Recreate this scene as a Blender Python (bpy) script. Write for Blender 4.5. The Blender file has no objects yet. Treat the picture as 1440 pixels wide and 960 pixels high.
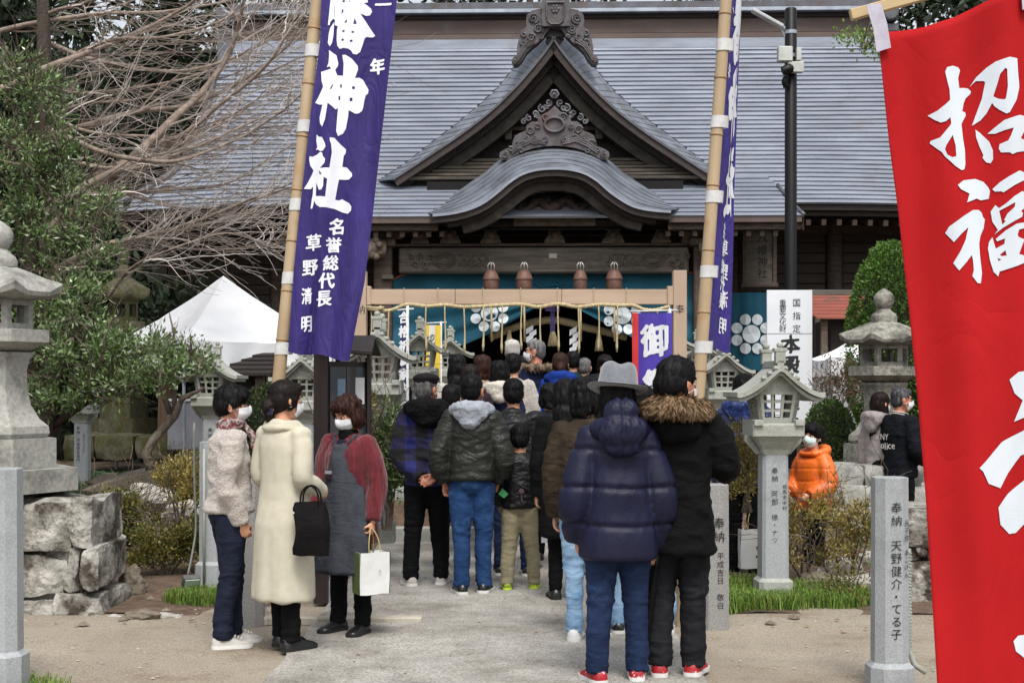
import bpy, bmesh, math, random
import numpy as np
from mathutils import Vector, Matrix, noise, Quaternion
PI = math.pi
rnd = random.Random(7)
scene = bpy.context.scene
COL = scene.collection
# ------------------------------------------------------------------ camera
H0, FPX, CX, HZ = 1.65, 2000.0, 720.0, 540.0
cd = bpy.data.cameras.new('camera'); cam = bpy.data.objects.new('camera', cd); COL.objects.link(cam)
cam.location = (0, 0, H0); cam.rotation_euler = (math.radians(90), 0, 0)
cd.lens = 50; cd.sensor_width = 36; cd.sensor_fit = 'HORIZONTAL'; cd.shift_y = 60 / 1440
cd.clip_start = 0.1; cd.clip_end = 3000
cd.dof.use_dof = False
scene.camera = cam
# ------------------------------------------------------------------ light
w = bpy.data.worlds.new('World'); scene.world = w; w.use_nodes = True
nt = w.node_tree; nt.nodes.clear()
SUN_EL, SUN_AZ = math.radians(58), math.radians(172)     # high, from behind the camera
sky = nt.nodes.new('ShaderNodeTexSky'); sky.sky_type = 'NISHITA'; sky.sun_disc = False
sky.sun_elevation = SUN_EL; sky.sun_rotation = SUN_AZ; sky.dust_density = 4.0; sky.air_density = 1.0; sky.ozone_density = 1.0
hs = nt.nodes.new('ShaderNodeHueSaturation'); hs.inputs['Saturation'].default_value = 0.3; hs.inputs['Value'].default_value = 1.0
bg = nt.nodes.new('ShaderNodeBackground'); bg.inputs[1].default_value = 0.15
wo = nt.nodes.new('ShaderNodeOutputWorld')
nt.links.new(sky.outputs[0], hs.inputs['Color']); nt.links.new(hs.outputs[0], bg.inputs[0]); nt.links.new(bg.outputs[0], wo.inputs[0])
sd = bpy.data.lights.new('sun', 'SUN'); so = bpy.data.objects.new('sun', sd); COL.objects.link(so)
sd.energy = 1.5; sd.angle = math.radians(16); sd.color = (1.0, 0.965, 0.91)
_d = Vector((math.sin(SUN_AZ) * math.cos(SUN_EL), math.cos(SUN_AZ) * math.cos(SUN_EL), math.sin(SUN_EL)))
so.rotation_euler = _d.to_track_quat('Z', 'Y').to_euler(); so.location = _d * 50
scene.view_settings.view_transform = 'Standard'; scene.view_settings.look = 'None'
scene.view_settings.exposure = 0.6; scene.view_settings.gamma = 1.0

# ------------------------------------------------------------------ helpers
def S(px, py, Y):
    """the point at depth Y that stands where the photograph shows it"""
    return Vector(((px - CX) * Y / FPX, Y, H0 + (HZ - py) * Y / FPX))
def hexc(h):
    h = h.lstrip('#'); c = [int(h[i:i + 2], 16) / 255 for i in (0, 2, 4)]
    return tuple(((v / 12.92) if v <= 0.04045 else ((v + 0.055) / 1.055) ** 2.4) for v in c) + (1,)
_mats = {}
def mat(name, c1, c2=None, rough=0.8, scale=6.0, detail=4, bump=0.0, bscale=40.0, metal=0.0, c3=None, s3=1.5, spec=0.5,
        stretch=(1, 1, 1), bstretch=(1, 1, 1), bdist=0.01, sheen=0.0, c3lo=0.55, c3hi=0.7, trans=0.0, coat=0.0, fold=0.0, fscale=7.0, fstretch=(1, 1, 1), fdist=.03):
    """noise-mixed colour, an optional third colour in patches, and a relief"""
    if name in _mats: return _mats[name]
    m = bpy.data.materials.new(name); m.use_nodes = True; t = m.node_tree; n = t.nodes; L = t.links
    b = n['Principled BSDF']; b.inputs['Roughness'].default_value = rough; b.inputs['Metallic'].default_value = metal
    b.inputs['Specular IOR Level'].default_value = spec
    if sheen: b.inputs['Sheen Weight'].default_value = sheen
    if coat: b.inputs['Coat Weight'].default_value = coat
    if trans: b.inputs['Transmission Weight'].default_value = trans
    tc = n.new('ShaderNodeTexCoord')
    C1 = hexc(c1) if isinstance(c1, str) else tuple(c1) + (1,)
    C2 = C1 if c2 is None else (hexc(c2) if isinstance(c2, str) else tuple(c2) + (1,))
    mp = n.new('ShaderNodeMapping'); mp.inputs['Scale'].default_value = stretch; L.new(tc.outputs['Object'], mp.inputs['Vector'])
    nz = n.new('ShaderNodeTexNoise'); nz.inputs['Scale'].default_value = scale; nz.inputs['Detail'].default_value = detail
    nz.inputs['Roughness'].default_value = 0.6
    L.new(mp.outputs[0], nz.inputs['Vector'])
    cr = n.new('ShaderNodeValToRGB'); cr.color_ramp.elements[0].position = 0.35; cr.color_ramp.elements[1].position = 0.65
    cr.color_ramp.elements[0].color = C1; cr.color_ramp.elements[1].color = C2
    L.new(nz.outputs['Fac'], cr.inputs['Fac']); out = cr.outputs[0]
    if c3 is not None:
        nz3 = n.new('ShaderNodeTexNoise'); nz3.inputs['Scale'].default_value = s3; nz3.inputs['Detail'].default_value = 7; nz3.inputs['Roughness'].default_value = 0.7
        L.new(tc.outputs['Object'], nz3.inputs['Vector'])
        r3 = n.new('ShaderNodeValToRGB'); r3.color_ramp.elements[0].position = c3lo; r3.color_ramp.elements[1].position = c3hi
        L.new(nz3.outputs['Fac'], r3.inputs['Fac'])
        mx = n.new('ShaderNodeMix'); mx.data_type = 'RGBA'; L.new(r3.outputs[0], mx.inputs['Factor']); L.new(out, mx.inputs['A'])
        mx.inputs['B'].default_value = hexc(c3); out = mx.outputs['Result']
    L.new(out, b.inputs['Base Color'])
    if bump:
        mb = n.new('ShaderNodeMapping'); mb.inputs['Scale'].default_value = bstretch; L.new(tc.outputs['Object'], mb.inputs['Vector'])
        nb = n.new('ShaderNodeTexNoise'); nb.inputs['Scale'].default_value = bscale; nb.inputs['Detail'].default_value = 5
        L.new(mb.outputs[0], nb.inputs['Vector'])
        bp = n.new('ShaderNodeBump'); bp.inputs['Strength'].default_value = bump; bp.inputs['Distance'].default_value = bdist
        L.new(nb.outputs['Fac'], bp.inputs['Height']); L.new(bp.outputs[0], b.inputs['Normal'])
    if fold:
        mf = n.new('ShaderNodeMapping'); mf.inputs['Scale'].default_value = fstretch; L.new(tc.outputs['Object'], mf.inputs['Vector'])
        nf = n.new('ShaderNodeTexNoise'); nf.inputs['Scale'].default_value = fscale; nf.inputs['Detail'].default_value = 3; nf.inputs['Distortion'].default_value = 1.4; L.new(mf.outputs[0], nf.inputs['Vector'])
        q1 = n.new('ShaderNodeMath'); q1.operation = 'SUBTRACT'; q1.inputs[1].default_value = .5; L.new(nf.outputs['Fac'], q1.inputs[0])
        q2 = n.new('ShaderNodeMath'); q2.operation = 'ABSOLUTE'; L.new(q1.outputs[0], q2.inputs[0])
        q3 = n.new('ShaderNodeMath'); q3.operation = 'POWER'; q3.inputs[1].default_value = .7; L.new(q2.outputs[0], q3.inputs[0])
        bf = n.new('ShaderNodeBump'); bf.inputs['Strength'].default_value = fold; bf.inputs['Distance'].default_value = fdist; L.new(q3.outputs[0], bf.inputs['Height'])
        if bump: L.new(bp.outputs[0], bf.inputs['Normal'])
        L.new(bf.outputs[0], b.inputs['Normal'])
    _mats[name] = m; return m
def leafmat(name, cols, rough=0.5, scale=3.0, sub=0.25, spec=0.4):
    """leaf colours that differ from leaf to leaf (Random per island) with some light passing through"""
    if name in _mats: return _mats[name]
    m = bpy.data.materials.new(name); m.use_nodes = True; t = m.node_tree; n = t.nodes; L = t.links
    b = n['Principled BSDF']; b.inputs['Roughness'].default_value = rough; b.inputs['Specular IOR Level'].default_value = spec
    g = n.new('ShaderNodeNewGeometry'); cr = n.new('ShaderNodeValToRGB'); cr.color_ramp.interpolation = 'LINEAR'
    el = cr.color_ramp.elements
    el[0].color = hexc(cols[0]); el[0].position = 0; el[1].color = hexc(cols[-1]); el[1].position = 1
    for i, c in enumerate(cols[1:-1]):
        e = el.new((i + 1) / (len(cols) - 1)); e.color = hexc(c)
    L.new(g.outputs['Random Per Island'], cr.inputs['Fac']); L.new(cr.outputs[0], b.inputs['Base Color'])
    tr = n.new('ShaderNodeBsdfTranslucent'); L.new(cr.outputs[0], tr.inputs['Color'])
    mx = n.new('ShaderNodeMixShader'); mx.inputs[0].default_value = sub
    L.new(b.outputs[0], mx.inputs[1]); L.new(tr.outputs[0], mx.inputs[2]); L.new(mx.outputs[0], n['Material Output'].inputs['Surface'])
    _mats[name] = m; return m

class MB:
    """collects simple shapes into one mesh"""
    def __init__(s): s.v = []; s.f = []
    def add(s, vs, fs, M=None):
        o = len(s.v)
        if M is not None: vs = [M @ Vector(v) for v in vs]
        s.v.extend([tuple(v) for v in vs]); s.f.extend([tuple(i + o for i in f) for f in fs]); return s
    def box(s, c, d, M=None, taper=1.0):
        x, y, z = d[0] / 2, d[1] / 2, d[2] / 2
        vs = [Vector((sx * x * (taper if sz > 0 else 1) + c[0], sy * y * (taper if sz > 0 else 1) + c[1], sz * z + c[2])) for sz in (-1, 1) for sy in (-1, 1) for sx in (-1, 1)]
        return s.add(vs, [(0, 2, 3, 1), (4, 5, 7, 6), (0, 1, 5, 4), (2, 6, 7, 3), (0, 4, 6, 2), (1, 3, 7, 5)], M)
    def bar(s, a, b, wx, wz=None, up=(0, 0, 1)):
        a, b = Vector(a), Vector(b); d = (b - a); L = d.length; d.normalize(); wz = wz or wx
        u = Vector(up); x = d.cross(u)
        if x.length < 1e-4: x = d.cross(Vector((0, 1, 0)))
        x.normalize(); z = x.cross(d); vs = []
        for p in (a, b):
            for sx, sz in ((-1, -1), (1, -1), (1, 1), (-1, 1)): vs.append(p + x * sx * wx / 2 + z * sz * wz / 2)
        return s.add(vs, [(0, 3, 2, 1), (4, 5, 6, 7), (0, 1, 5, 4), (1, 2, 6, 5), (2, 3, 7, 6), (3, 0, 4, 7)])
    def tube(s, pts, rad, n=8, cap=True, ell=1.0):
        pts = [Vector(p) for p in pts]; k = len(pts)
        if not hasattr(rad, '__len__'): rad = [rad] * k
        ref = None; rings = []
        for i in range(k):
            t = (pts[min(i + 1, k - 1)] - pts[max(i - 1, 0)]); t = t.normalized() if t.length > 1e-9 else Vector((0, 0, 1))
            if ref is None:
                ref = t.orthogonal().normalized() if abs(t.z) < .95 else Vector((1, 0, 0))
            x = (ref - t * ref.dot(t)); x = x.normalized() if x.length > 1e-6 else t.orthogonal().normalized(); ref = x; y = t.cross(x)
            rings.append([pts[i] + (x * math.cos(a) + y * math.sin(a) * ell) * rad[i] for a in [2 * PI * j / n for j in range(n)]])
        vs = [p for r in rings for p in r]; fs = []
        for i in range(k - 1):
            for j in range(n):
                fs.append((i * n + j, i * n + (j + 1) % n, (i + 1) * n + (j + 1) % n, (i + 1) * n + j))
        if cap: fs.append(tuple(range(n - 1, -1, -1))); fs.append(tuple(range((k - 1) * n, k * n)))
        return s.add(vs, fs)
    def lathe(s, prof, n=16, c=(0, 0, 0), phase=0.0, M=None, sx=1, sy=1):
        vs = []; fs = []; k = len(prof)
        for (r, z) in prof:
            for j in range(n):
                a = 2 * PI * j / n + phase; vs.append(Vector((c[0] + sx * r * math.cos(a), c[1] + sy * r * math.sin(a), c[2] + z)))
        for i in range(k - 1):
            for j in range(n): fs.append((i * n + j, i * n + (j + 1) % n, (i + 1) * n + (j + 1) % n, (i + 1) * n + j))
        fs.append(tuple(range(n - 1, -1, -1))); fs.append(tuple(range((k - 1) * n, k * n)))
        return s.add(vs, fs, M)
    def loft(s, rings, cap=True, closed=True):
        n = len(rings[0]); vs = [p for r in rings for p in r]; fs = []
        for i in range(len(rings) - 1):
            for j in range(n if closed else n - 1): fs.append((i * n + j, i * n + (j + 1) % n, (i + 1) * n + (j + 1) % n, (i + 1) * n + j))
        if cap and closed: fs.append(tuple(range(n - 1, -1, -1))); fs.append(tuple(range((len(rings) - 1) * n, len(rings) * n)))
        return s.add(vs, fs)
    def grid(s, fn, nu, nv):
        vs = [fn(i / nu, j / nv) for j in range(nv + 1) for i in range(nu + 1)]
        fs = [(j * (nu + 1) + i, j * (nu + 1) + i + 1, (j + 1) * (nu + 1) + i + 1, (j + 1) * (nu + 1) + i) for j in range(nv) for i in range(nu)]
        return s.add(vs, fs)
    def ellip(s, c, r, M=None, nu=16, nv=10):
        vs = []; fs = []
        for i in range(1, nv):
            p = PI * i / nv
            for j in range(nu):
                a = 2 * PI * j / nu; vs.append(Vector((c[0] + r[0] * math.sin(p) * math.cos(a), c[1] + r[1] * math.sin(p) * math.sin(a), c[2] + r[2] * math.cos(p))))
        t = len(vs); vs += [Vector((c[0], c[1], c[2] + r[2])), Vector((c[0], c[1], c[2] - r[2]))]
        for i in range(nv - 2):
            for j in range(nu): fs.append((i * nu + j, (i + 1) * nu + j, (i + 1) * nu + (j + 1) % nu, i * nu + (j + 1) % nu))
        for j in range(nu):
            fs.append((t, j, (j + 1) % nu)); fs.append((t + 1, (nv - 2) * nu + (j + 1) % nu, (nv - 2) * nu + j))
        return s.add(vs, fs, M)
    def prism(s, poly, fn0, fn1):
        """outline polygon (u,v) closed between two surfaces fn0 / fn1"""
        n = len(poly); vs = [fn0(*p) for p in poly] + [fn1(*p) for p in poly]
        fs = [tuple(range(n)), tuple(range(2 * n - 1, n - 1, -1))] + [(i, i + n, (i + 1) % n + n, (i + 1) % n) for i in range(n)]
        return s.add(vs, fs)
    def mesh(s, name, smooth=False):
        me = bpy.data.meshes.new(name); me.from_pydata(s.v, [], s.f); me.update()
        if smooth is True: me.polygons.foreach_set('use_smooth', [True] * len(me.polygons))
        elif smooth:
            me.polygons.foreach_set('use_smooth', [True] * len(me.polygons))
            try: me.set_sharp_from_angle(angle=math.radians(smooth))
            except Exception: pass
        return me
def link(name, me, m=None, parent=None, loc=None, rz=None):
    o = bpy.data.objects.new(name, me); COL.objects.link(o)
    if m is not None and me is not None and len(me.materials) == 0: me.materials.append(m)
    if parent is not None: o.parent = parent
    if loc is not None: o.location = loc
    if rz is not None: o.rotation_euler = (0, 0, rz)
    return o
def recalc(me):
    bm = bmesh.new(); bm.from_mesh(me); bmesh.ops.recalc_face_normals(bm, faces=bm.faces); bm.to_mesh(me); bm.free()
def part(name, mb, m, parent=None, smooth=False, bevel=0.0, fix=True, loc=None, rz=None):
    me = mb.mesh(name, smooth)
    if bevel or fix:
        bm = bmesh.new(); bm.from_mesh(me)
        if fix: bmesh.ops.recalc_face_normals(bm, faces=bm.faces)
        if bevel:
            es = [e for e in bm.edges if len(e.link_faces) == 2 and e.calc_face_angle(0) > 0.6]
            bmesh.ops.bevel(bm, geom=es, offset=bevel, segments=1, affect='EDGES', clamp_overlap=True)
        bm.to_mesh(me); bm.free()
    return link(name, me, m, parent, loc, rz)
def tag(o, label=None, cat=None, group=None, kind=None):
    if label: o['label'] = label
    if cat: o['category'] = cat
    if group: o['group'] = group
    if kind: o['kind'] = kind
    return o
def empty(name, loc=(0, 0, 0), rz=0.0, label=None, cat=None, group=None):
    o = bpy.data.objects.new(name, None); COL.objects.link(o); o.location = loc; o.rotation_euler = (0, 0, rz); o.empty_display_size = 0.1
    return tag(o, label, cat, group)
def copy_tree(o, parent=None):
    c = o.copy(); COL.objects.link(c); c.parent = parent
    for ch in list(o.children): copy_tree(ch, c)
    return c
def cr_interp(P, n):
    """Catmull-Rom through tuples of any length, n samples per span"""
    P = [np.array(p, float) for p in P]; Q = [2 * P[0] - P[1]] + P + [2 * P[-1] - P[-2]]; out = []
    for i in range(1, len(Q) - 2):
        for k in range(n):
            t = k / n
            out.append(0.5 * ((2 * Q[i]) + (Q[i + 1] - Q[i - 1]) * t + (2 * Q[i - 1] - 5 * Q[i] + 4 * Q[i + 1] - Q[i + 2]) * t * t + (3 * Q[i] - Q[i - 1] - 3 * Q[i + 1] + Q[i + 2]) * t ** 3))
    out.append(P[-1]); return out
def lerp(a, b, t): return a + (b - a) * t
def interp(x, xs, ys): return float(np.interp(x, xs, ys))
def bake_mod(me, mods):
    """run modifiers on a mesh once and keep the result"""
    o = bpy.data.objects.new('tmp', me); COL.objects.link(o)
    for typ, kw in mods:
        m = o.modifiers.new('m', typ)
        for k, v in kw.items(): setattr(m, k, v)
    dg = bpy.context.evaluated_depsgraph_get(); ev = o.evaluated_get(dg)
    r = bpy.data.meshes.new_from_object(ev); bpy.data.objects.remove(o); return r
def voxel(mb, vs, smooth_it=3, name='m', factor=0.6):
    me = mb.mesh(name); recalc(me)
    mods = [('REMESH', dict(mode='VOXEL', voxel_size=vs, use_smooth_shade=True))]
    if smooth_it: mods.append(('SMOOTH', dict(factor=factor, iterations=smooth_it)))
    r = bake_mod(me, mods); bpy.data.meshes.remove(me); r.name = name
    r.polygons.foreach_set('use_smooth', [True] * len(r.polygons)); return r
def displace(me, fn):
    """move each vertex along its normal by fn(co, normal)"""
    n = len(me.vertices); co = np.empty(n * 3); me.vertices.foreach_get('co', co); co = co.reshape(-1, 3)
    no = np.empty(n * 3); me.vertex_normals.foreach_get('vector', no); no = no.reshape(-1, 3)
    d = np.array([fn(c, q) for c, q in zip(co.tolist(), no.tolist())])
    co = co + no * d[:, None]; me.vertices.foreach_set('co', co.ravel()); me.update()
# --- lettering
_gl = {}
def glyph(ch, bold=0.0, sub=0.12):
    k = (ch, round(bold, 4), sub)
    if k in _gl: return _gl[k]
    cu = bpy.data.curves.new('t', 'FONT'); cu.body = ch; cu.size = 1.0; cu.offset = bold; cu.resolution_u = 3; cu.fill_mode = 'FRONT'
    o = bpy.data.objects.new('t', cu); COL.objects.link(o); dg = bpy.context.evaluated_depsgraph_get()
    me = bpy.data.meshes.new_from_object(o.evaluated_get(dg)); bpy.data.objects.remove(o)
    bm = bmesh.new(); bm.from_mesh(me); bmesh.ops.triangulate(bm, faces=bm.faces)
    for _ in range(4):
        es = [e for e in bm.edges if e.calc_length() > sub]
        if not es: break
        bmesh.ops.subdivide_edges(bm, edges=es, cuts=1); bmesh.ops.triangulate(bm, faces=bm.faces)
    bm.verts.ensure_lookup_table()
    V = [(v.co.x, v.co.y) for v in bm.verts]; Fc = [tuple(q.index for q in f.verts) for f in bm.faces]; bm.free()
    if V:
        xs = [p[0] for p in V]; ys = [p[1] for p in V]; cx = (min(xs) + max(xs)) / 2; cy = (min(ys) + max(ys)) / 2
        V = [(x - cx, y - cy) for x, y in V]
    _gl[k] = (V, Fc); return _gl[k]
_gr = {}
def glyph_raster(ch, bold, brush, res):
    """the character as a filled contour: rasterised, thickened like a brush stroke, then traced"""
    k = (ch, round(bold, 3), round(brush, 3), res)
    if k in _gr: return _gr[k]
    V, Fc = glyph(ch, 0.0, 9.0)
    if not V: _gr[k] = ([], []); return _gr[k]
    ss_ = 3; n = res; N = n * ss_; ext = .62; g = np.zeros((N, N), bool); P = np.array(V)
    if brush:
        q = np.array([tuple(noise.noise_vector(Vector((x * 2.6, y * 2.6, ord(ch[0]) * .37)))) for x, y in P]); P = P + q[:, :2] * brush; P[:, 1] += P[:, 0] * brush * 1.2
    Q = (P + ext) / (2 * ext) * N
    for f in Fc:
        a_, b_, c_ = Q[f[0]], Q[f[1]], Q[f[2]]; x0, x1 = int(max(0, min(a_[0], b_[0], c_[0]) - 1)), int(min(N - 1, max(a_[0], b_[0], c_[0]) + 2)); y0, y1 = int(max(0, min(a_[1], b_[1], c_[1]) - 1)), int(min(N - 1, max(a_[1], b_[1], c_[1]) + 2))
        if x1 <= x0 or y1 <= y0: continue
        yy, xx = np.mgrid[y0:y1, x0:x1]; xx = xx + .5; yy = yy + .5
        e = lambda p, r: (r[0] - p[0]) * (yy - p[1]) - (r[1] - p[1]) * (xx - p[0])
        w0, w1, w2 = e(a_, b_), e(b_, c_), e(c_, a_); g[y0:y1, x0:x1] |= ((w0 >= 0) & (w1 >= 0) & (w2 >= 0)) | ((w0 <= 0) & (w1 <= 0) & (w2 <= 0))
    R = bold / (2 * ext) * N; r = int(math.ceil(R)); out = g.copy()
    for dy in range(-r, r + 1):
        for dx in range(-r, r + 1):
            # verticals grow more than horizontals, along a slanted nib
            u = (dx * .94 + dy * .34) / max(.5, R * 1.15); v = (-dx * .34 + dy * .94) / max(.5, R * .72)
            if u * u + v * v <= 1: out |= np.roll(np.roll(g, dy, 0), dx, 1)
    f = out.astype(float)
    for _ in range(2): f = (f + np.roll(f, 1, 0) + np.roll(f, -1, 0) + np.roll(f, 1, 1) + np.roll(f, -1, 1)) / 5
    h = f.reshape(n, ss_, n, ss_).mean((1, 3)); T = .5; vs = []; fs = []; vid = {}
    def vert(key, x, y):
        if key not in vid: vid[key] = len(vs); vs.append(((x + .5) / n * 2 * ext - ext, (y + .5) / n * 2 * ext - ext))
        return vid[key]
    inn = h > T
    for j in range(n - 1):
        i = 0
        while i < n - 1:
            c = (inn[j, i], inn[j, i + 1], inn[j + 1, i + 1], inn[j + 1, i])
            if not any(c): i += 1; continue
            if all(c):
                i2 = i + 1
                while i2 < n - 1 and i2 - i < 3 and inn[j, i2 + 1] and inn[j + 1, i2 + 1]: i2 += 1
                fs.append((vert((i, j), i, j), vert((i2, j), i2, j), vert((i2, j + 1), i2, j + 1), vert((i, j + 1), i, j + 1))); i = i2; continue
            cs = [(i, j), (i + 1, j), (i + 1, j + 1), (i, j + 1)]; poly = []
            for q in range(4):
                A_, B_ = cs[q], cs[(q + 1) % 4]; ha, hb = h[A_[1], A_[0]], h[B_[1], B_[0]]
                if ha > T: poly.append(vert(A_, *A_))
                if (ha > T) != (hb > T):
                    t = (T - ha) / (hb - ha); poly.append(vert((A_, B_) if A_ < B_ else (B_, A_), A_[0] + (B_[0] - A_[0]) * t, A_[1] + (B_[1] - A_[1]) * t))
            if len(poly) >= 3: fs.append(tuple(poly))
            i += 1
    _gr[k] = (vs, fs); return _gr[k]
def put_glyph(mb, ch, fn, c, size, bold=0.0, wx=1.0, shear=0.0, brush=0.0, sub=0.12, res=34):
    """glyph centred at c=(u,v) in the units of fn (v up), fn maps (u,v) to a point on the surface"""
    V, Fc = glyph_raster(ch, bold, brush, res)
    mb.add([fn(c[0] + (x + shear * y) * size * wx, c[1] + y * size) for x, y in V], Fc)
def put_poly(mb, outline, holes, fn, sub=0.03):
    """filled outline with holes, cut fine enough to follow the cloth"""
    bm = bmesh.new(); 
    for k, lp in enumerate([outline] + holes):
        vs = [bm.verts.new((p[0], p[1], 0)) for p in lp]
        for i in range(len(vs)): bm.edges.new((vs[i], vs[(i + 1) % len(vs)]))
    bmesh.ops.triangle_fill(bm, edges=bm.edges, use_beauty=True, use_dissolve=False)
    for _ in range(4):
        es = [e for e in bm.edges if e.calc_length() > sub]
        if not es: break
        bmesh.ops.subdivide_edges(bm, edges=es, cuts=1); bmesh.ops.triangulate(bm, faces=bm.faces)
    bm.verts.ensure_lookup_table(); mb.add([fn(v.co.x, v.co.y) for v in bm.verts], [tuple(q.index for q in f.verts) for f in bm.faces]); bm.free()
# ================================================================== SHRINE HALL
BROT = math.radians(-1.72); BR = Matrix.Rotation(BROT, 4, 'Z')
def B(px, py, Y): return Vector(((px - 780) * Y / FPX, Y, H0 + (HZ - py) * Y / FPX))
def wparent(o, root):
    o.parent = root; o.matrix_parent_inverse = root_mat(root).inverted(); return o
def root_mat(r): return Matrix.Translation(r.location) @ Matrix.Rotation(r.rotation_euler[2], 4, 'Z')
def wp(name, mb, m, root, **k):
    o = part(name, mb, m, None, **k); return wparent(o, root) if root is not None else o
def bmb(mb): mb.v = [tuple(BR @ Vector(v)) for v in mb.v]; return mb
def sp(name, mb, m, root, **k): return wp(name, bmb(mb), m, root, **k)

M_roof = mat('roof_metal', '#7d838e', '#949aa6', rough=0.4, scale=2.2, detail=6, c3='#7a716c', s3=0.9, c3lo=.58, c3hi=.85, bump=.25, bscale=14, metal=0.25, stretch=(.35, 1, 2.4))
M_roofd = mat('roof_edge_metal', '#4c4a4b', '#5e6068', rough=0.4, scale=3, c3='#5a4740', s3=1.4, metal=0.3, bump=.15, bscale=12)
M_roofk = mat('porch_roof_metal', '#636871', '#868d97', rough=.38, scale=2.5, c3='#5d5a59', s3=1.2, metal=.3, bump=.15, bscale=10)
M_barge = mat('bargeboard_wood', '#261f1c', '#382e29', rough=.7, scale=5, detail=6, stretch=(.6, 1, 3), bump=.3, bscale=25)
M_barge2 = mat('bargeboard_grey', '#2c2824', '#45403a', rough=.85, scale=4, detail=7, c3='#5a5248', s3=2.5, bump=.3, bscale=25)
M_ridge = mat('ridge_copper', '#4b3b36', '#594a43', rough=0.6, scale=2.5, c3='#54504f', bump=.1, stretch=(.3, 1, 1))
M_cap = mat('ridge_cap_metal', '#8c939c', '#a7afb8', rough=0.3, scale=3, metal=0.5)
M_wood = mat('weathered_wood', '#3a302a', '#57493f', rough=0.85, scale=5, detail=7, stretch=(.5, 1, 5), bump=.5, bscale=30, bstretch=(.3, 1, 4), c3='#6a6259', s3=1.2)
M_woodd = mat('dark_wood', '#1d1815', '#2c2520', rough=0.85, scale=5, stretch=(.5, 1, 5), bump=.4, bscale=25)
M_woodg = mat('greyed_wood', '#3f3a34', '#5d564c', rough=0.85, scale=4, detail=7, stretch=(.4, 1, 5), bump=.4, bscale=25, c3='#3a332d', s3=1.5)
M_carve = mat('carved_bronze_wood', '#3e3937', '#58555a', rough=0.6, scale=6, c3='#5c3d38', s3=2.0, bump=.3, bscale=30)
M_carved = mat('carved_wood', '#40372f', '#63574a', rough=0.8, scale=7, c3='#2a231e', s3=3, bump=.5, bscale=25)
M_void = mat('dark_interior', '#0b0a09', '#12100f', rough=0.95)  # near-black colour stands in for the deep shade of room and recesses
M_teal = mat('teal_cloth', '#0f4b5e', '#14576c', rough=0.85, scale=2.0, bump=.15, bscale=120, bdist=.002, fold=.4, fscale=2.5)
M_crest = mat('crest_print', '#d3dde0', '#e2e8ea', rough=0.85, scale=4)

shrine = empty('shrine_hall', (0.9, 27.0, 0.5), BROT, 'large wooden shrine hall with a sweeping grey roof and central gable over the steps', 'shrine')

MR_Y = [28.2, 28.75, 29.35, 30.0, 30.7, 31.4, 32.5]
MR_P = [287, 262, 236, 205, 170, 132, 66]          # where the slope stands in the photograph at each depth
def mr_pt(t):
    """main slope: t 0 eave .. 1 ridge -> (Y, z)"""
    py = lerp(287, 66, t); Y = interp(-py, [-p for p in MR_P], MR_Y); return Y, H0 + (HZ - py) * Y / FPX
def mr_half(t):
    py = lerp(287, 66, t)
    return interp(py, [60, 66, 110, 160, 200, 235, 262, 275, 287], [7.56, 7.58, 7.66, 7.62, 7.65, 7.9, 8.4, 8.8, 9.15])
def course_roof(mb, pf, hf, n, nx, lip=0.018, sag=None, jit=0.004, back=0.035):
    for i in range(n):
        t0, t1 = i / n, (i + 1) / n
        (y0, z0), (y1, z1) = pf(t0), pf(t1); h0, h1 = hf(t0), hf(t1)
        tl = math.hypot(y1 - y0, z1 - z0); ny, nz = -(z1 - z0) / tl, (y1 - y0) / tl
        rows = [[], [], []]
        for k in range(nx + 1):
            u = k / nx * 2 - 1
            j = noise.noise(Vector((u * 18, i * 1.7, 3))) * jit
            s0 = sag(u, t0) if sag else 0; s1 = sag(u, t1) if sag else 0
            x0, x1 = (u * h0, u * h1) if not isinstance(h0, tuple) else (lerp(h0[0], h0[1], (u + 1) / 2), lerp(h1[0], h1[1], (u + 1) / 2))
            rows[0].append(Vector((x0, y0 + back, z0 - 0.02 + s0)))
            rows[1].append(Vector((x0, y0 + ny * lip, z0 + nz * lip + s0 + j)))
            rows[2].append(Vector((x1, y1 + back, z1 + 0.004 + s1)))
        mb.loft(rows, cap=False, closed=False)
def mr_sag(u, t):
    a = abs(u) * 9; return -0.16 * max(0, (a - 5) / 4) ** 2 * max(0, 1 - t * 2.2)
mb = MB(); course_roof(mb, mr_pt, mr_half, 36, 44, sag=mr_sag)
o = sp('roof_slope', mb, M_roof, shrine, fix=False); tag(o, kind='stuff')
# back slope and gable-end triangles so that the roof is a solid body
mb = MB(); mb.loft([[Vector((-7.6, 32.5, 9.3)), Vector((7.6, 32.5, 9.3))], [Vector((-7.7, 34.6, 6.9)), Vector((7.7, 34.6, 6.9))], [Vector((-9.1, 37.4, 5.2)), Vector((9.1, 37.4, 5.2))]], cap=False, closed=False)
sp('rear_slope', mb, M_roof, shrine, fix=False)
for s in (-1, 1):
    mb = MB(); mb.add([Vector((s * 7.55, 29.6, 6.2)), Vector((s * 7.45, 32.5, 9.2)), Vector((s * 7.55, 35.4, 6.2))], [(0, 1, 2)])
    mb.add([Vector((s * 7.5, 29.3, 6.05)), Vector((s * 7.5, 35.6, 6.05)), Vector((s * 9.1, 37.4, 5.15)), Vector((s * 9.1, 28.25, 5.05))], [(0, 1, 2, 3)])
    sp('gable_end', mb, M_wood, shrine)
# verge rims (the curled side edges)
for s in (-1, 1):
    mb = MB(); pts = []
    for k in range(25):
        t = k / 24; y, z = mr_pt(t); pts.append(Vector((s * mr_half(t), y, z + 0.04 + mr_sag(1, t))))
    mb.tube(pts, 0.07, 6); sp('verge_rim', mb, M_roofd, shrine, smooth=True)
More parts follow.
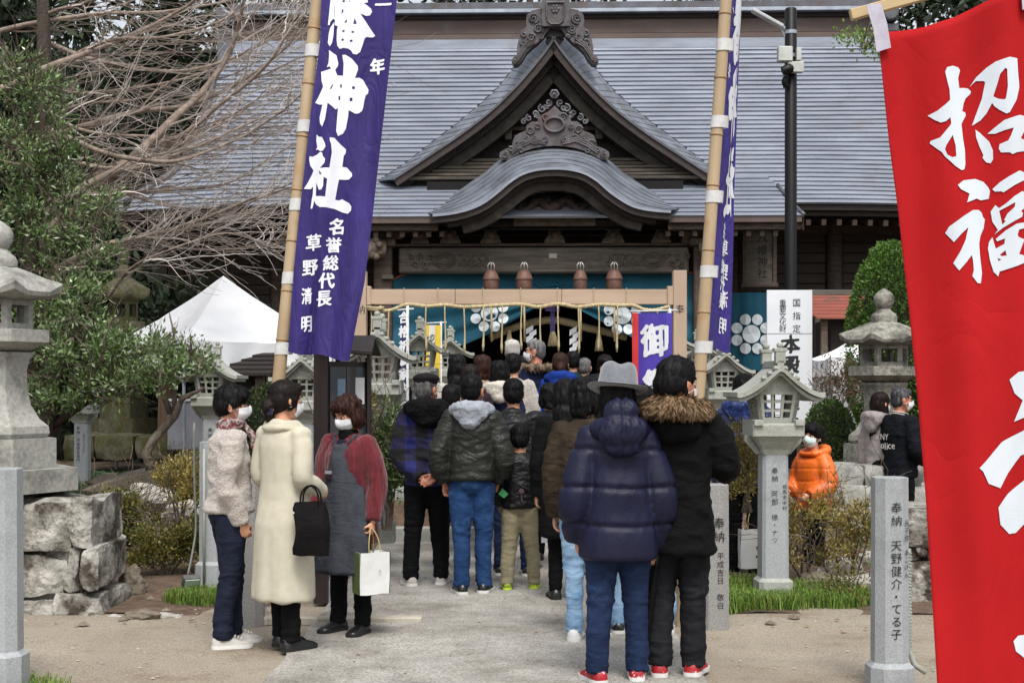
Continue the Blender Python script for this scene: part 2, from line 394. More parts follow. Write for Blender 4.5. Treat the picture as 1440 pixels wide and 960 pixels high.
# main eave: fascia boards and soffit
mb = MB()
for k, (dz, th, dy, m_) in enumerate([(-.03, .10, .06, 0), (-.13, .10, .16, 0)]):
    rows = []
    for q in range(41):
        u = q / 40 * 2 - 1; z = mr_pt(0)[1] + mr_sag(u, 0) + dz; x = u * 9.1
        rows.append([Vector((x, 28.2 + dy, z)), Vector((x, 28.2 + dy, z - th)), Vector((x, 28.5 + dy, z - th)), Vector((x, 28.5 + dy, z))])
    mb.loft(rows)
sp('eave_board', mb, M_woodd, shrine)
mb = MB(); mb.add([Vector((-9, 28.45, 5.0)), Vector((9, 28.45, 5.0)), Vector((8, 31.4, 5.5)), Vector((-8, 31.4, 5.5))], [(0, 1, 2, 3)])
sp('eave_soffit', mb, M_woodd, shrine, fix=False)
rmb = MB(); rmb.bar((0, 28.4, 4.86), (0, 31.0, 5.38), .09, .11); bmb(rmb); rme = rmb.mesh('rafter'); rme.materials.append(M_wood)
xdir = BR @ Vector((1, 0, 0))
for k in range(58):
    x = -8.7 + k * 17.4 / 57
    if abs(x) < 3.9: continue
    o = bpy.data.objects.new('rafter', rme); COL.objects.link(o); wparent(o, shrine); o.location = tuple(xdir * x + Vector((0, 0, mr_sag(x / 9.1, 0))))
# ridge
def ridge_layer(name, py0, py1, Y, half, m, dep=.5):
    mb = MB(); z0 = H0 + (HZ - py0) * Y / FPX; z1 = H0 + (HZ - py1) * Y / FPX
    mb.box((0, Y + dep / 2, (z0 + z1) / 2), (half * 2, dep, z1 - z0)); return sp(name, mb, m, shrine, bevel=.01)
ridge_layer('ridge_base', 69, 55, 32.45, 7.55, M_roof, .8)
ridge_layer('ridge_course', 55.2, 48, 32.55, 7.5, M_ridge, .6)
ridge_layer('ridge_board', 48, 26, 32.7, 7.45, M_ridge, .45)
ridge_layer('ridge_course', 26.2, 19, 32.62, 7.5, M_woodd, .55)
ridge_layer('ridge_cap', 17.5, 12, 32.45, 7.62, M_cap, .8)
ridge_layer('ridge_course', 19.2, 17.3, 32.5, 7.6, M_roofd, .7)
ridge_layer('ridge_top', 12.1, 3, 32.6, 7.55, M_roofd, .5)
for s in (-1, 1):
    mb = MB(); x = s * 7.55
    for k, (w_, z_, h_) in enumerate([(.34, 9.0, .6), (.42, 9.6, .18), (.36, 9.85, .4), (.46, 10.12, .14)]): mb.box((x, 32.75, z_ + h_ / 2), (w_, .9, h_))
    mb.lathe([(.16, 0), (.19, .03), (.19, .1), (.16, .13)], 14, M=Matrix.Translation((x, 32.3, 10.0)) @ Matrix.Rotation(PI / 2, 4, 'X'))
    sp('ridge_end_tile', mb, M_roofd, shrine, bevel=.015)

# ---------------------------------------------------------------- porch roof
PR = [(26.0, 305), (26.45, 292), (27.0, 276), (27.75, 260), (29.2, 247)]
def pr_pt(t):
    py = lerp(305, 247, t); Y = interp(-py, [-p for _, p in PR], [y for y, _ in PR]); return Y, H0 + (HZ - py) * Y / FPX
def pr_half(t): y, _ = pr_pt(t); e = (1 - t) ** 2 * .25; return (-4.28 - e, 4.28 + e)
mb = MB(); course_roof(mb, pr_pt, pr_half, 10, 30, lip=.02)
o = sp('porch_roof_slope', mb, M_roof, shrine, fix=False); tag(o, kind='stuff')
for s in (-1, 1):
    mb = MB(); pts = [Vector((s * (4.28 + (1 - t) ** 2 * .25), pr_pt(t)[0], pr_pt(t)[1] + .03)) for t in [k / 14 for k in range(11)]]
    mb.tube(pts, .035, 6); sp('verge_rim', mb, M_roofd, shrine, smooth=True)
    mb = MB(); rows = [[p + Vector((0, 0, -.02)), p + Vector((0, 0, -.3))] for p in pts]; mb.loft(rows, cap=False, closed=False)
    sp('verge_board', mb, M_wood, shrine, fix=False)
def eave_seg(x0, x1, z, Y, name, m):
    mb = MB(); mb.box(((x0 + x1) / 2, Y + .1, z - .055), (x1 - x0, .2, .11)); return sp(name, mb, m, shrine, bevel=.008)
ez = pr_pt(0)[1]
for (a, b) in ((-4.5, -2.15), (2.08, 4.5)):
    eave_seg(a, b, ez, 26.02, 'eave_board', M_ridge); eave_seg(a + (.0 if a < 0 else 0), b, ez - .115, 26.14, 'eave_board', M_wood)
mb = MB(); mb.add([Vector((-4.4, 26.3, 4.5)), Vector((4.4, 26.3, 4.5)), Vector((4.2, 28.4, 5.2)), Vector((-4.2, 28.4, 5.2))], [(0, 1, 2, 3)])
sp('porch_soffit', mb, M_woodd, shrine, fix=False)
rmb = MB(); rmb.bar((0, 26.25, 4.42), (0, 28.2, 5.05), .085, .1); bmb(rmb); rme2 = rmb.mesh('rafter'); rme2.materials.append(M_carved)
for k in range(36):
    x = -4.3 + k * 8.6 / 35
    if -2.0 < x < 1.95: continue
    o = bpy.data.objects.new('rafter', rme2); COL.objects.link(o); wparent(o, shrine); o.location = tuple(xdir * x)

# ---------------------------------------------------------------- undulating gable over the steps
LIP = [(608, 302), (636, 299), (660, 293), (680, 284), (700, 269), (718, 254), (736, 243.5), (757, 238), (780, 236.5), (801, 238), (822, 243.5), (840, 254), (856, 268), (874, 281), (892, 290.5), (915, 295.5), (943, 298)]
BACK = [(592, 296), (622, 281), (645, 268), (664, 255), (683, 242), (698, 229), (717, 217), (742, 208.5), (779, 204.5), (815, 208.5), (840, 217), (859, 229), (874, 242), (893, 255), (913, 268), (936, 280), (966, 293)]
def dens(P, n): return [tuple(p) for p in cr_interp(P, n)]
lip = dens(LIP, 6); bck = dens(BACK, 6)
KY0, KY1 = 25.6, 27.1
def kpt(i, t, lift=0):
    a, b = lip[i], bck[i]; Y = lerp(KY0, KY1, t)
    px = lerp(a[0], b[0], t); py = lerp(a[1], b[1], t ** 0.85); p = B(px, py, Y); p.z += lift; return p
mb = MB(); nk = 6; N = len(lip)
for c in range(nk):
    t0, t1 = c / nk, (c + 1) / nk
    rows = [[kpt(i, t0 + .02, -.015) for i in range(N)], [kpt(i, t0, .012) for i in range(N)], [kpt(i, (t0 + t1) / 2, .012) for i in range(N)], [kpt(i, t1 + .02, 0.0) for i in range(N)]]
    mb.loft(rows, cap=False, closed=False)
sp('undulating_gable_roof', mb, M_roofk, shrine, fix=False, smooth=35)
def band(name, curve, off0, off1, Y, dep, m, shrink=0.0, bevel=0):
    """board following a curve, its face between two pixel offsets below the curve, dep deep"""
    mb = MB(); rows = []; n = len(curve)
    for i, (x, y) in enumerate(curve):
        a = curve[max(i - 1, 0)]; b = curve[min(i + 1, n - 1)]; tx, ty = b[0] - a[0], b[1] - a[1]; l = math.hypot(tx, ty); nx, ny = -ty / l, tx / l
        if ny < 0: nx, ny = -nx, -ny
        p = []
        for o_, yy in ((off0, Y), (off1, Y), (off1, Y + dep), (off0, Y + dep)):
            q = B(x + nx * o_, y + ny * o_, Y); q.y = yy; p.append(q)
        rows.append(p)
    mb.loft(rows); return sp(name, mb, m, shrine, smooth=40)
band('gable_board', lip, -1.0, 2.2, 25.58, .25, M_roof)
band('gable_board', lip, 2.2, 11, 25.64, .25, M_barge)
band('gable_board', lip[4:-4], 11, 18, 25.8, .25, M_woodd)
band('gable_board', lip[8:-8], 17.5, 31, 25.95, .2, M_barge2)
# ceiling vault behind the boards
mb = MB(); rows = []
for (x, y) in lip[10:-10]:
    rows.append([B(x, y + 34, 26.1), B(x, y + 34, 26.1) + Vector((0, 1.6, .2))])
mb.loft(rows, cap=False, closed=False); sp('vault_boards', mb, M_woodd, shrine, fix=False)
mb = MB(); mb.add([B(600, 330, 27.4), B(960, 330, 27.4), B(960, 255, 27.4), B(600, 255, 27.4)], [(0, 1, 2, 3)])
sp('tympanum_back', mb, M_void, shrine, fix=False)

# ---------------------------------------------------------------- triangular gable
RIM = [(780.5, 52), (770, 68), (757, 85), (742, 103), (724, 123), (702, 145), (676, 167), (645, 190), (606, 216), (566, 242), (552, 251)]
ROLL = [(779, 40), (763, 52), (741, 72), (722, 97), (700, 124), (672, 150), (640, 176), (604, 203), (572, 228), (545, 246), (532, 253)]
GY0, GY1 = 27.4, 28.2
def mirror(P, c): return [(2 * c - x, y) for x, y in P]
def blob_spiral(mb, c, r, Y, turns=1.6, rad=1.6, sgn=1, ph=0.0, squash=1.0):
    pts = []
    for k in range(int(14 * turns) + 1):
        a = ph + sgn * 2 * PI * k / 14; rr = r * (1 - .85 * k / (14 * turns)); pts.append(B(c[0] + rr * math.cos(a), c[1] + rr * squash * math.sin(a), Y))
    mb.tube(pts, [rad * Y / FPX * (1 - .35 * k / len(pts)) for k in range(len(pts))], 5)
for s in (-1, 1):
    rim = dens(RIM if s < 0 else mirror(RIM, 778.5), 5); rol = dens(ROLL if s < 0 else mirror(ROLL, 779), 5)
    n = len(rim); mb = MB(); NC = 26
    def gpt(i, t, lift=0.0):
        a, b = rim[i], rol[i]; q = math.sin(t * PI / 2); Y = GY0 + (GY1 - GY0) * (1 - math.cos(t * PI / 2)) + (0 if t < 1 else 0)
        p = B(lerp(a[0], b[0], q), lerp(a[1], b[1], q), lerp(GY0, GY1, t)); p.z += lift; p.x += s * lift * .7; return p
    for c in range(NC):
        i0, i1 = c * (n - 1) / NC, (c + 1) * (n - 1) / NC
        def gi(f, t, lf):
            k = min(int(f), n - 2); return gpt(k, t, lf).lerp(gpt(k + 1, t, lf), f - k)
        rows = []
        T = [0, .2, .4, .6, .8, 1.0]
        rows.append([gi(i1, t, .014) for t in T]); rows.append([gi(i0, t, 0.002) for t in T])
        rows.insert(0, [gi(i1 + .06 * (i1 - i0), t, -.01) for t in T])
        mb.loft(rows, cap=False, closed=False)
        # the slope going back into the main roof
        mb.loft([[gi(i1, 1, .03), gi(i1, 1, .03) + Vector((-s * .05, 4.2, 0))], [gi(i0, 1, .002), gi(i0, 1, .002) + Vector((-s * .05, 4.2, 0))]], cap=False, closed=False)
    sp('gable_roof', mb, M_roofk, shrine, fix=False)
    band('bargeboard', rim, -1.5, 1.5, GY0 - .04, .3, M_roofd); band('bargeboard', rim, 1.5, 11, GY0, .3, M_barge)
    band('bargeboard', rim[3:], 11, 20, GY0 + .25, .3, M_woodd); band('bargeboard', rim[5:-3], 19.5, 36, GY0 + .42, .2, M_barge2)
    for k, (dx, dy) in enumerate([(4, 6), (8, 12)]):
        pass
# gable wall, struts and base courses
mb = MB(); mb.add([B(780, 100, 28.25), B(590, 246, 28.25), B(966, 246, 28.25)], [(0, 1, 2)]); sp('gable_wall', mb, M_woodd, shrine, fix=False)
for x in (715, 842):
    mb = MB(); a, b = B(x - 5, 196, 28.05), B(x + 5, 180, 28.2); mb.box(((a.x + b.x) / 2, 28.1, (a.z + b.z) / 2), (b.x - a.x, .12, b.z - a.z)); sp('strut_block', mb, M_woodg, shrine, bevel=.01)
mb = MB(); a, b = B(640, 183, 28.1), B(920, 178, 28.1); mb.box(((a.x + b.x) / 2, 28.18, (a.z + b.z) / 2), (b.x - a.x, .1, b.z - a.z)); sp('gable_tie_beam', mb, M_wood, shrine)
for k in range(6):
    y1 = 252 - k * 5; ins = k * 7
    mb = MB(); a, b = B(570 + ins, y1, 27.55 + k * .09), B(984 - ins, y1 - 4, 27.55 + k * .09); mb.box(((a.x + b.x) / 2, a.y + .1, (a.z + b.z) / 2), (b.x - a.x, .25, b.z - a.z)); sp('gable_base_board', mb, M_woodg, shrine, bevel=.006)
# hanging fish ornament of the gable
mb = MB(); cc = (779.5, 133)
mb.lathe([(.0, 0), (.09, .0), (.1, .04), (.07, .05), (.065, .02), (.03, .02), (.03, .06), (0, .06)], 6, M=Matrix.Translation(B(779.5, 133, 27.5)) @ Matrix.Rotation(PI / 2, 4, 'X'))
for s in (-1, 1):
    for (dx, dy, r) in ((8, 12, 5), (17, 20, 6), (27, 27, 5), (36, 33, 5), (43, 38, 4), (13, 19, 4), (23, 30, 4)):
        blob_spiral(mb, (cc[0] + s * dx, cc[1] + dy), r, 27.55, 1.3, 1.7, s, 1.0 * dx)
sp('gable_pendant', mb, mat('silvered_carving', '#38373a', '#67676b', rough=.5, c3='#3a3532', s3=4, bump=.2), shrine, smooth=50)
# bronze crest carving on the porch gable
CR = [(780, 149), (771, 157), (765, 160), (757, 165), (756, 171), (748, 171), (741, 176), (739, 184), (731, 187), (724, 191), (721, 199), (720, 206), (711, 209), (703, 214), (702, 220), (706, 225), (714, 225), (724, 219), (736, 213), (752, 208), (765, 206), (779.5, 205)]
out = CR + [(2 * 779.5 - x, y) for x, y in CR[-2:0:-1]]
mb = MB(); mb.prism(out, lambda x, y: B(x, y, 26.75), lambda x, y: B(x, y, 26.75) + Vector((0, .18, 0)))
for s in (-1, 1):
    for (dx, y, r, t) in ((70, 218, 5, 1.5), (52, 203, 6, 1.6), (40, 196, 5, 1.5), (34, 183, 6, 1.7), (24, 178, 4, 1.4), (28, 196, 7, 1.4), (14, 196, 5, 1.6), (12, 165, 6, 1.4), (47, 212, 4, 1.2), (61, 210, 4, 1.2)):
        blob_spiral(mb, (779.5 + s * dx, y), r, 26.73, t, 1.5, -s, r)
    for k in range(3):
        mb.tube([B(779.5 + s * (12 + 3 * k), 203 - 3 * k, 26.73), B(779.5 + s * (30), 199 - 2.5 * k, 26.73), B(779.5 + s * (46 + k), 206 - 3 * k, 26.73), B(779.5 + s * 60, 216 - 3 * k, 26.73)], .018, 5)
sp('crest_carving', mb, M_carve, shrine, smooth=50)
mb = MB(); pts = [B(779.5 + 13.5 * math.cos(a), 175.5 + 10 * math.sin(a), 26.72) for a in [2 * PI * k / 24 for k in range(25)]]; mb.tube(pts, .028, 6, cap=False)
sp('crest_medallion', mb, M_carve, shrine, smooth=True)
# ridge-end ornament on the gable peak
OR = [(763, 12), (757, 13), (748, 15), (741, 21), (739.5, 30), (741, 37), (735, 42), (731, 49), (729, 57), (727, 66), (726.5, 77), (721, 81), (719.5, 87), (723, 92), (729, 90), (735, 83), (740, 74), (748, 66), (756, 60), (764, 52), (770, 44), (775, 38)]
onig = []
mb = MB()
for s in (-1, 1):
    P = [(780.5 + s * (780.5 - x), y) for x, y in OR]
    mb.prism(P, lambda x, y: B(x, y, 27.25), lambda x, y: B(x, y, 27.25) + Vector((0, .3, 0)))
    f = lambda x: 780.5 + s * (780.5 - x)
    for (x, y, r, t) in ((750, 26, 7.5, 1.8), (757, 41, 7, 1.8), (747, 53, 6, 1.6), (737, 48, 4.5, 1.2), (736, 60, 4, 1.2), (762, 52, 3, 1.1), (724, 86, 3.5, 1.3)):
        blob_spiral(mb, (f(x), y), r, 27.22, t, 1.7, s, r)
    for k in range(3):
        mb.tube([B(f(752 - 3 * k), 60 - k * 2, 27.22), B(f(741 - 2.4 * k), 66 - k, 27.22), B(f(734 - 1.5 * k), 76 - k * 2, 27.22), B(f(728 - k), 86 - 2 * k, 27.22)], .02, 5)
sp('ridge_scroll', mb, M_carve, shrine, smooth=50)
mb = MB(); a, b = B(762, 37, 27.15), B(801, -12, 27.15); mb.box(((a.x + b.x) / 2, 27.35, (a.z + b.z) / 2), (b.x - a.x, .4, b.z - a.z)); mb.box(((a.x + b.x) / 2, 27.35, b.z + .05), (b.x - a.x + .12, .5, .1))
fr = [(768.5, 4), (793, 4), (793, 22), (791, 30), (786, 34), (775, 34), (770.5, 30), (768.5, 22)]
mb.tube([B(x, y, 27.13) for x, y in fr + fr[:1]], .022, 5, cap=False)
for k in range(6):
    a_ = PI / 3 * k; mb.ellip(B(780.5 + 4.2 * math.cos(a_), 13 + 4.2 * math.sin(a_), 27.14), (.035, .02, .035), nu=8, nv=5)
mb.ellip(B(780.5, 13, 27.14), (.03, .025, .03), nu=8, nv=5)
sp('ridge_ornament', mb, M_carve, shrine, bevel=0)
# gable ridge running back to the main ridge
mb = MB(); a = B(780.5, 44, 27.5); mb.box((a.x, 29.9, a.z + .02), (.36, 4.8, .3)); sp('gable_ridge', mb, M_roofd, shrine, bevel=.02)

# ---------------------------------------------------------------- porch timber frame
def bx(px0, px1, py0, py1, Y, dep, name, m, bevel=.012, parent=None):
    a, b = B(px0, py0, Y), B(px1, py1, Y); mb = MB(); mb.box(((a.x + b.x) / 2, Y + dep / 2, (a.z + b.z) / 2), (abs(b.x - a.x), dep, abs(a.z - b.z)))
    return sp(name, mb, m, shrine, bevel=bevel)
PYf = 26.6
FL = 1.15
for px in (537, 988):
    a = B(px, 345, PYf); mb = MB(); mb.box((a.x, PYf + .16, (a.z + FL) / 2 - .1), (.34, .34, a.z - FL + .2)); sp('porch_post', mb, M_wood, shrine, bevel=.03)
    mb = MB(); mb.box((a.x, PYf + .16, a.z + .06), (.5, .5, .14)); mb.box((a.x, PYf + .16, a.z + .2), (.75, .3, .13)); mb.box((a.x, PYf + .16, a.z + .33), (1.1, .22, .12)); sp('bracket_set', mb, M_carved, shrine, bevel=.02)
bx(560, 968, 384, 348, 26.62, .22, 'rainbow_beam', M_woodg, .03)
bx(548, 975, 346, 342, 26.7, .25, 'beam_cap', M_wood)
bx(600, 950, 320, 309, 26.55, .25, 'upper_beam', M_wood, .02)
# relief on the beam ends
mb = MB()
for s, c in ((1, 625), (-1, 918)):
    for k in range(3):
        pts = [B(c + (16 - 4 * k) * math.cos(a), 366 + (11 - 3 * k) * math.sin(a), 26.61) for a in [2 * PI * q / 18 for q in range(19)]]; mb.tube(pts, .014, 4, cap=False)
    for k in range(3):
        mb.tube([B(c + s * (20 + i * 4), 366 + 9 * math.sin(i * .8 + k * 2.1), 26.61) for i in range(12)], .014, 4)
    for q in range(5): blob_spiral(mb, (c - s * (20 + q * 7), 360 + 6 * (q % 2) * 2), 5, 26.6, 1.3, 1.3, s, q)
tag(sp('beam_relief', mb, M_carved, shrine, smooth=True), kind='stuff')
# frog-leg struts and brackets between the beams
for px, wd, hgt in ((633, 15, 26), (690, 15, 24), (780, 15, 30), (862, 16, 24), (929, 14, 26), (590, 13, 22), (970, 13, 22)):
    mb = MB(); c = B(px, 342, 26.7)
    P = [(-wd, 0), (-wd * .9, -5), (-wd * .55, -9), (-wd * .62, -14), (-wd * .4, -hgt * .7), (-wd * .75, -hgt * .82), (-wd * .7, -hgt)]
    P = P + [(-x, y) for x, y in P[::-1]]
    mb.prism([(px + x, 342 + y) for x, y in P], lambda x, y: B(x, y, 26.66), lambda x, y: B(x, y, 26.66) + Vector((0, .2, 0)))
    blob_spiral(mb, (px - wd * .5, 335), 4, 26.64, 1.3, 1.4, 1); blob_spiral(mb, (px + wd * .5, 335), 4, 26.64, 1.3, 1.4, -1); mb.ellip(B(px, 330, 26.64), (.07, .04, .07), nu=8, nv=6)
    mb.box((c.x, 26.78, c.z + .42), (.46, .3, .1)); sp('frog_leg_strut', mb, M_carved, shrine, smooth=40)
# dragon carving in the arch: a body of coils
mb = MB(); r2 = random.Random(3)
pts = [B(728 + i * 4.6, 289 + 7 * math.sin(i * .75), 26.4 - .05 * math.sin(i * .75)) for i in range(23)]; mb.tube(pts, [.05 + .04 * math.sin(PI * i / 22) for i in range(23)], 7)
for i in range(26):
    x = 722 + r2.random() * 116; y = 275 + r2.random() * 24 + abs(x - 780) * .12; blob_spiral(mb, (x, y), 3 + r2.random() * 3, 26.42, 1.3, 1.4, r2.choice((-1, 1)), r2.random() * 6)
mb.ellip(B(780, 291, 26.36), (.13, .09, .11), nu=10, nv=8)
sp('dragon_carving', mb, mat('dark_carving', '#2c2420', '#4a3a30', rough=.8, scale=8, bump=.4), shrine, smooth=True)
bx(722, 838, 318, 304, 26.3, .25, 'arch_beam', M_carved, .02)
# carved beam noses outside the posts
for s, c in ((-1, 530), (1, 995)):
    mb = MB(); base = B(c, 358, 26.5)
    mb.tube([base + Vector((s * -.1, 0, .1)), base + Vector((s * .1, -.1, .12)), base + Vector((s * .24, -.22, .0)), base + Vector((s * .28, -.3, -.18)), base + Vector((s * .2, -.34, -.34))], [.2, .2, .15, .09, .05], 9)
    for k in range(7):
        a_ = k * .9; mb.ellip(base + Vector((s * (.02 + .09 * math.cos(a_)), -.16 - .03 * k % .1, .1 + .16 * math.sin(a_))), (.07, .06, .07), nu=8, nv=6)
    sp('carved_beam_nose', mb, M_carved, shrine, smooth=50)
bx(536, 552, 392, 386, 26.5, .2, 'tie_beam', M_woodg)
bx(772, 783, 363, 356.5, 26.6, .02, 'name_plate', mat('faded_paper', '#8a8782', '#9b9892'), .0)
# body of the hall: posts, board walls, lintels
BY = 30.2
for px in (-8.1, -5.9, -3.7, 3.7, 5.9, 8.1):
    mb = MB(); mb.lathe([(.17, .9), (.17, 5.3)], 12, (px, BY, 0)); sp('round_post', mb, M_wood, shrine, smooth=50)
WB = mat('wall_boards', '#2e2823', '#41372f', rough=.85, scale=4, detail=7, stretch=(.35, 1, 5), bump=.5, bscale=22, bstretch=(.3, 1, 5), c3='#2b2420', s3=1.2)
for s in (-1, 1):
    for bay in ((3.88, 5.72), (6.08, 7.92)):
        for k in range(9):
            z0 = 3.35 + k * .215; mb = MB(); mb.box((s * (bay[0] + bay[1]) / 2, BY + .04 + (k % 2) * .006, z0 + .1), (bay[1] - bay[0], .05, .2)); sp('wall_board', mb, WB, shrine, bevel=.008)
        mb = MB(); mb.box((s * (bay[0] + bay[1]) / 2, BY - .06, 3.28), (bay[1] - bay[0] + .1, .16, .16)); sp('wall_rail', mb, M_woodg, shrine, bevel=.01)
        for k in range(15):
            x = bay[0] + .06 + k * (bay[1] - bay[0] - .12) / 14; mb = MB(); mb.box((s * x, BY, 2.2), (.035, .05, 2.0)); o = sp('lattice_bar', mb, M_wood, shrine)
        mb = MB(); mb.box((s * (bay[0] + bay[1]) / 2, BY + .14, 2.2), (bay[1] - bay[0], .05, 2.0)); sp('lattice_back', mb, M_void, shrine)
mb = MB(); mb.box((0, BY + .02, 4.9), (16.6, .18, .2)); mb.box((0, BY + .02, 5.25), (16.8, .22, .16)); sp('wall_lintel', mb, M_wood, shrine, bevel=.01)
mb = MB(); mb.box((0, BY + .1, 4.4), (7.3, .08, 1.3)); sp('transom_panel', mb, M_woodd, shrine)
# dark room behind the entrance
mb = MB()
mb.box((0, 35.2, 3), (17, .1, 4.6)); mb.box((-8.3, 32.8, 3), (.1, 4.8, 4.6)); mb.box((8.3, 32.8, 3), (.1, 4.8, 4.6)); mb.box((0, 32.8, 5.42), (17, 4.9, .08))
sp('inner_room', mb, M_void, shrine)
mb = MB(); mb.box((0, 31.2, FL - .12), (17.6, 8.8, .2)); sp('veranda_floor', mb, M_woodg, shrine, bevel=.01)
M_gran = mat('granite', '#8b8b86', '#a5a5a0', rough=.85, scale=60, detail=3, c3='#6f6f68', s3=2.0, bump=.25, bscale=60, bdist=.004)
mb = MB(); mb.box((0, 31.2, .72), (17.2, 8.2, .66)); sp('stone_plinth', mb, M_gran, shrine, bevel=.02)
for k in range(4):
    mb = MB(); mb.box((0, 26.15 - k * .3, 1.0 - k * .16), (4.6, .32, .16)); sp('entrance_step', mb, M_woodg, shrine, bevel=.01)
# floor railing in the side bays
for s in (-1, 1):
    for z in (1.75, 1.45):
        mb = MB(); mb.bar((s * 3.0, 27.3, z), (s * 8.6, 27.3, z), .07); sp('railing_bar', mb, M_wood, shrine)
    for k in range(5):
        mb = MB(); mb.bar((s * (3.0 + k * 1.4), 27.3, FL), (s * (3.0 + k * 1.4), 27.3, 1.85), .09); sp('railing_post', mb, M_wood, shrine)

# ================================================================== curtains with plum crests
def crest(mb, fn, c, R=1.0):
    def disc(cx, cy, r, n=18):
        mb.add([fn(cx, cy)] + [fn(cx + r * math.cos(2 * PI * k / n), cy + r * math.sin(2 * PI * k / n)) for k in range(n)], [(0, 1 + k, 1 + (k + 1) % n) for k in range(n)])
    disc(c[0], c[1], 12.2 * R)
    for k in range(8):
        a = 2 * PI * k / 8 + PI / 8; disc(c[0] + 20.8 * R * math.cos(a), c[1] + 20.8 * R * math.sin(a), 7.3 * R)
cur_top = [(550, 396), (560, 390), (575, 384.5), (620, 379), (672, 373), (690, 377), (730, 382), (780, 381), (820, 383), (870, 381), (950, 385), (985, 386)]
cur_bot = [(550, 505), (580, 503), (620, 497), (655, 484), (690, 469), (725, 450), (760, 430), (779, 421), (800, 429), (835, 447), (870, 466), (905, 483), (940, 492), (985, 497)]
def cur_fn(Y, fold=1.0):
    def f(px, py):
        yt = interp(px, *zip(*cur_top)); yb = interp(px, *zip(*cur_bot)); v = max(0, min(1.1, (py - yt) / (yb - yt)))
        g = (px - 779) / 210; ang = math.atan2(py - 415, abs(px - 779) + 6)
        d = math.sin(ang * 34 + 1.0) * .055 * min(1, v * 1.6) * (1 - .35 * abs(g)) * fold + .02 * math.sin(px * .09)
        p = B(px, py, Y); p.y += d - .1 * v; return p
    return f
cf = cur_fn(26.95)
mb = MB()
mb.grid(lambda u, v: (lambda px: cf(px, lerp(interp(px, *zip(*cur_top)), interp(px, *zip(*cur_bot)), v)))(lerp(550, 985, u)), 150, 34)
curt = wp('porch_curtain', bmb(mb), M_teal, None, fix=False, smooth=True); tag(curt, 'teal curtain tied up at the middle under the porch beam, with white plum crests', 'curtain')
for cpos in ((688.5, 440), (875, 444)):
    mb = MB(); crest(mb, lambda x, y: cf(x, y) - Vector((0, .025, 0)), cpos); o = part('crest', bmb(mb), M_crest, curt, fix=False)
mb = MB(); mb.tube([cf(x, y) + Vector((0, -.03, .02)) for x, y in cur_top], .018, 6); part('cord', bmb(mb), mat('red_cord', '#8c4a35', '#a15a40', rough=.8), curt, smooth=True)
def side_curtain(px0, px1, y0, y1, Y, label, crests):
    f = lambda x, y: B(x, y, Y) + Vector((0, .03 * math.sin(x * .16) + .015 * math.sin(x * .41 + y * .02), 0))
    mb = MB(); mb.grid(lambda u, v: f(lerp(px0, px1, u), lerp(y0, y1, v)), 60, 8)
    c = wp('side_curtain', bmb(mb), M_teal, None, fix=False, smooth=True); tag(c, label, 'curtain')
    for q in crests:
        mb = MB(); crest(mb, lambda x, y: f(x, y) - Vector((0, .03, 0)), q, 1.05); part('crest', bmb(mb), M_crest, c, fix=False)
    return c
side_curtain(993, 1262, 412, 521, 28.6, 'dark teal curtain along the right bays, a plum crest each side of the white sign', [(1055, 470), (1156, 471)])
# ---------------------------------------------------------------- bells
M_bell = mat('faded_bell_metal', '#5c4138', '#73554a', rough=.6, scale=8, c3='#4e372f', metal=.2, bump=.1)
for i, (px, r) in enumerate(((690.5, .148), (737, .152), (816, .125), (863.5, .15))):
    c = B(px, 396, 26.2); e = empty('shrine_bell', tuple(BR @ (c + Vector((0, 0, -.2)))), 0, ['round brown bell hanging before the curtain, the one nearest the left post', 'pinkish brown bell hanging second from the left before the curtain',
        'smallest and narrowest bell, hanging third from the left before the curtain', 'widest ribbed bell, nearest the right post before the curtain'][i], 'bell', 'bells hanging above the entrance')
    mb = MB(); mb.lathe([(.02, .42), (r * .55, .40), (r * .85, .34), (r * .98, .27), (r * 1.08, .262), (r * 1.08, .235), (r * .98, .225), (r, .12), (r * .85, .03), (r * .5, -.03), (.02, -.05)], 20); part('bell_body', mb, M_bell, e, smooth=50)
    for s in (-1, 0, 1):
        mb = MB(); mb.tube([(s * .055, 0, .38), (s * .06, 0, .5), (s * .02, 0, .56)], .012, 5); part('hook', mb, mat('pale_metal', '#a09c95', '#b5b1aa', metal=.6, rough=.4), e, smooth=True)
    mb = MB(); mb.tube([(0, 0, -.05), (0.01, .02, -.9)], .02, 6); part('bell_rope', mb, mat('straw', '#a2936e', '#b8aa86', rough=.9, scale=30, bump=.4, bscale=60), e, smooth=True)
M_straw = _mats['straw']
def twist_rope(pts, r, m, name, parent=None, turns=8.0, strands=3):
    P = [Vector(tuple(p)) for p in cr_interp([tuple(p) for p in pts], 12)]; mb = MB(); n = len(P)
    for s in range(strands):
        q = []
        for i, p in enumerate(P):
            t = (P[min(i + 1, n - 1)] - P[max(i - 1, 0)]).normalized(); x = t.cross(Vector((0, 1, 0)));
            x = x.normalized() if x.length > 1e-5 else Vector((1, 0, 0)); y = t.cross(x); a = 2 * PI * s / strands + i / n * turns * 2 * PI
            q.append(p + (x * math.cos(a) + y * math.sin(a)) * r * .55)
        mb.tube(q, r * .62, 6)
    return part(name, mb, m, parent, smooth=True)
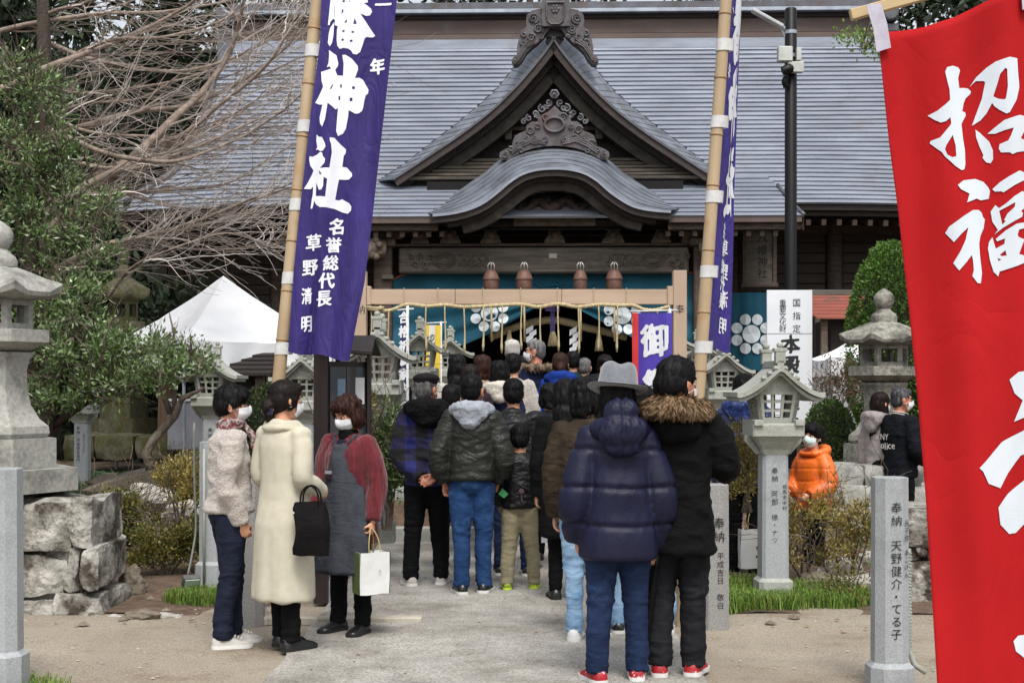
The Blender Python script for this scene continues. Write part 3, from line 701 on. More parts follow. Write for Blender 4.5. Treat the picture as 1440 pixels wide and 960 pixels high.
# sacred rope behind the curtain opening, paper streamers and tassels
shim = empty('straw_rope', tuple(BR @ B(779, 452, 27.5)), 0, 'thick straw rope arched across the dark entrance under the tied curtain', 'rope')
o = twist_rope([BR @ B(x, y, 27.4) for x, y in ((690, 474), (715, 463), (740, 455), (765, 450.5), (785, 450.5), (805, 455), (825, 461), (850, 466), (880, 474))], .07, M_straw, 'strand', None, turns=16); wparent(o, shim)
def zigzag(c, w, h, n, label):
    mb = MB(); Y = 27.15
    for k in range(n):
        y0 = c[1] + h * k / n; x = c[0] + (w * .22 if k % 2 else -w * .22)
        a = B(x - w * .5, y0 + 2, Y), B(x + w * .5, y0 - 3.5, Y), B(x + w * .5, y0 + h / n + 1 - 3.5, Y), B(x - w * .5, y0 + h / n + 4, Y)
        d = Vector((0, .01 * (k % 2), 0)); mb.loft([[p + d for p in a], [p + d + Vector((0, .006, 0)) for p in a]])
    tag(wp('paper_streamer', bmb(mb), mat('white_paper', '#d8dade', '#e6e8ea', rough=.7), None), label, 'paper streamer', 'zigzag paper streamers in the entrance')
zigzag((747, 460), 10, 24, 4, 'white zigzag paper streamer left of the purple cord in the entrance')
zigzag((808, 462), 10, 32, 5, 'longer white zigzag paper streamer right of the purple cord in the entrance')
def tassel(px, y0, y1, w, label):
    mb = MB(); a, b = B(px, y0, 27.1), B(px, y1, 27.1); h = a.z - b.z
    for k in range(26):
        t = 2 * PI * k / 26; q = w * (.75 + .25 * rnd.random()); mb.tube([(a.x + .02 * math.cos(t), a.y + .02 * math.sin(t), a.z), (a.x + q * .7 * math.cos(t), a.y + q * .7 * math.sin(t), a.z - h * .5), (a.x + q * math.cos(t), a.y + q * math.sin(t), b.z + rnd.random() * .02)], .012, 4)
    mb.lathe([(.03, 0), (.045, .03), (.03, .07)], 8, (a.x, a.y, a.z - .03))
    tag(wp('straw_tassel', bmb(mb), M_straw, None, smooth=True), label, 'tassel', 'straw tassels hanging in the entrance')
tassel(777, 463, 487, .1, 'straw tassel hanging straight under the purple cord'); tassel(842, 468, 494, .085, 'straw tassel hanging before the right side of the tied curtain')
tassel(716, 466, 488, .08, 'straw tassel hanging before the left side of the tied curtain')
M_purp = mat('purple_cord', '#22153f', '#33205a', rough=.7)
mb = MB(); a = B(777, 440, 26.8)
mb.box((a.x, a.y, a.z - .1), (.09, .06, .5)); 
for s in (-1, 1):
    for k in range(3): mb.tube([B(777, 432, 26.7), B(777 + s * (5 + k * 2), 428 - k * 3 + 4, 26.68), B(777 + s * (8 + k), 433 + k * 2, 26.68), B(777 + s * 2, 437, 26.7)], .012, 5)
tag(wp('curtain_tie', bmb(mb), M_purp, None, smooth=30), 'dark purple cord and bow tying up the middle of the teal curtain', 'cord')
# hall name board on the right bay
nb = empty('name_board', tuple(BR @ B(1066, 400, 28.9)), BROT, 'dark weathered wooden board with the shrine name, standing upright on the right bay wall', 'name board')
mb = MB(); a, b = B(1043, 400, 28.9), B(1090, 326, 28.9); W_, Hh = b.x - a.x, b.z - a.z; mb.box((0, 0, Hh / 2), (W_ * .8, .06, Hh)); part('panel', mb, M_woodg, nb, bevel=.01)
mb = MB(); mb.box((-W_ * .45, -.01, Hh / 2), (.08, .12, Hh + .1)); mb.box((W_ * .45, -.01, Hh / 2), (.08, .12, Hh + .1)); mb.box((0, -.01, Hh + .05), (W_ * 1.1, .14, .08)); mb.box((0, -.01, -.03), (W_ * 1.1, .14, .08)); part('frame', mb, M_wood, nb, bevel=.01)
mb = MB()
for k, ch in enumerate('八幡神社'): put_glyph(mb, ch, lambda u, v: Vector((u, -.034, v)), (.06, Hh * (.86 - .22 * k)), Hh * .2, .02, brush=.03)
part('lettering', mb, mat('ink', '#0e0d0d', '#151414', rough=.7), nb, fix=False)
# ================================================================== GROUND
M_dirt = mat('dirt', '#8a8275', '#a09889', rough=.95, scale=2.2, detail=10, c3='#776a5b', s3=1.1, c3lo=.47, c3hi=.66, bump=.7, bscale=38, bdist=.012)
M_soil = mat('soil', '#4a3a2e', '#6b5848', rough=1, scale=9, detail=9, c3='#3a3a22', s3=1.4, bump=.9, bscale=30, bdist=.03)
M_path = mat('path_concrete', '#94918b', '#a8a59f', rough=.9, scale=3, detail=9, c3='#78736b', s3=1.3, c3lo=.46, c3hi=.66, bump=.6, bscale=70, bdist=.004)
def cracks(m):
    t = m.node_tree; n = t.nodes; L = t.links; b = n['Principled BSDF']; src = b.inputs['Base Color'].links[0].from_socket
    tc = n.new('ShaderNodeTexCoord'); nz = n.new('ShaderNodeTexNoise'); nz.inputs['Scale'].default_value = 1.6; nz.inputs['Detail'].default_value = 6; L.new(tc.outputs['Object'], nz.inputs['Vector'])
    mx = n.new('ShaderNodeMix'); mx.data_type = 'VECTOR'; mx.inputs['Factor'].default_value = .35; L.new(tc.outputs['Object'], mx.inputs['A']); L.new(nz.outputs['Color'], mx.inputs['B'])
    vo = n.new('ShaderNodeTexVoronoi'); vo.feature = 'DISTANCE_TO_EDGE'; vo.inputs['Scale'].default_value = .8; L.new(mx.outputs['Result'], vo.inputs['Vector'])
    r = n.new('ShaderNodeValToRGB'); r.color_ramp.elements[0].position = 0; r.color_ramp.elements[0].color = (.25, .22, .2, 1); r.color_ramp.elements[1].position = .006; r.color_ramp.elements[1].color = (1, 1, 1, 1)
    L.new(vo.outputs['Distance'], r.inputs[0]); mu = n.new('ShaderNodeMix'); mu.data_type = 'RGBA'; mu.blend_type = 'MULTIPLY'; mu.inputs['Factor'].default_value = .35
    L.new(src, mu.inputs['A']); L.new(r.outputs[0], mu.inputs['B']); L.new(mu.outputs['Result'], b.inputs['Base Color'])
    # fine aggregate speckle
    n2 = n.new('ShaderNodeTexNoise'); n2.inputs['Scale'].default_value = 75; n2.inputs['Detail'].default_value = 5; L.new(tc.outputs['Object'], n2.inputs['Vector'])
    r2 = n.new('ShaderNodeValToRGB'); r2.color_ramp.elements[0].position = .38; r2.color_ramp.elements[0].color = (.5, .48, .46, 1); r2.color_ramp.elements[1].position = .58; r2.color_ramp.elements[1].color = (1.12, 1.12, 1.1, 1)
    L.new(n2.outputs['Fac'], r2.inputs[0]); m2 = n.new('ShaderNodeMix'); m2.data_type = 'RGBA'; m2.blend_type = 'MULTIPLY'; m2.inputs['Factor'].default_value = .8
    L.new(mu.outputs['Result'], m2.inputs['A']); L.new(r2.outputs[0], m2.inputs['B']); L.new(m2.outputs['Result'], b.inputs['Base Color'])
cracks(M_path)
def dirtfix(m):
    t = m.node_tree; n = t.nodes; L = t.links; b = n['Principled BSDF']; src = b.inputs['Base Color'].links[0].from_socket; tc = n.new('ShaderNodeTexCoord')
    n2 = n.new('ShaderNodeTexNoise'); n2.inputs['Scale'].default_value = 70; n2.inputs['Detail'].default_value = 4; n2.inputs['Roughness'].default_value = .75; L.new(tc.outputs['Object'], n2.inputs['Vector'])
    r2 = n.new('ShaderNodeValToRGB'); r2.color_ramp.elements[0].position = .36; r2.color_ramp.elements[0].color = (.5, .46, .42, 1); r2.color_ramp.elements[1].position = .58; r2.color_ramp.elements[1].color = (1.15, 1.13, 1.1, 1)
    L.new(n2.outputs['Fac'], r2.inputs[0]); m2 = n.new('ShaderNodeMix'); m2.data_type = 'RGBA'; m2.blend_type = 'MULTIPLY'; m2.inputs['Factor'].default_value = .85
    L.new(src, m2.inputs['A']); L.new(r2.outputs[0], m2.inputs['B']); L.new(m2.outputs['Result'], b.inputs['Base Color'])
dirtfix(M_dirt)
mb = MB()
mb.grid(lambda u, v: Vector((lerp(-500, 500, u), lerp(-80, 1200, v), -.03)), 2, 2)
tag(part('far_ground', mb, M_soil, fix=False), kind='structure')
def ss(a, b, x): t = max(0, min(1, (x - a) / (b - a))); return t * t * (3 - 2 * t)
mb = MB(); mb.grid(lambda u, v: Vector((lerp(-9, 9, u), lerp(2, 11.2, v), .012 * noise.noise(Vector((u * 14, v * 8, 0))) * (1 if abs(lerp(-9, 9, u)) > 1.5 else .2))), 120, 70)
tag(part('dirt_ground', mb, M_dirt, fix=False, smooth=True), kind='structure')
PX0, PX1 = -1.36, 1.06
mb = MB()
mb.grid(lambda u, v: Vector((lerp(PX0, PX1, u) + .03 * noise.noise(Vector((u * 3, v * 30, 0))) * (1 if u in (0, 1) else 0), lerp(1.5, 14.75, v), .022)), 24, 120)
tag(part('paved_path', mb, M_path, fix=False), kind='structure')
def soil_h(x, y):
    side = ss(1.35, 1.9, abs(x + .15 + .0)) if y < 14.7 else ss(1.7, 2.3, abs(x - .35))
    return (-.02 + side * (.03 + ss(10.6, 11.4, y) * .06 + ss(11.6, 16.5, y) * .40)) + side * .03 * noise.noise(Vector((x * 1.7, y * 1.7, 0))) + (0 if y < 14.9 else (1 - side) * .42)
mb = MB(); mb.grid(lambda u, v: (lambda x, y: Vector((x, y, soil_h(x, y))))(lerp(-22, 22, u), lerp(10.2, 40, v)), 200, 150)
tag(part('garden_soil', mb, M_soil, fix=False, smooth=True), kind='structure')
# steps and the upper approach
steps = empty('stone_steps', (.35, 14.7, 0)); steps['kind'] = 'structure'
for k in range(3):
    for j, (a, b) in enumerate(((-1.35, -.15), (-.14, .9), (.91, 2.05))):
        mb = MB(); mb.box(((a + b) / 2 - .35, .18 + k * .34, .085 + k * .17 - .0), (b - a, .37, .17 + .001 * j)); part('step_block', mb, M_gran, steps, bevel=.012)
mb = MB(); mb.grid(lambda u, v: Vector((lerp(-1.3, 2.0, u), lerp(15.7, 25.2, v), .512)), 6, 20); tag(part('upper_path', mb, M_path, fix=False), kind='structure')
# pale edging stones across the mouth of the side path
for k in range(4):
    mb = MB(); mb.box((0, 0, .025), (.36, .11, .06)); a = S(350 + k * 27, 878, 9.75); e = part('edging_stone', mb, mat('edging', '#9b9486', '#b5ad9e', rough=.9, scale=8, bump=.3), None, bevel=.01, loc=(a.x - .05 + k * .22, 9.78 + .01 * (k % 2), .0)); tag(e, kind='structure')
# wooded hill behind
mb = MB(); mb.grid(lambda u, v: (lambda x, y: Vector((x, y, -.05 + ss(44, 130, y + abs(x) * .12) * 30 + 1.5 * noise.noise(Vector((x * .05, y * .05, 0))) * ss(44, 60, y))))(lerp(-260, 260, u), lerp(41, 260, v)), 60, 40)
tag(part('hill', mb, mat('hill_soil', '#1c1f14', '#2b2a1c', rough=1, scale=.5), fix=False, smooth=True), kind='structure')
# scattered pebbles and fallen leaves on the dirt
def scatter(n, name, m, region, size, flat=.5, seed=1, zf=None, avoid=None):
    r = random.Random(seed); mb = MB()
    for _ in range(n):
        x, y = r.uniform(region[0], region[1]), r.uniform(region[2], region[3])
        if avoid and avoid(x, y): continue
        z = (zf(x, y) if zf else 0) + .004; s = size * (.4 + r.random() ** 2 * 1.4); a = r.random() * 6.28; vs = []
        for q in range(5): t = a + q * 1.257; vs.append(Vector((x + s * math.cos(t) * (.7 + .5 * r.random()), y + s * math.sin(t) * (.7 + .5 * r.random()), z)))
        vs.append(Vector((x, y, z + s * flat))); mb.add(vs, [(q, (q + 1) % 5, 5) for q in range(5)])
    return tag(part(name, mb, m, fix=False), kind='stuff')
onpath = lambda x, y: PX0 - .05 < x < PX1 + .05
scatter(2600, 'gravel', mat('pebble', '#80776b', '#b0a698', rough=.9, scale=12), (-4.5, 4.5, 6.5, 11.2), .008, seed=3, avoid=lambda x, y: onpath(x, y) and random.random() < .93)
scatter(420, 'fallen_leaves', leafmat('dry_leaf', ['#4a2f1c', '#7a5a38', '#8d7348', '#5a3a22'], rough=.8), (-4.8, 4.8, 9.4, 12.5), .011, flat=.3, seed=5, zf=soil_h, avoid=onpath)

# ================================================================== STONE THINGS
M_ston = mat('lantern_stone', '#85857f', '#a09f98', rough=.9, scale=30, detail=8, c3='#575650', s3=3.5, c3lo=.5, c3hi=.72, bump=.5, bscale=70, bdist=.006)
M_stonold = mat('old_lantern_stone', '#6f6d64', '#96948a', rough=.95, scale=22, detail=9, c3='#3f3e38', s3=4.5, c3lo=.47, c3hi=.66, bump=.9, bscale=45, bdist=.012)
M_moss = mat('mossy_stone', '#4e4b3e', '#75705e', rough=.95, scale=14, detail=8, c3='#4a4a22', s3=3, c3lo=.42, c3hi=.6, bump=.9, bscale=40, bdist=.015)
M_grey = mat('dressed_granite', '#8c9092', '#a1a5a7', rough=.8, scale=90, detail=3, c3='#74787a', s3=3.0, c3lo=.5, c3hi=.8, bump=.25, bscale=120, bdist=.003)
M_rough = mat('rough_block', '#716e66', '#b3b0a8', rough=.95, scale=5, detail=10, c3='#3b332b', s3=3.3, c3lo=.48, c3hi=.60, bump=1.0, bscale=22, bdist=.03)
M_green = mat('new_lantern_stone', '#8f918a', '#a5a79e', rough=.85, scale=80, detail=4, c3='#777a6c', s3=3.0, c3lo=.5, c3hi=.75, bump=.3, bscale=100, bdist=.003)
M_ink = mat('engraved_ink', '#17181a', '#222325', rough=.8)
def polyring(R, z, n, lift=0.0, sub=4, ph=0.0, c=(0, 0)):
    out = []; seg = 2 * PI / n
    for k in range(n * sub):
        a = ph + k * seg / sub; m_ = ((a - ph) % seg) - seg / 2; r = R * math.cos(seg / 2) / math.cos(m_); q = abs(m_) / (seg / 2)
        out.append(Vector((c[0] + r * math.cos(a), c[1] + r * math.sin(a), z + lift * q ** 4)))
    return out
def rough_box(c, d, seed, amt=.03, n=5):
    """a hewn block: subdivided box with an uneven skin"""
    bm = bmesh.new(); bmesh.ops.create_cube(bm, size=1.0); bmesh.ops.subdivide_edges(bm, edges=bm.edges, cuts=n + 3, use_grid_fill=True)
    for v in bm.verts:
        p = Vector((v.co.x * d[0], v.co.y * d[1], v.co.z * d[2])); q = Vector(v.co)
        rnd_ = 1 - .16 * max(0, (abs(q.x) + abs(q.y) + abs(q.z) - 1.0)); p = p * rnd_
        o_ = noise.noise_vector(p * 3.2 + Vector((seed * 3.1, seed, 0))) * amt + noise.noise_vector(p * 11 + Vector((seed, 5, 0))) * amt * .35
        v.co = p + o_ + Vector(c)
    me = bpy.data.meshes.new('stone'); bm.to_mesh(me); bm.free(); me.polygons.foreach_set('use_smooth', [True] * len(me.polygons)); me.set_sharp_from_angle(angle=math.radians(32)); return me
def hex_lantern(px, Y, z0, k, label, m, ph=.0, foundation=True, square=False):
    """old temple lantern; k scales a 2.1 m model"""
    g = S(px, 540, Y); e = empty('stone_lantern', (g.x, Y, z0), 0, label, 'stone lantern')
    n = 6; P = lambda name, rings, mm=m, sm=30: part(name, MB().loft(rings), mm, e, smooth=sm)
    P('plinth', [polyring(.66 * k, 0, n, ph=ph), polyring(.66 * k, .19 * k, n, ph=ph)])
    P('plinth', [polyring(.48 * k, .192 * k, n, ph=ph), polyring(.48 * k, .44 * k, n, ph=ph)])
    P('shaft', [polyring(r * k, z * k, n, ph=ph) for r, z in ((.40, .442), (.425, .48), (.415, .54), (.34, .60), (.265, .72), (.235, .88), (.235, 1.02), (.26, 1.10), (.285, 1.13), (.285, 1.16))])
    P('platform', [polyring(r * k, z * k, n, ph=ph) for r, z in ((.24, 1.162), (.40, 1.24), (.42, 1.245), (.42, 1.345), (.40, 1.35))])
    # firebox: six corner panels, four of them with an opening
    fb = MB(); r0, zz0, zz1 = .285 * k, 1.352 * k, 1.60 * k
    for q in range(n):
        a0, a1 = ph + q * PI / 3, ph + (q + 1) * PI / 3; A_, B_ = Vector((r0 * math.cos(a0), r0 * math.sin(a0), 0)), Vector((r0 * math.cos(a1), r0 * math.sin(a1), 0))
        nrm = ((A_ + B_) / 2).normalized(); t = .05 * k
        def seg(u0, u1, z_0, z_1):
            a, b = A_.lerp(B_, u0), A_.lerp(B_, u1); fb.loft([[a + Vector((0, 0, z_0)), b + Vector((0, 0, z_0)), b - nrm * t + Vector((0, 0, z_0)), a - nrm * t + Vector((0, 0, z_0))], [a + Vector((0, 0, z_1)), b + Vector((0, 0, z_1)), b - nrm * t + Vector((0, 0, z_1)), a - nrm * t + Vector((0, 0, z_1))]])
        if q % 3 == 2 or True:
            seg(0, .17, zz0, zz1); seg(.83, 1, zz0, zz1); seg(.17, .83, zz0, zz0 + .05 * k); seg(.17, .83, zz1 - .045 * k, zz1)
    part('firebox', fb, m, e, smooth=False)
    P('roof', [polyring(.30 * k, 1.602 * k, n, ph=ph), polyring(.52 * k, 1.625 * k, n, .045 * k, ph=ph), polyring(.535 * k, 1.66 * k, n, .075 * k, ph=ph), polyring(.50 * k, 1.70 * k, n, .05 * k, ph=ph), polyring(.40 * k, 1.765 * k, n, .015 * k, ph=ph), polyring(.28 * k, 1.83 * k, n, ph=ph), polyring(.16 * k, 1.875 * k, n, ph=ph), polyring(.14 * k, 1.88 * k, n, ph=ph)])
    mb = MB(); mb.lathe([(r * k, z * k) for r, z in ((.15, 1.878), (.155, 1.93), (.135, 1.97), (.095, 2.0), (.075, 2.03), (.085, 2.045), (.09, 2.05), (.115, 2.10), (.12, 2.16), (.10, 2.21), (.05, 2.25), (.008, 2.275))], 18); part('finial', mb, m, e, smooth=45)
    return e
def block_wall(e, spec, m, seed=0):
    for i, (c, d) in enumerate(spec): link('stone', rough_box(c, d, seed + i, .022), m, e)
# big lantern on the left with its foundation of hewn blocks
Yb = 10.35; eL = hex_lantern(-2, 10.62, .86, .885, 'tall pale hexagonal stone lantern on stacked rough blocks at the left edge', M_ston, ph=.06)
eF = empty('block_foundation', (-3.45, 10.6, 0), 0, 'foundation of large rough weathered blocks under the tall left lantern', 'stone base')
def WL(px, py): return S(px, py, 10.15)
def blk(px0, px1, py0, py1, Y, dep, seed, m=M_rough, root=None, amt=.022, name='stone'):
    a, b = S(px0, py1, Y), S(px1, py0, Y); me = rough_box(((a.x + b.x) / 2, Y + dep / 2, (a.z + b.z) / 2), (abs(b.x - a.x), dep, abs(b.z - a.z)), seed, amt); o = link(name, me, m); wparent(o, root); return o
for i, (a, b, c, d) in enumerate(((-60, 24, 704, 778), (25, 99, 705, 779), (100, 129, 702, 770), (-70, 18, 780, 842), (19, 92, 781, 840), (93, 112, 772, 836), (113, 135, 768, 830), (-80, 8, 844, 886), (9, 76, 842, 886), (77, 140, 836, 886))): blk(a, b, c, d, 10.12 + (.0, .05, .02)[i % 3], .85, i + 3, root=eF, amt=.045)
mb = MB(); mb.box((-4.15, 10.6, .40), (2.1, .7, .76)); wp('core', mb, M_rough, eF)
# ---- newer lanterns with gabled roofs
def lattice_lantern(px, Y, z0, k, label, m=M_green, rz=0.0, text=None, mirror=1, group=None, top_only=False):
    g = S(px, 540, Y); e = empty('stone_lantern', (g.x, Y, z0), rz, label, 'stone lantern', group)
    sq = lambda w, d, z: [Vector((-w / 2, -d / 2, z)), Vector((w / 2, -d / 2, z)), Vector((w / 2, d / 2, z)), Vector((-w / 2, d / 2, z))]
    def oc(w, z, ch=.22): h_ = w / 2; q = h_ * (1 - ch); return [Vector(p) * k for p in ((-q, -h_, z), (q, -h_, z), (h_, -q, z), (h_, q, z), (q, h_, z), (-q, h_, z), (-h_, q, z), (-h_, -q, z))]
    part('base', MB().loft([oc(.26, 0), oc(.26, .165), oc(.205, .19)]), m, e)
    part('shaft', MB().loft([oc(.205, .19), oc(.195, 1.12)]), M_grey, e, bevel=0)
    part('bracket', MB().loft([oc(.20, 1.122, .1), oc(.22, 1.16, .1), oc(.30, 1.22, .1), oc(.38, 1.258, .1)]), m, e)
    for s in (-1, 1):
        mb = MB(); mb.prism([(.10, 1.13), (.19, 1.27), (.22, 1.27), (.22, 1.22), (.13, 1.12)], lambda u, v: Vector((s * u * k, -.02 * k, v * k)), lambda u, v: Vector((s * u * k, .02 * k, v * k))); part('brace', mb, m, e)
    part('platform', MB().loft([oc(.37, 1.26, .05), oc(.39, 1.262, .05), oc(.39, 1.345, .05), oc(.34, 1.36, .05)]), m, e)
    for s in (-1, 1):
        mb = MB(); mb.box((s * .155 * k, 0, 1.362 * k), (.07 * k, .44 * k, .045 * k)); part('platform_rail', mb, m, e, bevel=.004)
    # firebox: four lattice faces tapering out to the top
    zb, zt, wb, wt = 1.362, 1.60, .27, .35; fb = MB()
    def fp(s_, u, v, off): # face s_, u -1..1, v 0..1
        w_ = lerp(wb, wt, v) / 2; z = lerp(zb, zt, v); p = Vector((u * w_, -w_ + off, z)) * k; return Matrix.Rotation(s_ * PI / 2, 4, 'Z') @ p
    us = [-1, -.66, -.30, -.18, .18, .30, .66, 1]; 
    vsx = [0, .16, .34, .42, .62, .70, .88, 1]
    for f in range(4):
        for i in range(7):
            for j in range(7):
                if i in (1, 3, 5) and j in (1, 3, 5): continue
                u0, u1, v0, v1 = us[i], us[i + 1], vsx[j], vsx[j + 1]
                o0 = 0 if i in (0, 6) or j in (0, 6) else .008
                fb.loft([[fp(f, u0, v0, o0), fp(f, u1, v0, o0), fp(f, u1, v1, o0), fp(f, u0, v1, o0)], [fp(f, u0, v0, .03), fp(f, u1, v0, .03), fp(f, u1, v1, .03), fp(f, u0, v1, .03)]])
    part('firebox', fb, m, e)
    # roof: curved gable, two layers
    prof = [(-.33, 1.555), (-.30, 1.55), (-.22, 1.58), (-.13, 1.64), (-.06, 1.70), (0, 1.745), (.06, 1.70), (.13, 1.64), (.22, 1.58), (.30, 1.55), (.33, 1.555)]
    prof = [(x, z) for x, z in [tuple(q) for q in cr_interp(prof, 3)]]
    def layer(off, th, y0, y1, sc, name):
        mb = MB(); up = [(x * sc, z + off) for x, z in prof]; lo = [(x * sc, z + off - th) for x, z in prof[::-1]]
        mb.prism(up + lo, lambda u, v: Vector((u, y0, v)) * k, lambda u, v: Vector((u, y1, v)) * k); return part(name, mb, m, e, smooth=50)
    layer(.035, .035, -.27, .27, 1.0, 'roof'); layer(-.0015, .028, -.235, .235, .94, 'roof_layer')
    mb = MB(); mb.prism([(-.17, 1.60), (0, 1.715), (.17, 1.60)], lambda u, v: Vector((u, -.17, v)) * k, lambda u, v: Vector((u, .17, v)) * k); part('gable', mb, m, e)
    mb = MB()
    for s in (-1, 1):
        for q in range(3): x = s * (.035 + q * .045); mb.ellip(Vector((x, -.235, interp(abs(x), [0, .06, .13, .22, .33], [1.745, 1.70, 1.64, 1.58, 1.555]) + .047)) * k, (.024 * k, .045 * k, .022 * k), nu=8, nv=6)
    mb.box((0, 0, 1.80 * k), (.05 * k, .5 * k, .05 * k)); part('roof_ridge', mb, m, e, smooth=30)
    for s in (-1, 1):
        mb = MB(); y = s * .22 * k; mb.box((0, y, 1.85 * k), (.075 * k, .06 * k, .09 * k)); mb.box((0, y, 1.905 * k), (.10 * k, .07 * k, .028 * k)); mb.ellip((0, y - s * .0, 1.94 * k), (.028 * k, .028 * k, .025 * k), nu=8, nv=6)
        part('ridge_ornament', mb, m, e, bevel=.004)
    if text:
        mb = MB()
        for (cx_, sz, z1, str_) in text:
            for q, ch in enumerate(str_):
                if ch != ' ': put_glyph(mb, ch, lambda u, v: Vector((u, -.1035 * k, v)), (cx_ * k, (z1 - q * sz * 1.12) * k), sz * k, .008, brush=.03)
        if mb.v: part('lettering', mb, M_ink, e, fix=False)
    return e
lattice_lantern(1087, 10.8, 0, 1.0, 'nearest gabled stone lantern with lattice windows, right of the fur-hooded man', text=[(-.01, .052, 1.0, '奉納 阿部 徐・ナツ'), (.065, .036, .88, '相馬市中村')], rz=.05)
lattice_lantern(1016, 15.2, .32, .93, 'gabled stone lantern seen behind the right bamboo pole beside the black-capped person', rz=.03)
lattice_lantern(983, 20.5, .45, 1.02, 'distant gabled lantern top right behind the wooden frame post and the purple red banner', rz=.03)
lattice_lantern(534, 12.9, .22, 1.06, 'gabled lantern standing tallest just inside the left frame post', text=[(-.01, .05, 1.02, '奉納 佐藤松太郎'), (.065, .034, .95, '相馬市馬場野')])
lattice_lantern(592, 16.2, .45, 1.0, 'gabled stone lantern between the navy banner and the yellow banner', text=[(-.0, .05, 1.0, '奉納')])
lattice_lantern(634, 20.0, .5, 1.0, 'small distant lantern half hidden behind the yellow and white banner')
lattice_lantern(299, 15.0, .20, .97, 'gabled stone lantern behind the young person in white fleece', text=[(-.0, .05, 1.0, '奉納')], rz=-.04)
lattice_lantern(430, 14.2, .16, .98, 'gabled lantern whose roof shows behind the cream coat woman and the bamboo', rz=-.05)
lattice_lantern(116, 16.6, .30, .80, 'lantern on an inscribed grey shaft with its roof lost in the left foliage', text=[(-.03, .052, 1.05, '奉納 阿部徳右衛門'), (.05, .036, .95, '相馬市中村大町')])
lattice_lantern(937, 17.5, .45, 1.06, 'lantern whose dark eave shows between the purple banner and the frame post', rz=.03)
hex_lantern(1243, 14.9, .64, .885, 'old weathered hexagonal stone lantern before the clipped round tree on the right', M_stonold, ph=0.0)
ml = hex_lantern(174, 20, .95, 1.17, 'mossy old stone lantern half hidden in the evergreen foliage on the left', M_moss, ph=0); ml.scale = (.6, .6, 1)
# inscribed posts
def inscribed_post(px, Y, z0, w, h, label, text, side=None, m=M_grey, base=.25, bw=1.28, rz=0.0, cat='stone post'):
    g = S(px, 540, Y); e = empty('inscribed_post', (g.x, Y, z0), rz, label, cat)
    def oc(w_, z, ch=.24): h_ = w_ / 2; q = h_ * (1 - ch * 2); return [Vector(p) for p in ((-q, -h_, z), (q, -h_, z), (h_, -q, z), (h_, q, z), (q, h_, z), (-q, h_, z), (-h_, q, z), (-h_, -q, z))]
    if base: part('base', MB().loft([oc(w * bw, 0), oc(w * bw, base - .025), oc(w, base)]), m, e)
    part('shaft', MB().loft([oc(w, base), oc(w * .97, h - .004), oc(w * .95, h)]), m, e)
    mb = MB()
    for (cx_, sz, z1, st) in text:
        for q, ch in enumerate(st):
            if ch != ' ': put_glyph(mb, ch, lambda u, v: Vector((u, -w / 2 - .003 if abs(u) < w * .27 else -w / 2 - .003 + (abs(u) - w * .27) * .98, v)), (cx_, z1 - q * sz * 1.1), sz, .006, brush=.035)
    if mb.v: part('lettering', mb, M_ink, e, fix=False)
    return e
pr = inscribed_post(1251, 7.75, 0, .185, 1.145, 'grey octagonal stone post with black characters standing by the red banner', [(.012, .062, .985, '奉納 天野健介・てる子'), (.075, .036, .9, '兄子弥 あこけん')], base=.145)
mb = MB(); mb.tube([(.115, .05, .75), (.118, .05, .2), (.14, .02, .12), (.2, 0, .08)], .016, 7); part('conduit', mb, mat('conduit', '#8a8d84', '#9a9d94', rough=.5), pr, smooth=True)
mb = MB()
for q in range(30): mb.lathe([(.019, 0), (.019, .006)], 8, (.118, .05, .2 + q * .018))
tag(part('conduit_rings', mb, _mats['conduit'], pr), kind='stuff')
inscribed_post(3, 7.7, 0, .20, 1.195, 'pale grey octagonal stone post cut off by the left edge', [(-.06, .075, .98, '奉納相')], base=.215)
inscribed_post(1004, 9.62, 0, .19, .975, 'speckled granite pillar half hidden behind the fur-hooded man', [(.02, .08, .72, '奉納'), (.03, .05, .5, '平成吉日 敬白')], m=mat('speckled_granite', '#6d6c6a', '#a3a29f', rough=.8, scale=160, detail=2, bump=.3, bscale=150, bdist=.003), base=.0, bw=1)
inscribed_post(352, 9.75, 0, .19, 1.0, 'speckled granite pillar between the white fleece and the cream coat', [], m=_mats['speckled_granite'], base=.0, bw=1)
inscribed_post(299, 11.15, 0, .19, 1.2, 'slim grey stone post directly behind the white fleece person', [], base=.27, bw=1.0 + .3)
# flood lamp on its cable, on the soil at the foot of that post
fl = empty('flood_lamp', (-2.49, 10.95, .05), .5, 'small flood lamp tilted on its stake at the foot of the slim post', 'lamp')
mb = MB(); mb.box((0, 0, .11), (.13, .05, .10), M=Matrix.Rotation(.6, 4, 'X')); part('housing', mb, mat('lamp_housing', '#5b5d5a', '#6b6d69', rough=.5, metal=.4), fl, bevel=.006)
mb = MB(); mb.box((0, -.03, .11), (.11, .006, .08), M=Matrix.Rotation(.6, 4, 'X')); part('glass', mb, mat('lamp_glass', '#b8c2b8', rough=.15), fl)
mb = MB(); mb.tube([(0, 0, .08), (0, .02, -.05)], .01, 6); part('stake', mb, S_black if 'S_black' in globals() else M_ink, fl)
mb = MB(); mb.tube([tuple(q) for q in cr_interp([(0, .03, .12), (.06, .1, .3), (.1, .15, .5), (.09, .16, .9), (.09, .16, 1.3)], 4)], .009, 6); part('cable', mb, mat('cable_grey', '#6b6f68', rough=.6), fl, smooth=True)
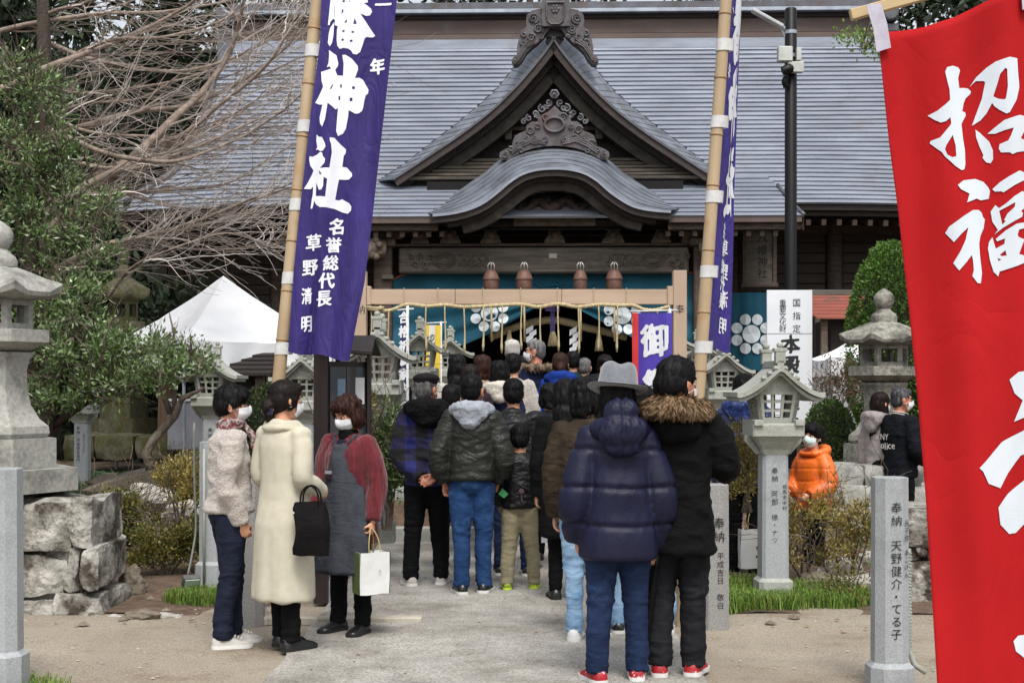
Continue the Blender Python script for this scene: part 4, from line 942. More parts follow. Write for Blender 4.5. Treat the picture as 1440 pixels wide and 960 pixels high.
# rocks
def rock(px, py0, py1, w, Y, label, m, seed, z0=None, dep=None):
    a, b = S(px - w / 2, py1, Y), S(px + w / 2, py0, Y); d = (b.x - a.x, dep or (b.x - a.x) * .7, b.z - a.z)
    bm = bmesh.new(); bmesh.ops.create_icosphere(bm, subdivisions=4, radius=.5)
    for v in bm.verts:
        q = Vector(v.co); f = 1 + .45 * noise.noise(q * 2.0 + Vector((seed * 7, 0, 0))) + .15 * noise.noise(q * 6 + Vector((seed, 3, 0))); c_ = noise.cell(q * 2.4 + Vector((seed, 0, 0))) * .10
        p = q * (f + c_) ; v.co = Vector((p.x * d[0] * 1.1, p.y * d[1], max(-.5, p.z) * d[2] * 1.15))
    me = bpy.data.meshes.new('rock'); bm.to_mesh(me); bm.free(); me.polygons.foreach_set('use_smooth', [True] * len(me.polygons)); me.set_sharp_from_angle(angle=math.radians(24))
    o = link('rock', me, m, None, ((a.x + b.x) / 2, Y + d[1] * .2, (a.z + b.z) / 2)); return tag(o, label, 'rock')
M_rockw = mat('pale_rock', '#8d8a83', '#b7b4ad', rough=.95, scale=5, detail=9, c3='#5d564c', s3=2.2, c3lo=.5, c3hi=.68, bump=.9, bscale=16, bdist=.03)
M_rockd = mat('brown_rock', '#5b5347', '#7d7466', rough=.95, scale=6, detail=9, c3='#3c3a2c', s3=2.5, bump=.9, bscale=18, bdist=.03)
for a in ((185, 797, 838, 34, 11.0, 'squat brown rock beside the corner of the block foundation', M_rockd, 1), (198, 858, 872, 42, 10.0, 'long flat tan stone on the dirt below the block foundation', M_rockd, 2), (236, 863, 874, 38, 10.1, 'flat grey stone on the dirt right of the long tan one', M_rockw, 3), (162, 864, 874, 20, 10.1, 'small pale stone on the dirt at the corner', M_rockw, 4),
          (205, 684, 720, 78, 13.6, 'large flat white rock behind the low bushes on the left', M_rockw, 5), (262, 705, 735, 60, 13.3, 'white rock under the small azalea left of the fleece', M_rockw, 6), (150, 668, 690, 50, 15, 'grey rock at the edge of the green ground cover', M_rockd, 7), (228, 752, 775, 40, 12.2, 'grey rock half sunk among the left bushes', M_rockd, 8), (262, 738, 760, 30, 12.4, 'dark round rock beneath the twisted azalea', M_rockd, 9),
          (1145, 808, 838, 60, 11.4, 'grey green rock behind the right-hand grass', M_rockd, 11), (1182, 786, 822, 60, 11.9, 'white angular rock below the azalea right of the orange child', M_rockw, 12), (1206, 812, 862, 66, 11.2, 'large cream boulder left of the inscribed post by the red banner', M_rockw, 13), (1222, 776, 800, 34, 12.3, 'pale stone above the cream boulder', M_rockw, 14), (1160, 790, 806, 40, 12.3, 'thin white slab leaning in the right bed', M_rockw, 15)):
    rock(*a[:5], a[5], a[6], a[7])
# slanting slab on the left bed
mb = MB(); P = [(112, 690), (150, 676), (205, 664), (262, 648), (268, 660), (250, 678), (200, 688), (150, 698)]
mb.prism(P, lambda x, y: S(x, y, 14.6), lambda x, y: S(x, y, 14.6) + Vector((0, .5, .05))); tag(wp('stone_slab', mb, M_rockd, None, bevel=.02), 'long stone slab lying aslant behind the left bushes', 'stone slab')
# low wall of the right-hand mound
eW = empty('mound_wall', (5.0, 14.2, .1), 0, 'low stone wall of stacked blocks around the mound of the old right lantern', 'stone wall')
for i, (a, b, c, d) in enumerate(((1165, 1228, 683, 712), (1168, 1215, 655, 684), (1216, 1300, 655, 684), (1229, 1320, 683, 714), (1172, 1240, 712, 745), (1241, 1310, 713, 745))): blk(a, b, c, d, 13.9 + (0 if c > 680 else .12), .9, 40 + i, M_ston, eW, .016)
eW2 = empty('retaining_wall', (3.1, 11.0, .0), 0, 'rough retaining wall of dark and white weathered stones beside the red banner', 'stone wall')
for i, (a, b, c, d) in enumerate(((1274, 1345, 716, 768), (1274, 1292, 770, 787), (1290, 1306, 768, 784), (1304, 1350, 766, 790), (1268, 1345, 788, 878), (1346, 1460, 716, 790), (1346, 1460, 792, 880))): blk(a, b, c, d, 10.7 + .04 * (i % 2), .8, 60 + i, M_rough, eW2, .03)
eW3 = empty('garden_wall', (-5.0, 19, .45), 0, 'old dark brown stone kerb wall behind the green ground cover on the left', 'stone wall')
for i, (a, b, c, d) in enumerate(((90, 130, 612, 645), (131, 188, 612, 646), (189, 236, 613, 645))): blk(a, b, c, d, 18.8, .8, 80 + i, M_moss, eW3, .03)

scatter(260, 'path_litter', mat('litter', '#4a4038', '#8a7c68', rough=.9, scale=12), (-1.3, 1.0, 6.8, 14.2), .009, flat=.3, seed=9, zf=lambda x, y: .022)
scatter(70, 'loose_stones', M_rockd, (-4.6, 4.6, 9.6, 10.9), .03, flat=.6, seed=12, zf=soil_h, avoid=onpath)
# ================================================================== GATE FRAME, ROPE, POLES, BANNERS
M_hinoki = mat('pale_timber', '#9c8672', '#b19b86', rough=.75, scale=4, detail=6, stretch=(1, 1, .15), bump=.15, bscale=40, bstretch=(3, 3, .2))
M_hinokih = mat('pale_timber_flat', '#9c8672', '#b19b86', rough=.75, scale=4, detail=6, stretch=(.15, 1, 1), bump=.15, bscale=40, bstretch=(.2, 3, 3))
GF = 15.4
gf = empty('timber_gate', tuple(S(733, 700, GF)), 0, 'plain pale timber gate frame with an ink character on each post', 'gate frame')
for x0, x1, yt in ((496, 515, 381), (947, 966, 380)):
    a, b = S(x0, yt, GF), S(x1, 700, GF); mb = MB(); mb.box(((a.x + b.x) / 2, GF + .07, (a.z + .4) / 2), (b.x - a.x, .146, a.z - .4)); wp('post', mb, M_hinoki, gf, bevel=.006)
for x0, x1 in ((515, 640), (640, 790), (790, 946)):
    a, b = S(x0 + .3, 406.5, GF), S(x1 - .3, 427.5, GF); mb = MB(); mb.box(((a.x + b.x) / 2, GF + .07, (a.z + b.z) / 2), (b.x - a.x, .10, a.z - b.z)); wp('lintel', mb, M_hinokih, gf, bevel=.003)
for x0, x1 in ((515.2, 521), (939, 947)):
    a, b = S(x0, 402, GF - .02), S(x1, 428.5, GF - .02); mb = MB(); mb.box(((a.x + b.x) / 2, GF + .07, (a.z + b.z) / 2), (b.x - a.x, .14, a.z - b.z)); wp('wedge', mb, M_hinoki, gf, bevel=.004)
mb = MB(); put_glyph(mb, '奉', lambda u, v: S(u, v * -1, GF - .004), (956, -435), 14, .01, brush=.03); put_glyph(mb, '納', lambda u, v: S(u, v * -1, GF - .004), (507, -435), 14, .01, brush=.03); wp('lettering', mb, M_ink, gf, fix=False)
rope = empty('sacred_rope', tuple(S(733, 440, GF - .1)), 0, 'thin twisted straw rope with hanging strands looped under the pale timber lintel', 'rope')
rp = [(519, 434), (540, 437), (552, 435.5), (573, 428), (599, 430.5), (626, 429), (650, 431.5), (680, 430.5), (706, 429), (733, 428), (757, 431.5), (785, 427.5), (812, 431.5), (842, 428.5), (872, 429.5), (890, 429.5), (905, 435), (922, 436), (941, 431)]
o = twist_rope([S(x, y, GF - .06) for x, y in rp], .021, M_straw, 'strand', None, turns=52); wparent(o, rope)
mb = MB()
for q in range(5): mb.tube([S(516 + q * .5, 431 + q, GF - .08), S(530, 433 + q * .8, GF - .12), S(540 - q, 432 + 2 * math.sin(q), GF - .1)], .013, 5)
wp('knot', mb, M_straw, rope, smooth=True)
for i, (x, yb) in enumerate(((522, 492), (546, 500), (574, 493), (599, 494), (626, 495), (653, 498), (680, 494), (706, 497), (733, 492), (760, 497), (785, 494), (814, 497), (842, 494), (868, 495), (924, 503), (941, 497))):
    yt = interp(x, *zip(*rp)); mb = MB(); q = [S(x + .6 * math.sin(i + t * 5), lerp(yt - 1, yb, t), GF - .07) for t in [k / 8 for k in range(9)]]; mb.tube(q, [.008, .008, .008, .008, .008, .009, .011, .015, .008], 6); wp('hanging_strand', mb, M_straw, rope, smooth=True)
for i, x in enumerate((569, 617, 680, 733, 785, 836, 882)):
    mb = MB(); mb.tube([S(x, 430, GF - .02), S(x - 1, 406, GF - .02), S(x - 1, 405, GF + .03)], .004, 4); wp('string', mb, M_straw, rope)
# bamboo
M_bam = mat('bamboo', '#9c876a', '#b19d80', rough=.45, scale=3, detail=6, stretch=(1, 1, .3), c3='#a2805a', s3=6, bump=.1, spec=.4)
M_node = mat('bamboo_node', '#8a6c4c', '#9c7c58', rough=.6)
M_loop = mat('white_tape', '#b9b9b9', '#cacac8', rough=.7, scale=15, bump=.2)
def bpole(y, which): return (445.5 - .1005 * y) if which == 0 else (1021 - .0705 * y)
PY_ = 9.72
def bamboo(which, nodes, label, base):
    e = empty('bamboo_pole', base, 0, label, 'bamboo pole', 'bamboo poles carrying the purple banners'); ys = [-420] + nodes + [878]
    mb = MB(); pts = [S(bpole(y, which), y, PY_) for y in (-420, -200, 0, 200, 400, 600, 800, 878)]; pts[-1].z = 0; mb.tube(pts, [.038, .04, .041, .042, .044, .045, .047, .048], 16); wp('cane', mb, M_bam, e, smooth=50)
    for y in nodes:
        c = S(bpole(y, which), y, PY_); d = (S(bpole(y - 20, which), y - 20, PY_) - c).normalized(); r = .0435 + .004 * (y / 800); mb = MB(); mb.tube([c - d * .007, c - d * .002, c + d * .002, c + d * .008], [r - .001, r + .0025, r + .0025, r - .001], 16); wp('node', mb, M_node, e, smooth=60)
    return e
bamboo(0, [-90, 40, 118, 192, 267, 339, 409, 478, 547, 620, 700, 785], 'leaning bamboo pole on the left, rising between the fleece and cream coats', tuple(S(357, 878, 9.76)))
bamboo(1, [-100, 20, 110, 190, 261, 352, 439, 521, 600, 690, 780], 'leaning bamboo pole on the right, rising behind the fur-hooded man', tuple(S(959, 878, 9.76)))
M_purple = mat('purple_cloth', '#24175a', '#2c1c6a', rough=.75, scale=2.5, bump=.35, bscale=160, bdist=.002, fold=.6, fscale=4, fstretch=(1.6, 1, .5))
M_print = mat('white_print', '#d9dde4', '#e3e6ec', rough=.75, scale=3)
A6 = lambda P: [(410 + x / 6, y / 6) for x, y in P]
B6 = lambda P: [(410 + x / 6, 150 + y / 6) for x, y in P]
sqr = lambda cx_, cy_, w_=10, h_=8, sk=0: [(cx_ - w_ - sk, cy_ + h_), (cx_ + w_ - sk, cy_ + h_), (cx_ + w_ + sk, cy_ - h_), (cx_ - w_ + sk, cy_ - h_)]
BIG = [
 (A6([(338, -120), (330, 0), (320, 100), (308, 215), (322, 218), (330, 190), (355, 165), (370, 180), (365, 220), (395, 235), (388, 260), (385, 350), (392, 400), (415, 430), (450, 425), (490, 435), (515, 455), (530, 480), (560, 485), (590, 460), (610, 400), (625, 350), (640, 335), (690, 335), (712, 320), (690, 290), (640, 215), (592, 145), (640, 162), (670, 155), (688, 125), (680, 100), (650, 75), (620, 60), (654, 50), (650, 0), (640, -120), (560, -180), (420, -180)]),
  [A6(sqr(447, 28)), A6([(428, 140), (432, 92), (447, 110)]), A6([(452, 212), (478, 185), (476, 214)]), A6([(532, 232), (545, 180), (562, 232)]), A6(sqr(447, 283)), A6(sqr(528, 298)), A6(sqr(440, 356)), A6(sqr(515, 372, 11, 9)), A6([(360, 150), (366, 60), (369, 62), (364, 150)]), A6([(498, 45), (505, -10), (508, -10), (502, 45)])]),
 (A6([(340, 225), (362, 195), (358, 300), (345, 370), (325, 398), (308, 370), (315, 290), (328, 240)]), []),
 (A6([(318, 428), (350, 455), (385, 480), (403, 550), (400, 575), (380, 600), (378, 610), (395, 655), (445, 660), (450, 560), (438, 485), (465, 485), (520, 520), (570, 580), (570, 610), (545, 680), (580, 675), (610, 690), (655, 770), (650, 800), (630, 820), (620, 860), (610, 920), (600, 950), (575, 970), (545, 975), (510, 955), (490, 945), (485, 1000), (465, 1100), (440, 1140), (400, 1160), (385, 1120), (395, 1000), (402, 930), (380, 940), (350, 910), (312, 880), (305, 930), (290, 1020), (265, 1078), (245, 1050), (240, 1000), (265, 890), (235, 888), (200, 870), (225, 830), (250, 780), (270, 735), (255, 690), (250, 610), (300, 600), (340, 590), (325, 570), (300, 575), (315, 540), (320, 480)]),
  [A6([(330, 765), (352, 728), (362, 730), (342, 768)]), A6(sqr(427, 745, 7, 14)), A6(sqr(532, 760, 11, 11)), A6(sqr(413, 845, 7, 17)), A6(sqr(511, 857, 11, 14))]),
 (B6([(215, 240), (235, 262), (265, 268), (292, 320), (298, 350), (275, 385), (250, 386), (228, 370), (208, 372), (222, 350), (212, 290)]), []),
 (B6([(155, 420), (175, 428), (215, 415), (250, 392), (268, 400), (275, 430), (295, 455), (290, 485), (270, 510), (248, 530), (330, 528), (350, 400), (345, 330), (332, 290), (335, 275), (370, 278), (410, 320), (465, 370), (462, 400), (445, 425), (432, 515), (470, 520), (515, 570), (518, 595), (490, 622), (450, 622), (405, 620), (395, 660), (372, 790), (400, 795), (430, 785), (490, 820), (512, 850), (510, 885), (480, 910), (440, 898), (370, 868), (300, 858), (250, 858), (215, 835), (200, 800), (180, 865), (165, 865), (175, 790), (185, 740), (187, 680), (165, 700), (105, 695), (135, 650), (170, 590), (190, 545), (160, 500), (150, 450)]),
  [B6([(240, 548), (252, 560), (268, 585), (245, 580)]), B6([(217, 650), (240, 712), (262, 712), (278, 680), (282, 605), (312, 622), (295, 772), (212, 762)])])]
SMALL = [('年', 532, 96, 23, .05), ('一', 540, 10, 24, .04), ('名', 474, 319, 24, .038), ('誉', 470, 345, 23, .028), ('総', 466, 370, 23, .028), ('代', 460, 395, 23, .038), ('長', 456, 420, 23, .036),
         ('草', 442, 342, 24, .03), ('野', 437, 377, 24, .03), ('清', 432, 416, 24, .03), ('明', 431, 456, 24, .03)]
eL_ = [(-200, 474), (0, 452), (60, 450), (160, 437), (310, 420), (380, 413), (496, 405)]; eR_ = [(-200, 582), (0, 560), (160, 543), (310, 526), (400, 515), (507, 494)]
def lb(px, py):
    """left banner cloth"""
    xl, xr = interp(py, *zip(*eL_)), interp(py, *zip(*eR_)); u = (px - xl) / (xr - xl); v = (py + 200) / 700
    p = S(px, py, 9.66); p.y += -.10 * u + .035 * math.sin(u * 7 + v * 5) * min(1, u * 3) + .02 * math.sin(u * 15 - v * 9) * ss(.2, .8, v) * min(1, u * 4)
    p.y += .03 * math.exp(-((u - .32) / .035) ** 2) * ss(.72, .9, v)
    return p
LB = empty('purple_banner', tuple(lb(450, 494)), 0, 'tall purple banner with large white brush characters on the left bamboo pole, facing the camera', 'banner', 'tall purple shrine banners')
def bottom(u): return lerp(494, 507, u) + 2 * math.sin(u * 9)
mb = MB(); mb.grid(lambda u, v: (lambda py: lb(lerp(interp(py, *zip(*eL_)), interp(py, *zip(*eR_)), u), py))(lerp(-200, bottom(u), v)), 44, 150); wp('cloth', mb, M_purple, LB, fix=False, smooth=True)
for sgn in (1, -1):
    mb = MB(); f = lambda x, y: lb(x, y) + Vector((0, -.004 * sgn, 0))
    for o_, h_ in BIG: put_poly(mb, o_, h_, f, 7)
    for ch, x, y, sz, bd in SMALL: put_glyph(mb, ch, lambda u, v: f(u, -v), (x, -y), sz, bd, brush=.05, wx=.62 if ch in '清明' else .95, shear=.02, res=44)
    wp('lettering', mb, M_print, LB, fix=False)
# right banner: the same cloth turned edge-on, seen from behind
def rb(px, py):
    xl, xr = interp(py, *zip(*eL_)), interp(py, *zip(*eR_)); u = 1 - (px - xl) / (xr - xl); v = (py + 200) / 700      # u 0 at the pole
    w_ = .52; ang = math.radians(82); pole = S(bpole(py, 1) + 8, py, PY_); y = pole.y + u * w_ * math.sin(ang); xx = pole.x + u * w_ * math.cos(ang) + u * .085 * (pole.y + .5) / 10 * 0 + .02 * math.sin(u * 6 + v * 6) * u
    px_edge = lerp(bpole(py, 1) + 8, interp(py, [0, 260, 490], [1043.5, 1031, 1027]), u); return Vector(((px_edge - CX) * y / FPX + .008 * math.sin(u * 9 + v * 7) * min(1, u * 3), y, H0 + (HZ - py) * PY_ / FPX))
RB = empty('purple_banner', tuple(rb(450, 490)), 0, 'narrow looking purple banner seen nearly edge-on and from behind, on the right bamboo pole', 'banner', 'tall purple shrine banners')
mb = MB(); mb.grid(lambda u, v: (lambda py: rb(lerp(interp(py, *zip(*eL_)), interp(py, *zip(*eR_)), u), py))(lerp(-200, 492 + 3 * math.sin(u * 8), v)), 44, 150); wp('cloth', mb, mat('purple_cloth_lit', '#2e1f74', '#372788', rough=.75, scale=2.5, bump=.2, bscale=160, bdist=.002, fold=.6, fscale=4), RB, fix=False, smooth=True)  # brighter copy of the purple cloth, the light put into its colour
for sgn in (1, -1):
    mb = MB(); f = lambda x, y: rb(x, y) + Vector((.005 * sgn, 0, 0))
    for o_, h_ in BIG: put_poly(mb, o_, h_, f, 7)
    for ch, x, y, sz, bd in SMALL: put_glyph(mb, ch, lambda u, v: f(u, -v), (x + (14 if x < 450 else 0), -y), sz * 1.05, bd, brush=.05, wx=1.0)
    wp('lettering', mb, M_print, RB, fix=False)
def tape(which, y, root, w=20, side=1):
    c = S(bpole(y, which), y, PY_); d = (S(bpole(y - 20, which), y - 20, PY_) - c).normalized(); h_ = .082; rings = []
    for t in (-h_ / 2, h_ / 2):
        ring = []
        for q in range(20):
            a = 2 * PI * q / 20; r = .0475; x, y_ = r * math.cos(a), r * math.sin(a)
            if side * x > .02: x += side * .03 * (1 - abs(y_) / r)
            ring.append(c + d * t + Vector((x, y_, 0)))
        rings.append(ring)
    mb = MB(); mb.loft(rings, cap=False); me = mb.mesh('tape', True); o = link('tape', me, M_loop); wparent(o, root)
for y in (-60, 72, 178, 288, 391, 490): tape(0, y, LB)
for y in (-50, 64, 172, 277, 382, 488): tape(1, y, RB)
# ---------------------------------------------------------------- red banner
M_red = mat('red_cloth', '#a01216', '#aa1519', rough=.85, scale=2, bump=.5, bscale=260, bdist=.002, fold=.3, fscale=2.2, fstretch=(1.3, 1, .6), spec=.2)
eRL = [(30, 1236), (72, 1237), (200, 1252), (290, 1265), (430, 1280), (560, 1291), (700, 1300), (960, 1312), (1150, 1318)]
def redtop(px): return interp(px, [1230, 1250, 1300, 1340, 1380, 1420, 1480, 1600], [60, 43, 38, 26, 8, -8, -30, -60])
def rd(px, py):
    p = S(px, py, 5.0); v = py / 1000; p.y += .03 * math.sin((px - 1240) * .028 + v * 2) + .012 * math.sin((px - 1240) * .07 - v * 6) - .0003 * (px - 1240); return p
RD = empty('red_banner', tuple(rd(1318, 1150)), 0, 'large bright red cloth banner with white brush characters filling the right edge', 'banner')
def redg(u, v):
    top = redtop(lerp(1236, 1620, u)); py = lerp(top, 1150, v); xl = interp(py, *zip(*eRL)); return rd(lerp(xl, 1620, u), py)
mb = MB(); mb.grid(redg, 60, 90); me = bake_mod(mb.mesh('cloth', True), [('SOLIDIFY', dict(thickness=.002, offset=1))]); wparent(link('cloth', me, M_red), RD)
Z4 = lambda P: [(1290 + x / 5.647, 80 + y / 5.647) for x, y in P]; Z5 = lambda P: [(1290 + x / 5.647, 230 + y / 5.647) for x, y in P]; Z6 = lambda P: [(1320 + x / 2.083, 500 + y / 2.083) for x, y in P]
REDC = [(Z4([(205, 130), (220, 95), (265, 85), (305, 100), (318, 125), (302, 185), (310, 265), (345, 265), (375, 272), (395, 295), (390, 315), (355, 350), (340, 390), (330, 450), (352, 460), (355, 485), (340, 515), (322, 550), (330, 650), (345, 760), (347, 870), (338, 910), (318, 917), (270, 880), (195, 800), (180, 770), (120, 715), (95, 690), (100, 672), (165, 650), (240, 555), (245, 540), (240, 495), (205, 525), (170, 532), (130, 510), (80, 470), (150, 435), (210, 385), (240, 355), (235, 270), (215, 180)]), [Z4([(255, 635), (275, 720), (280, 805), (250, 812), (215, 790), (198, 745), (210, 710)])]),
 (Z4([(385, 262), (430, 190), (500, 120), (560, 80), (660, 50), (720, 60), (728, 180), (738, 280), (715, 380), (660, 480), (635, 490), (590, 460), (555, 430), (538, 400), (500, 480), (460, 530), (400, 568), (430, 480), (470, 360), (492, 232), (480, 222), (430, 217), (400, 245)]), [Z4([(625, 135), (640, 145), (645, 280), (632, 370), (620, 380), (580, 372), (545, 350), (570, 260), (590, 180)])]),
 (Z4([(425, 598), (460, 630), (520, 700), (545, 770), (547, 840), (530, 870), (500, 860), (475, 825), (480, 800), (455, 740), (430, 660)]), []),
 (Z4([(508, 638), (560, 590), (620, 540), (740, 500), (815, 510), (820, 550), (790, 610), (750, 680), (800, 700), (835, 700), (834, 765), (790, 780), (720, 790), (682, 806), (665, 792), (600, 790), (585, 760), (590, 725), (650, 700), (670, 660), (692, 600), (620, 620), (560, 642)]), []),
 (Z5([(288, 185), (330, 150), (420, 140), (480, 165), (515, 210), (527, 240), (518, 300), (460, 310), (430, 295), (355, 325), (375, 255), (310, 220)]), []),
 (Z5([(197, 560), (225, 510), (330, 430), (400, 385), (445, 385), (468, 410), (475, 440), (490, 460), (480, 530), (455, 590), (445, 650), (450, 740), (465, 880), (455, 960), (430, 960), (388, 905), (400, 860), (395, 780), (385, 740), (340, 800), (290, 860), (250, 800), (300, 710), (340, 620), (362, 520), (310, 570), (255, 635)]), []),
 (Z5([(543, 225), (600, 170), (660, 130), (740, 85), (798, 105), (790, 155), (700, 200), (620, 255), (605, 245), (560, 245)]), []),
 (Z5([(532, 400), (565, 350), (590, 375), (640, 340), (700, 285), (765, 245), (815, 265), (818, 310), (780, 380), (755, 400), (770, 415), (765, 445), (700, 480), (620, 530), (560, 580), (585, 545), (545, 480)]), [Z5([(592, 397), (708, 332), (703, 370), (650, 420), (627, 470), (640, 477), (615, 505), (602, 440)])]),
 (Z5([(520, 640), (545, 600), (570, 690), (632, 655), (636, 612), (580, 634), (570, 615), (640, 550), (720, 500), (800, 485), (900, 510), (905, 880), (825, 900), (795, 850), (795, 800), (720, 830), (600, 870), (590, 908), (555, 870), (530, 790), (513, 690)]), [Z5([(728, 585), (740, 545), (790, 532), (815, 640), (812, 770), (780, 745), (742, 735), (785, 620), (740, 605)]), Z5([(600, 740), (640, 705), (650, 745), (615, 750)]), Z5([(585, 765), (612, 775), (590, 788)])]),
 (Z6([(190, 70), (215, 48), (260, 42), (300, 40), (300, 150), (205, 192), (228, 130), (205, 110)]), []), (Z6([(97, 325), (170, 250), (250, 208), (300, 200), (300, 262), (225, 290), (190, 340), (165, 384), (125, 370), (108, 335)]), []),
 (Z6([(158, 440), (190, 400), (250, 350), (300, 320), (300, 420), (215, 515), (195, 518), (165, 490)]), []), (Z6([(240, 530), (255, 500), (300, 500), (300, 600), (255, 580)]), []), (Z6([(210, 830), (225, 815), (300, 805), (300, 890), (250, 885), (218, 860)]), [])]
MX = 1320 + 300 / 2.083       # the rest of the third character, beyond the frame
REDC += [([(2 * MX - x, y) for x, y in o_], []) for o_, h_ in REDC[-5:]]
mb = MB()
for o_, h_ in REDC: put_poly(mb, o_, h_, lambda x, y: rd(x, y) + Vector((0, -.0035, 0)), 7)
wp('lettering', mb, mat('white_print_grey', '#c3ccd4', '#cdd5dc', rough=.8), RD, fix=False)
mb = MB(); a, b = S(1196, 22, 5.02), S(1500, -62, 5.0); mb.bar(a, b, .033, .038); cb_ = empty('banner_crossbar', tuple(S(1560, 1200, 5.05)), 0, 'pale wooden bar from which the red banner hangs', 'crossbar')
wp('bar', mb, mat('light_wood', '#a9926b', '#c2ab82', rough=.6, scale=5, stretch=(.2, 1, 1)), cb_, bevel=.003)
mb = MB(); mb.tube([S(1500, -400, 5.05), S(1500, 1200, 5.05)], .02, 10); wp('pole', mb, M_cap, cb_)
for P in ([(1213, 12), (1236, 8), (1246, 35), (1252, 68), (1229, 77), (1224, 45)], [(1420, -20), (1450, -30), (1452, 20), (1423, 25)]):
    mb = MB(); mb.prism(P, lambda x, y: rd(x, y) + Vector((0, -.024, 0)), lambda x, y: rd(x, y) + Vector((0, -.021, 0))); wp('hanging_tape', mb, mat('tape_lilac', '#a9a6b4', '#b9b6c2', rough=.8, scale=8, bump=.3, bscale=30), RD)
# ---------------------------------------------------------------- smaller banners
def small_banner(corner, w, h, Y, label, stripes, name='banner', text=None, pole=None, lean=0):
    g = S(corner[0] + w / 2, corner[1] + h, Y); e = empty(name, (g.x, Y, max(.45, g.z)), 0, label, 'banner'); f = lambda x, y, o=0: S(x + lean * (y - corner[1]), y, Y) + Vector((0, .02 * math.sin((x - corner[0]) * .22) - o, 0))
    for i, (u0, u1, m) in enumerate(stripes):
        mb = MB(); mb.grid(lambda u, v: f(corner[0] + w * lerp(u0, u1, u), corner[1] + h * v - 3 * (lerp(u0, u1, u) - .5) * lean * 10), 10, 24); wp('cloth', mb, m, e, fix=False, smooth=True)
    if text:
        mb = MB()
        for ch, x, y, sz, bd in text: put_glyph(mb, ch, lambda u, v: f(u, -v, .006), (x, -y), sz, bd, brush=.06, wx=.85)
        wp('lettering', mb, text_m, e, fix=False)
    if pole:
        mb = MB(); a = S(pole[0], pole[1], Y + .02); mb.tube([a, Vector((a.x, a.y, .4))], .014, 8); mb.tube([S(corner[0] - 4, corner[1] - 2, Y + .02), S(corner[0] + w + 8, corner[1] - 4 , Y + .02)], .009, 6); wp('banner_pole', mb, M_loop, e, smooth=True)
    return e
M_yel = mat('yellow_cloth', '#c9a92a', '#d6b838', rough=.75, scale=3); M_wht = mat('white_cloth', '#c8cacc', '#d5d6d8', rough=.8, scale=4); M_redc = mat('red_cloth_small', '#b3262a', '#c0302f', rough=.75); M_nav = mat('navy_cloth', '#1a1a4a', '#22225c', rough=.75); M_pur2 = mat('violet_cloth', '#3c2c8c', '#46369e', rough=.75)
text_m = mat('print_dark', '#1f2026', rough=.8)
small_banner((595, 457), 25, 90, 17.5, 'yellow and white vertical banner with dark script behind the queue', [(0, .35, M_yel), (.35, .68, M_wht), (.68, 1, M_yel)], text=[('の', 608, 474, 10, .02), ('ぼ', 609, 486, 10, .02), ('り', 609, 498, 10, .02), ('神', 608, 522, 9, .02)], pole=(620, 452), lean=-.02)
text_m = mat('print_white', '#d4d6da', rough=.8)
small_banner((563, 438), 11, 190, 13.6, 'slim navy banner with white marks beside the tall inner lantern', [(0, 1, M_nav)], text=[(c, 568, 446 + 20 * i, 17, .05) for i, c in enumerate('合格祈願家内安全守')], pole=(573, 430))
small_banner((889, 440), 56, 165, 13.2, 'violet banner with white characters and a red left border beside the right gate post', [(0, .16, M_redc), (.16, 1, M_pur2)], text=[('御', 920, 478, 46, .035), ('祭', 921, 540, 46, .035), ('禮', 921, 598, 40, .03)], pole=(942, 434))
# ---------------------------------------------------------------- white sign board, lamp post
sg = empty('sign_board', (S(1110, 540, 18.6).x, 18.6, .45), -.03, 'tall white sign board with black vertical writing in front of the black lamp post', 'sign'); sg_w, sg_t, sg_b = .588, H0 + (HZ - 408) * 18.6 / 2000 - .45, H0 + (HZ - 604) * 18.6 / 2000 - .45
mb = MB(); mb.box((0, 0, (sg_t + sg_b) / 2), (sg_w, .05, sg_t - sg_b)); part('panel', mb, mat('white_enamel', '#cfd3d8', '#d9dce0', rough=.45, scale=2), sg, bevel=.004)
for s in (-1, 1):
    mb = MB(); mb.box((s * .2, .05, sg_b / 2), (.06, .05, sg_b + .2)); part('leg', mb, M_grey, sg)
mb = MB(); f = lambda u, v: Vector((u, -.029, v)); u2 = 18.6 / 2000
for i, ch in enumerate('国指定'): put_glyph(mb, ch, f, (.09, sg_t - (18 + 18 * i) * u2), 12 * u2, .006)
for i, ch in enumerate('重要文化財'): put_glyph(mb, ch, f, (-.09, sg_t - (18 + 9.1 * i) * u2), 10.5 * u2, .006)
for i, ch in enumerate('本殿 拝殿'): put_glyph(mb, ch, f, (.01, sg_t - (76 + 29 * i) * u2), 27 * u2, .04, brush=.07)
part('lettering', mb, M_ink, sg, fix=False)
mb = MB(); mb.box((0, -.0275, sg_t - 61 * u2), (sg_w, .002, .004)); part('rule', mb, M_ink, sg)
lp = empty('lamp_post', (S(1112, 540, 20).x, 20, .45), 0, 'black metal lamp post with a slim lamp arm and a grey camera box', 'lamp post'); M_blk = mat('black_metal', '#08090a', '#0d0d0f', rough=.45, spec=.25)
zt = H0 + (HZ - 12) * 20 / 2000 - .45; mb = MB(); mb.lathe([(.085, 0), (.085, zt - .02), (.07, zt)], 18); part('pole', mb, M_blk, lp, smooth=50)
def lpp(px, py): p = S(px, py, 20); return p - Vector(lp.location)
mb = MB(); mb.tube([lpp(1104, 42), lpp(1101, 38)], .03, 8); mb.tube([lpp(1104, 52), lpp(1098, 40)], .018, 6); part('bracket', mb, M_cap, lp)
mb = MB(); mb.bar(lpp(1099, 41) + Vector((0, -.1, 0)), lpp(1056, 17) + Vector((0, -.1, 0)), .14, .05); part('lamp_arm', mb, mat('lamp_white', '#9fa3a6', '#b5b8ba', rough=.35), lp, bevel=.012)
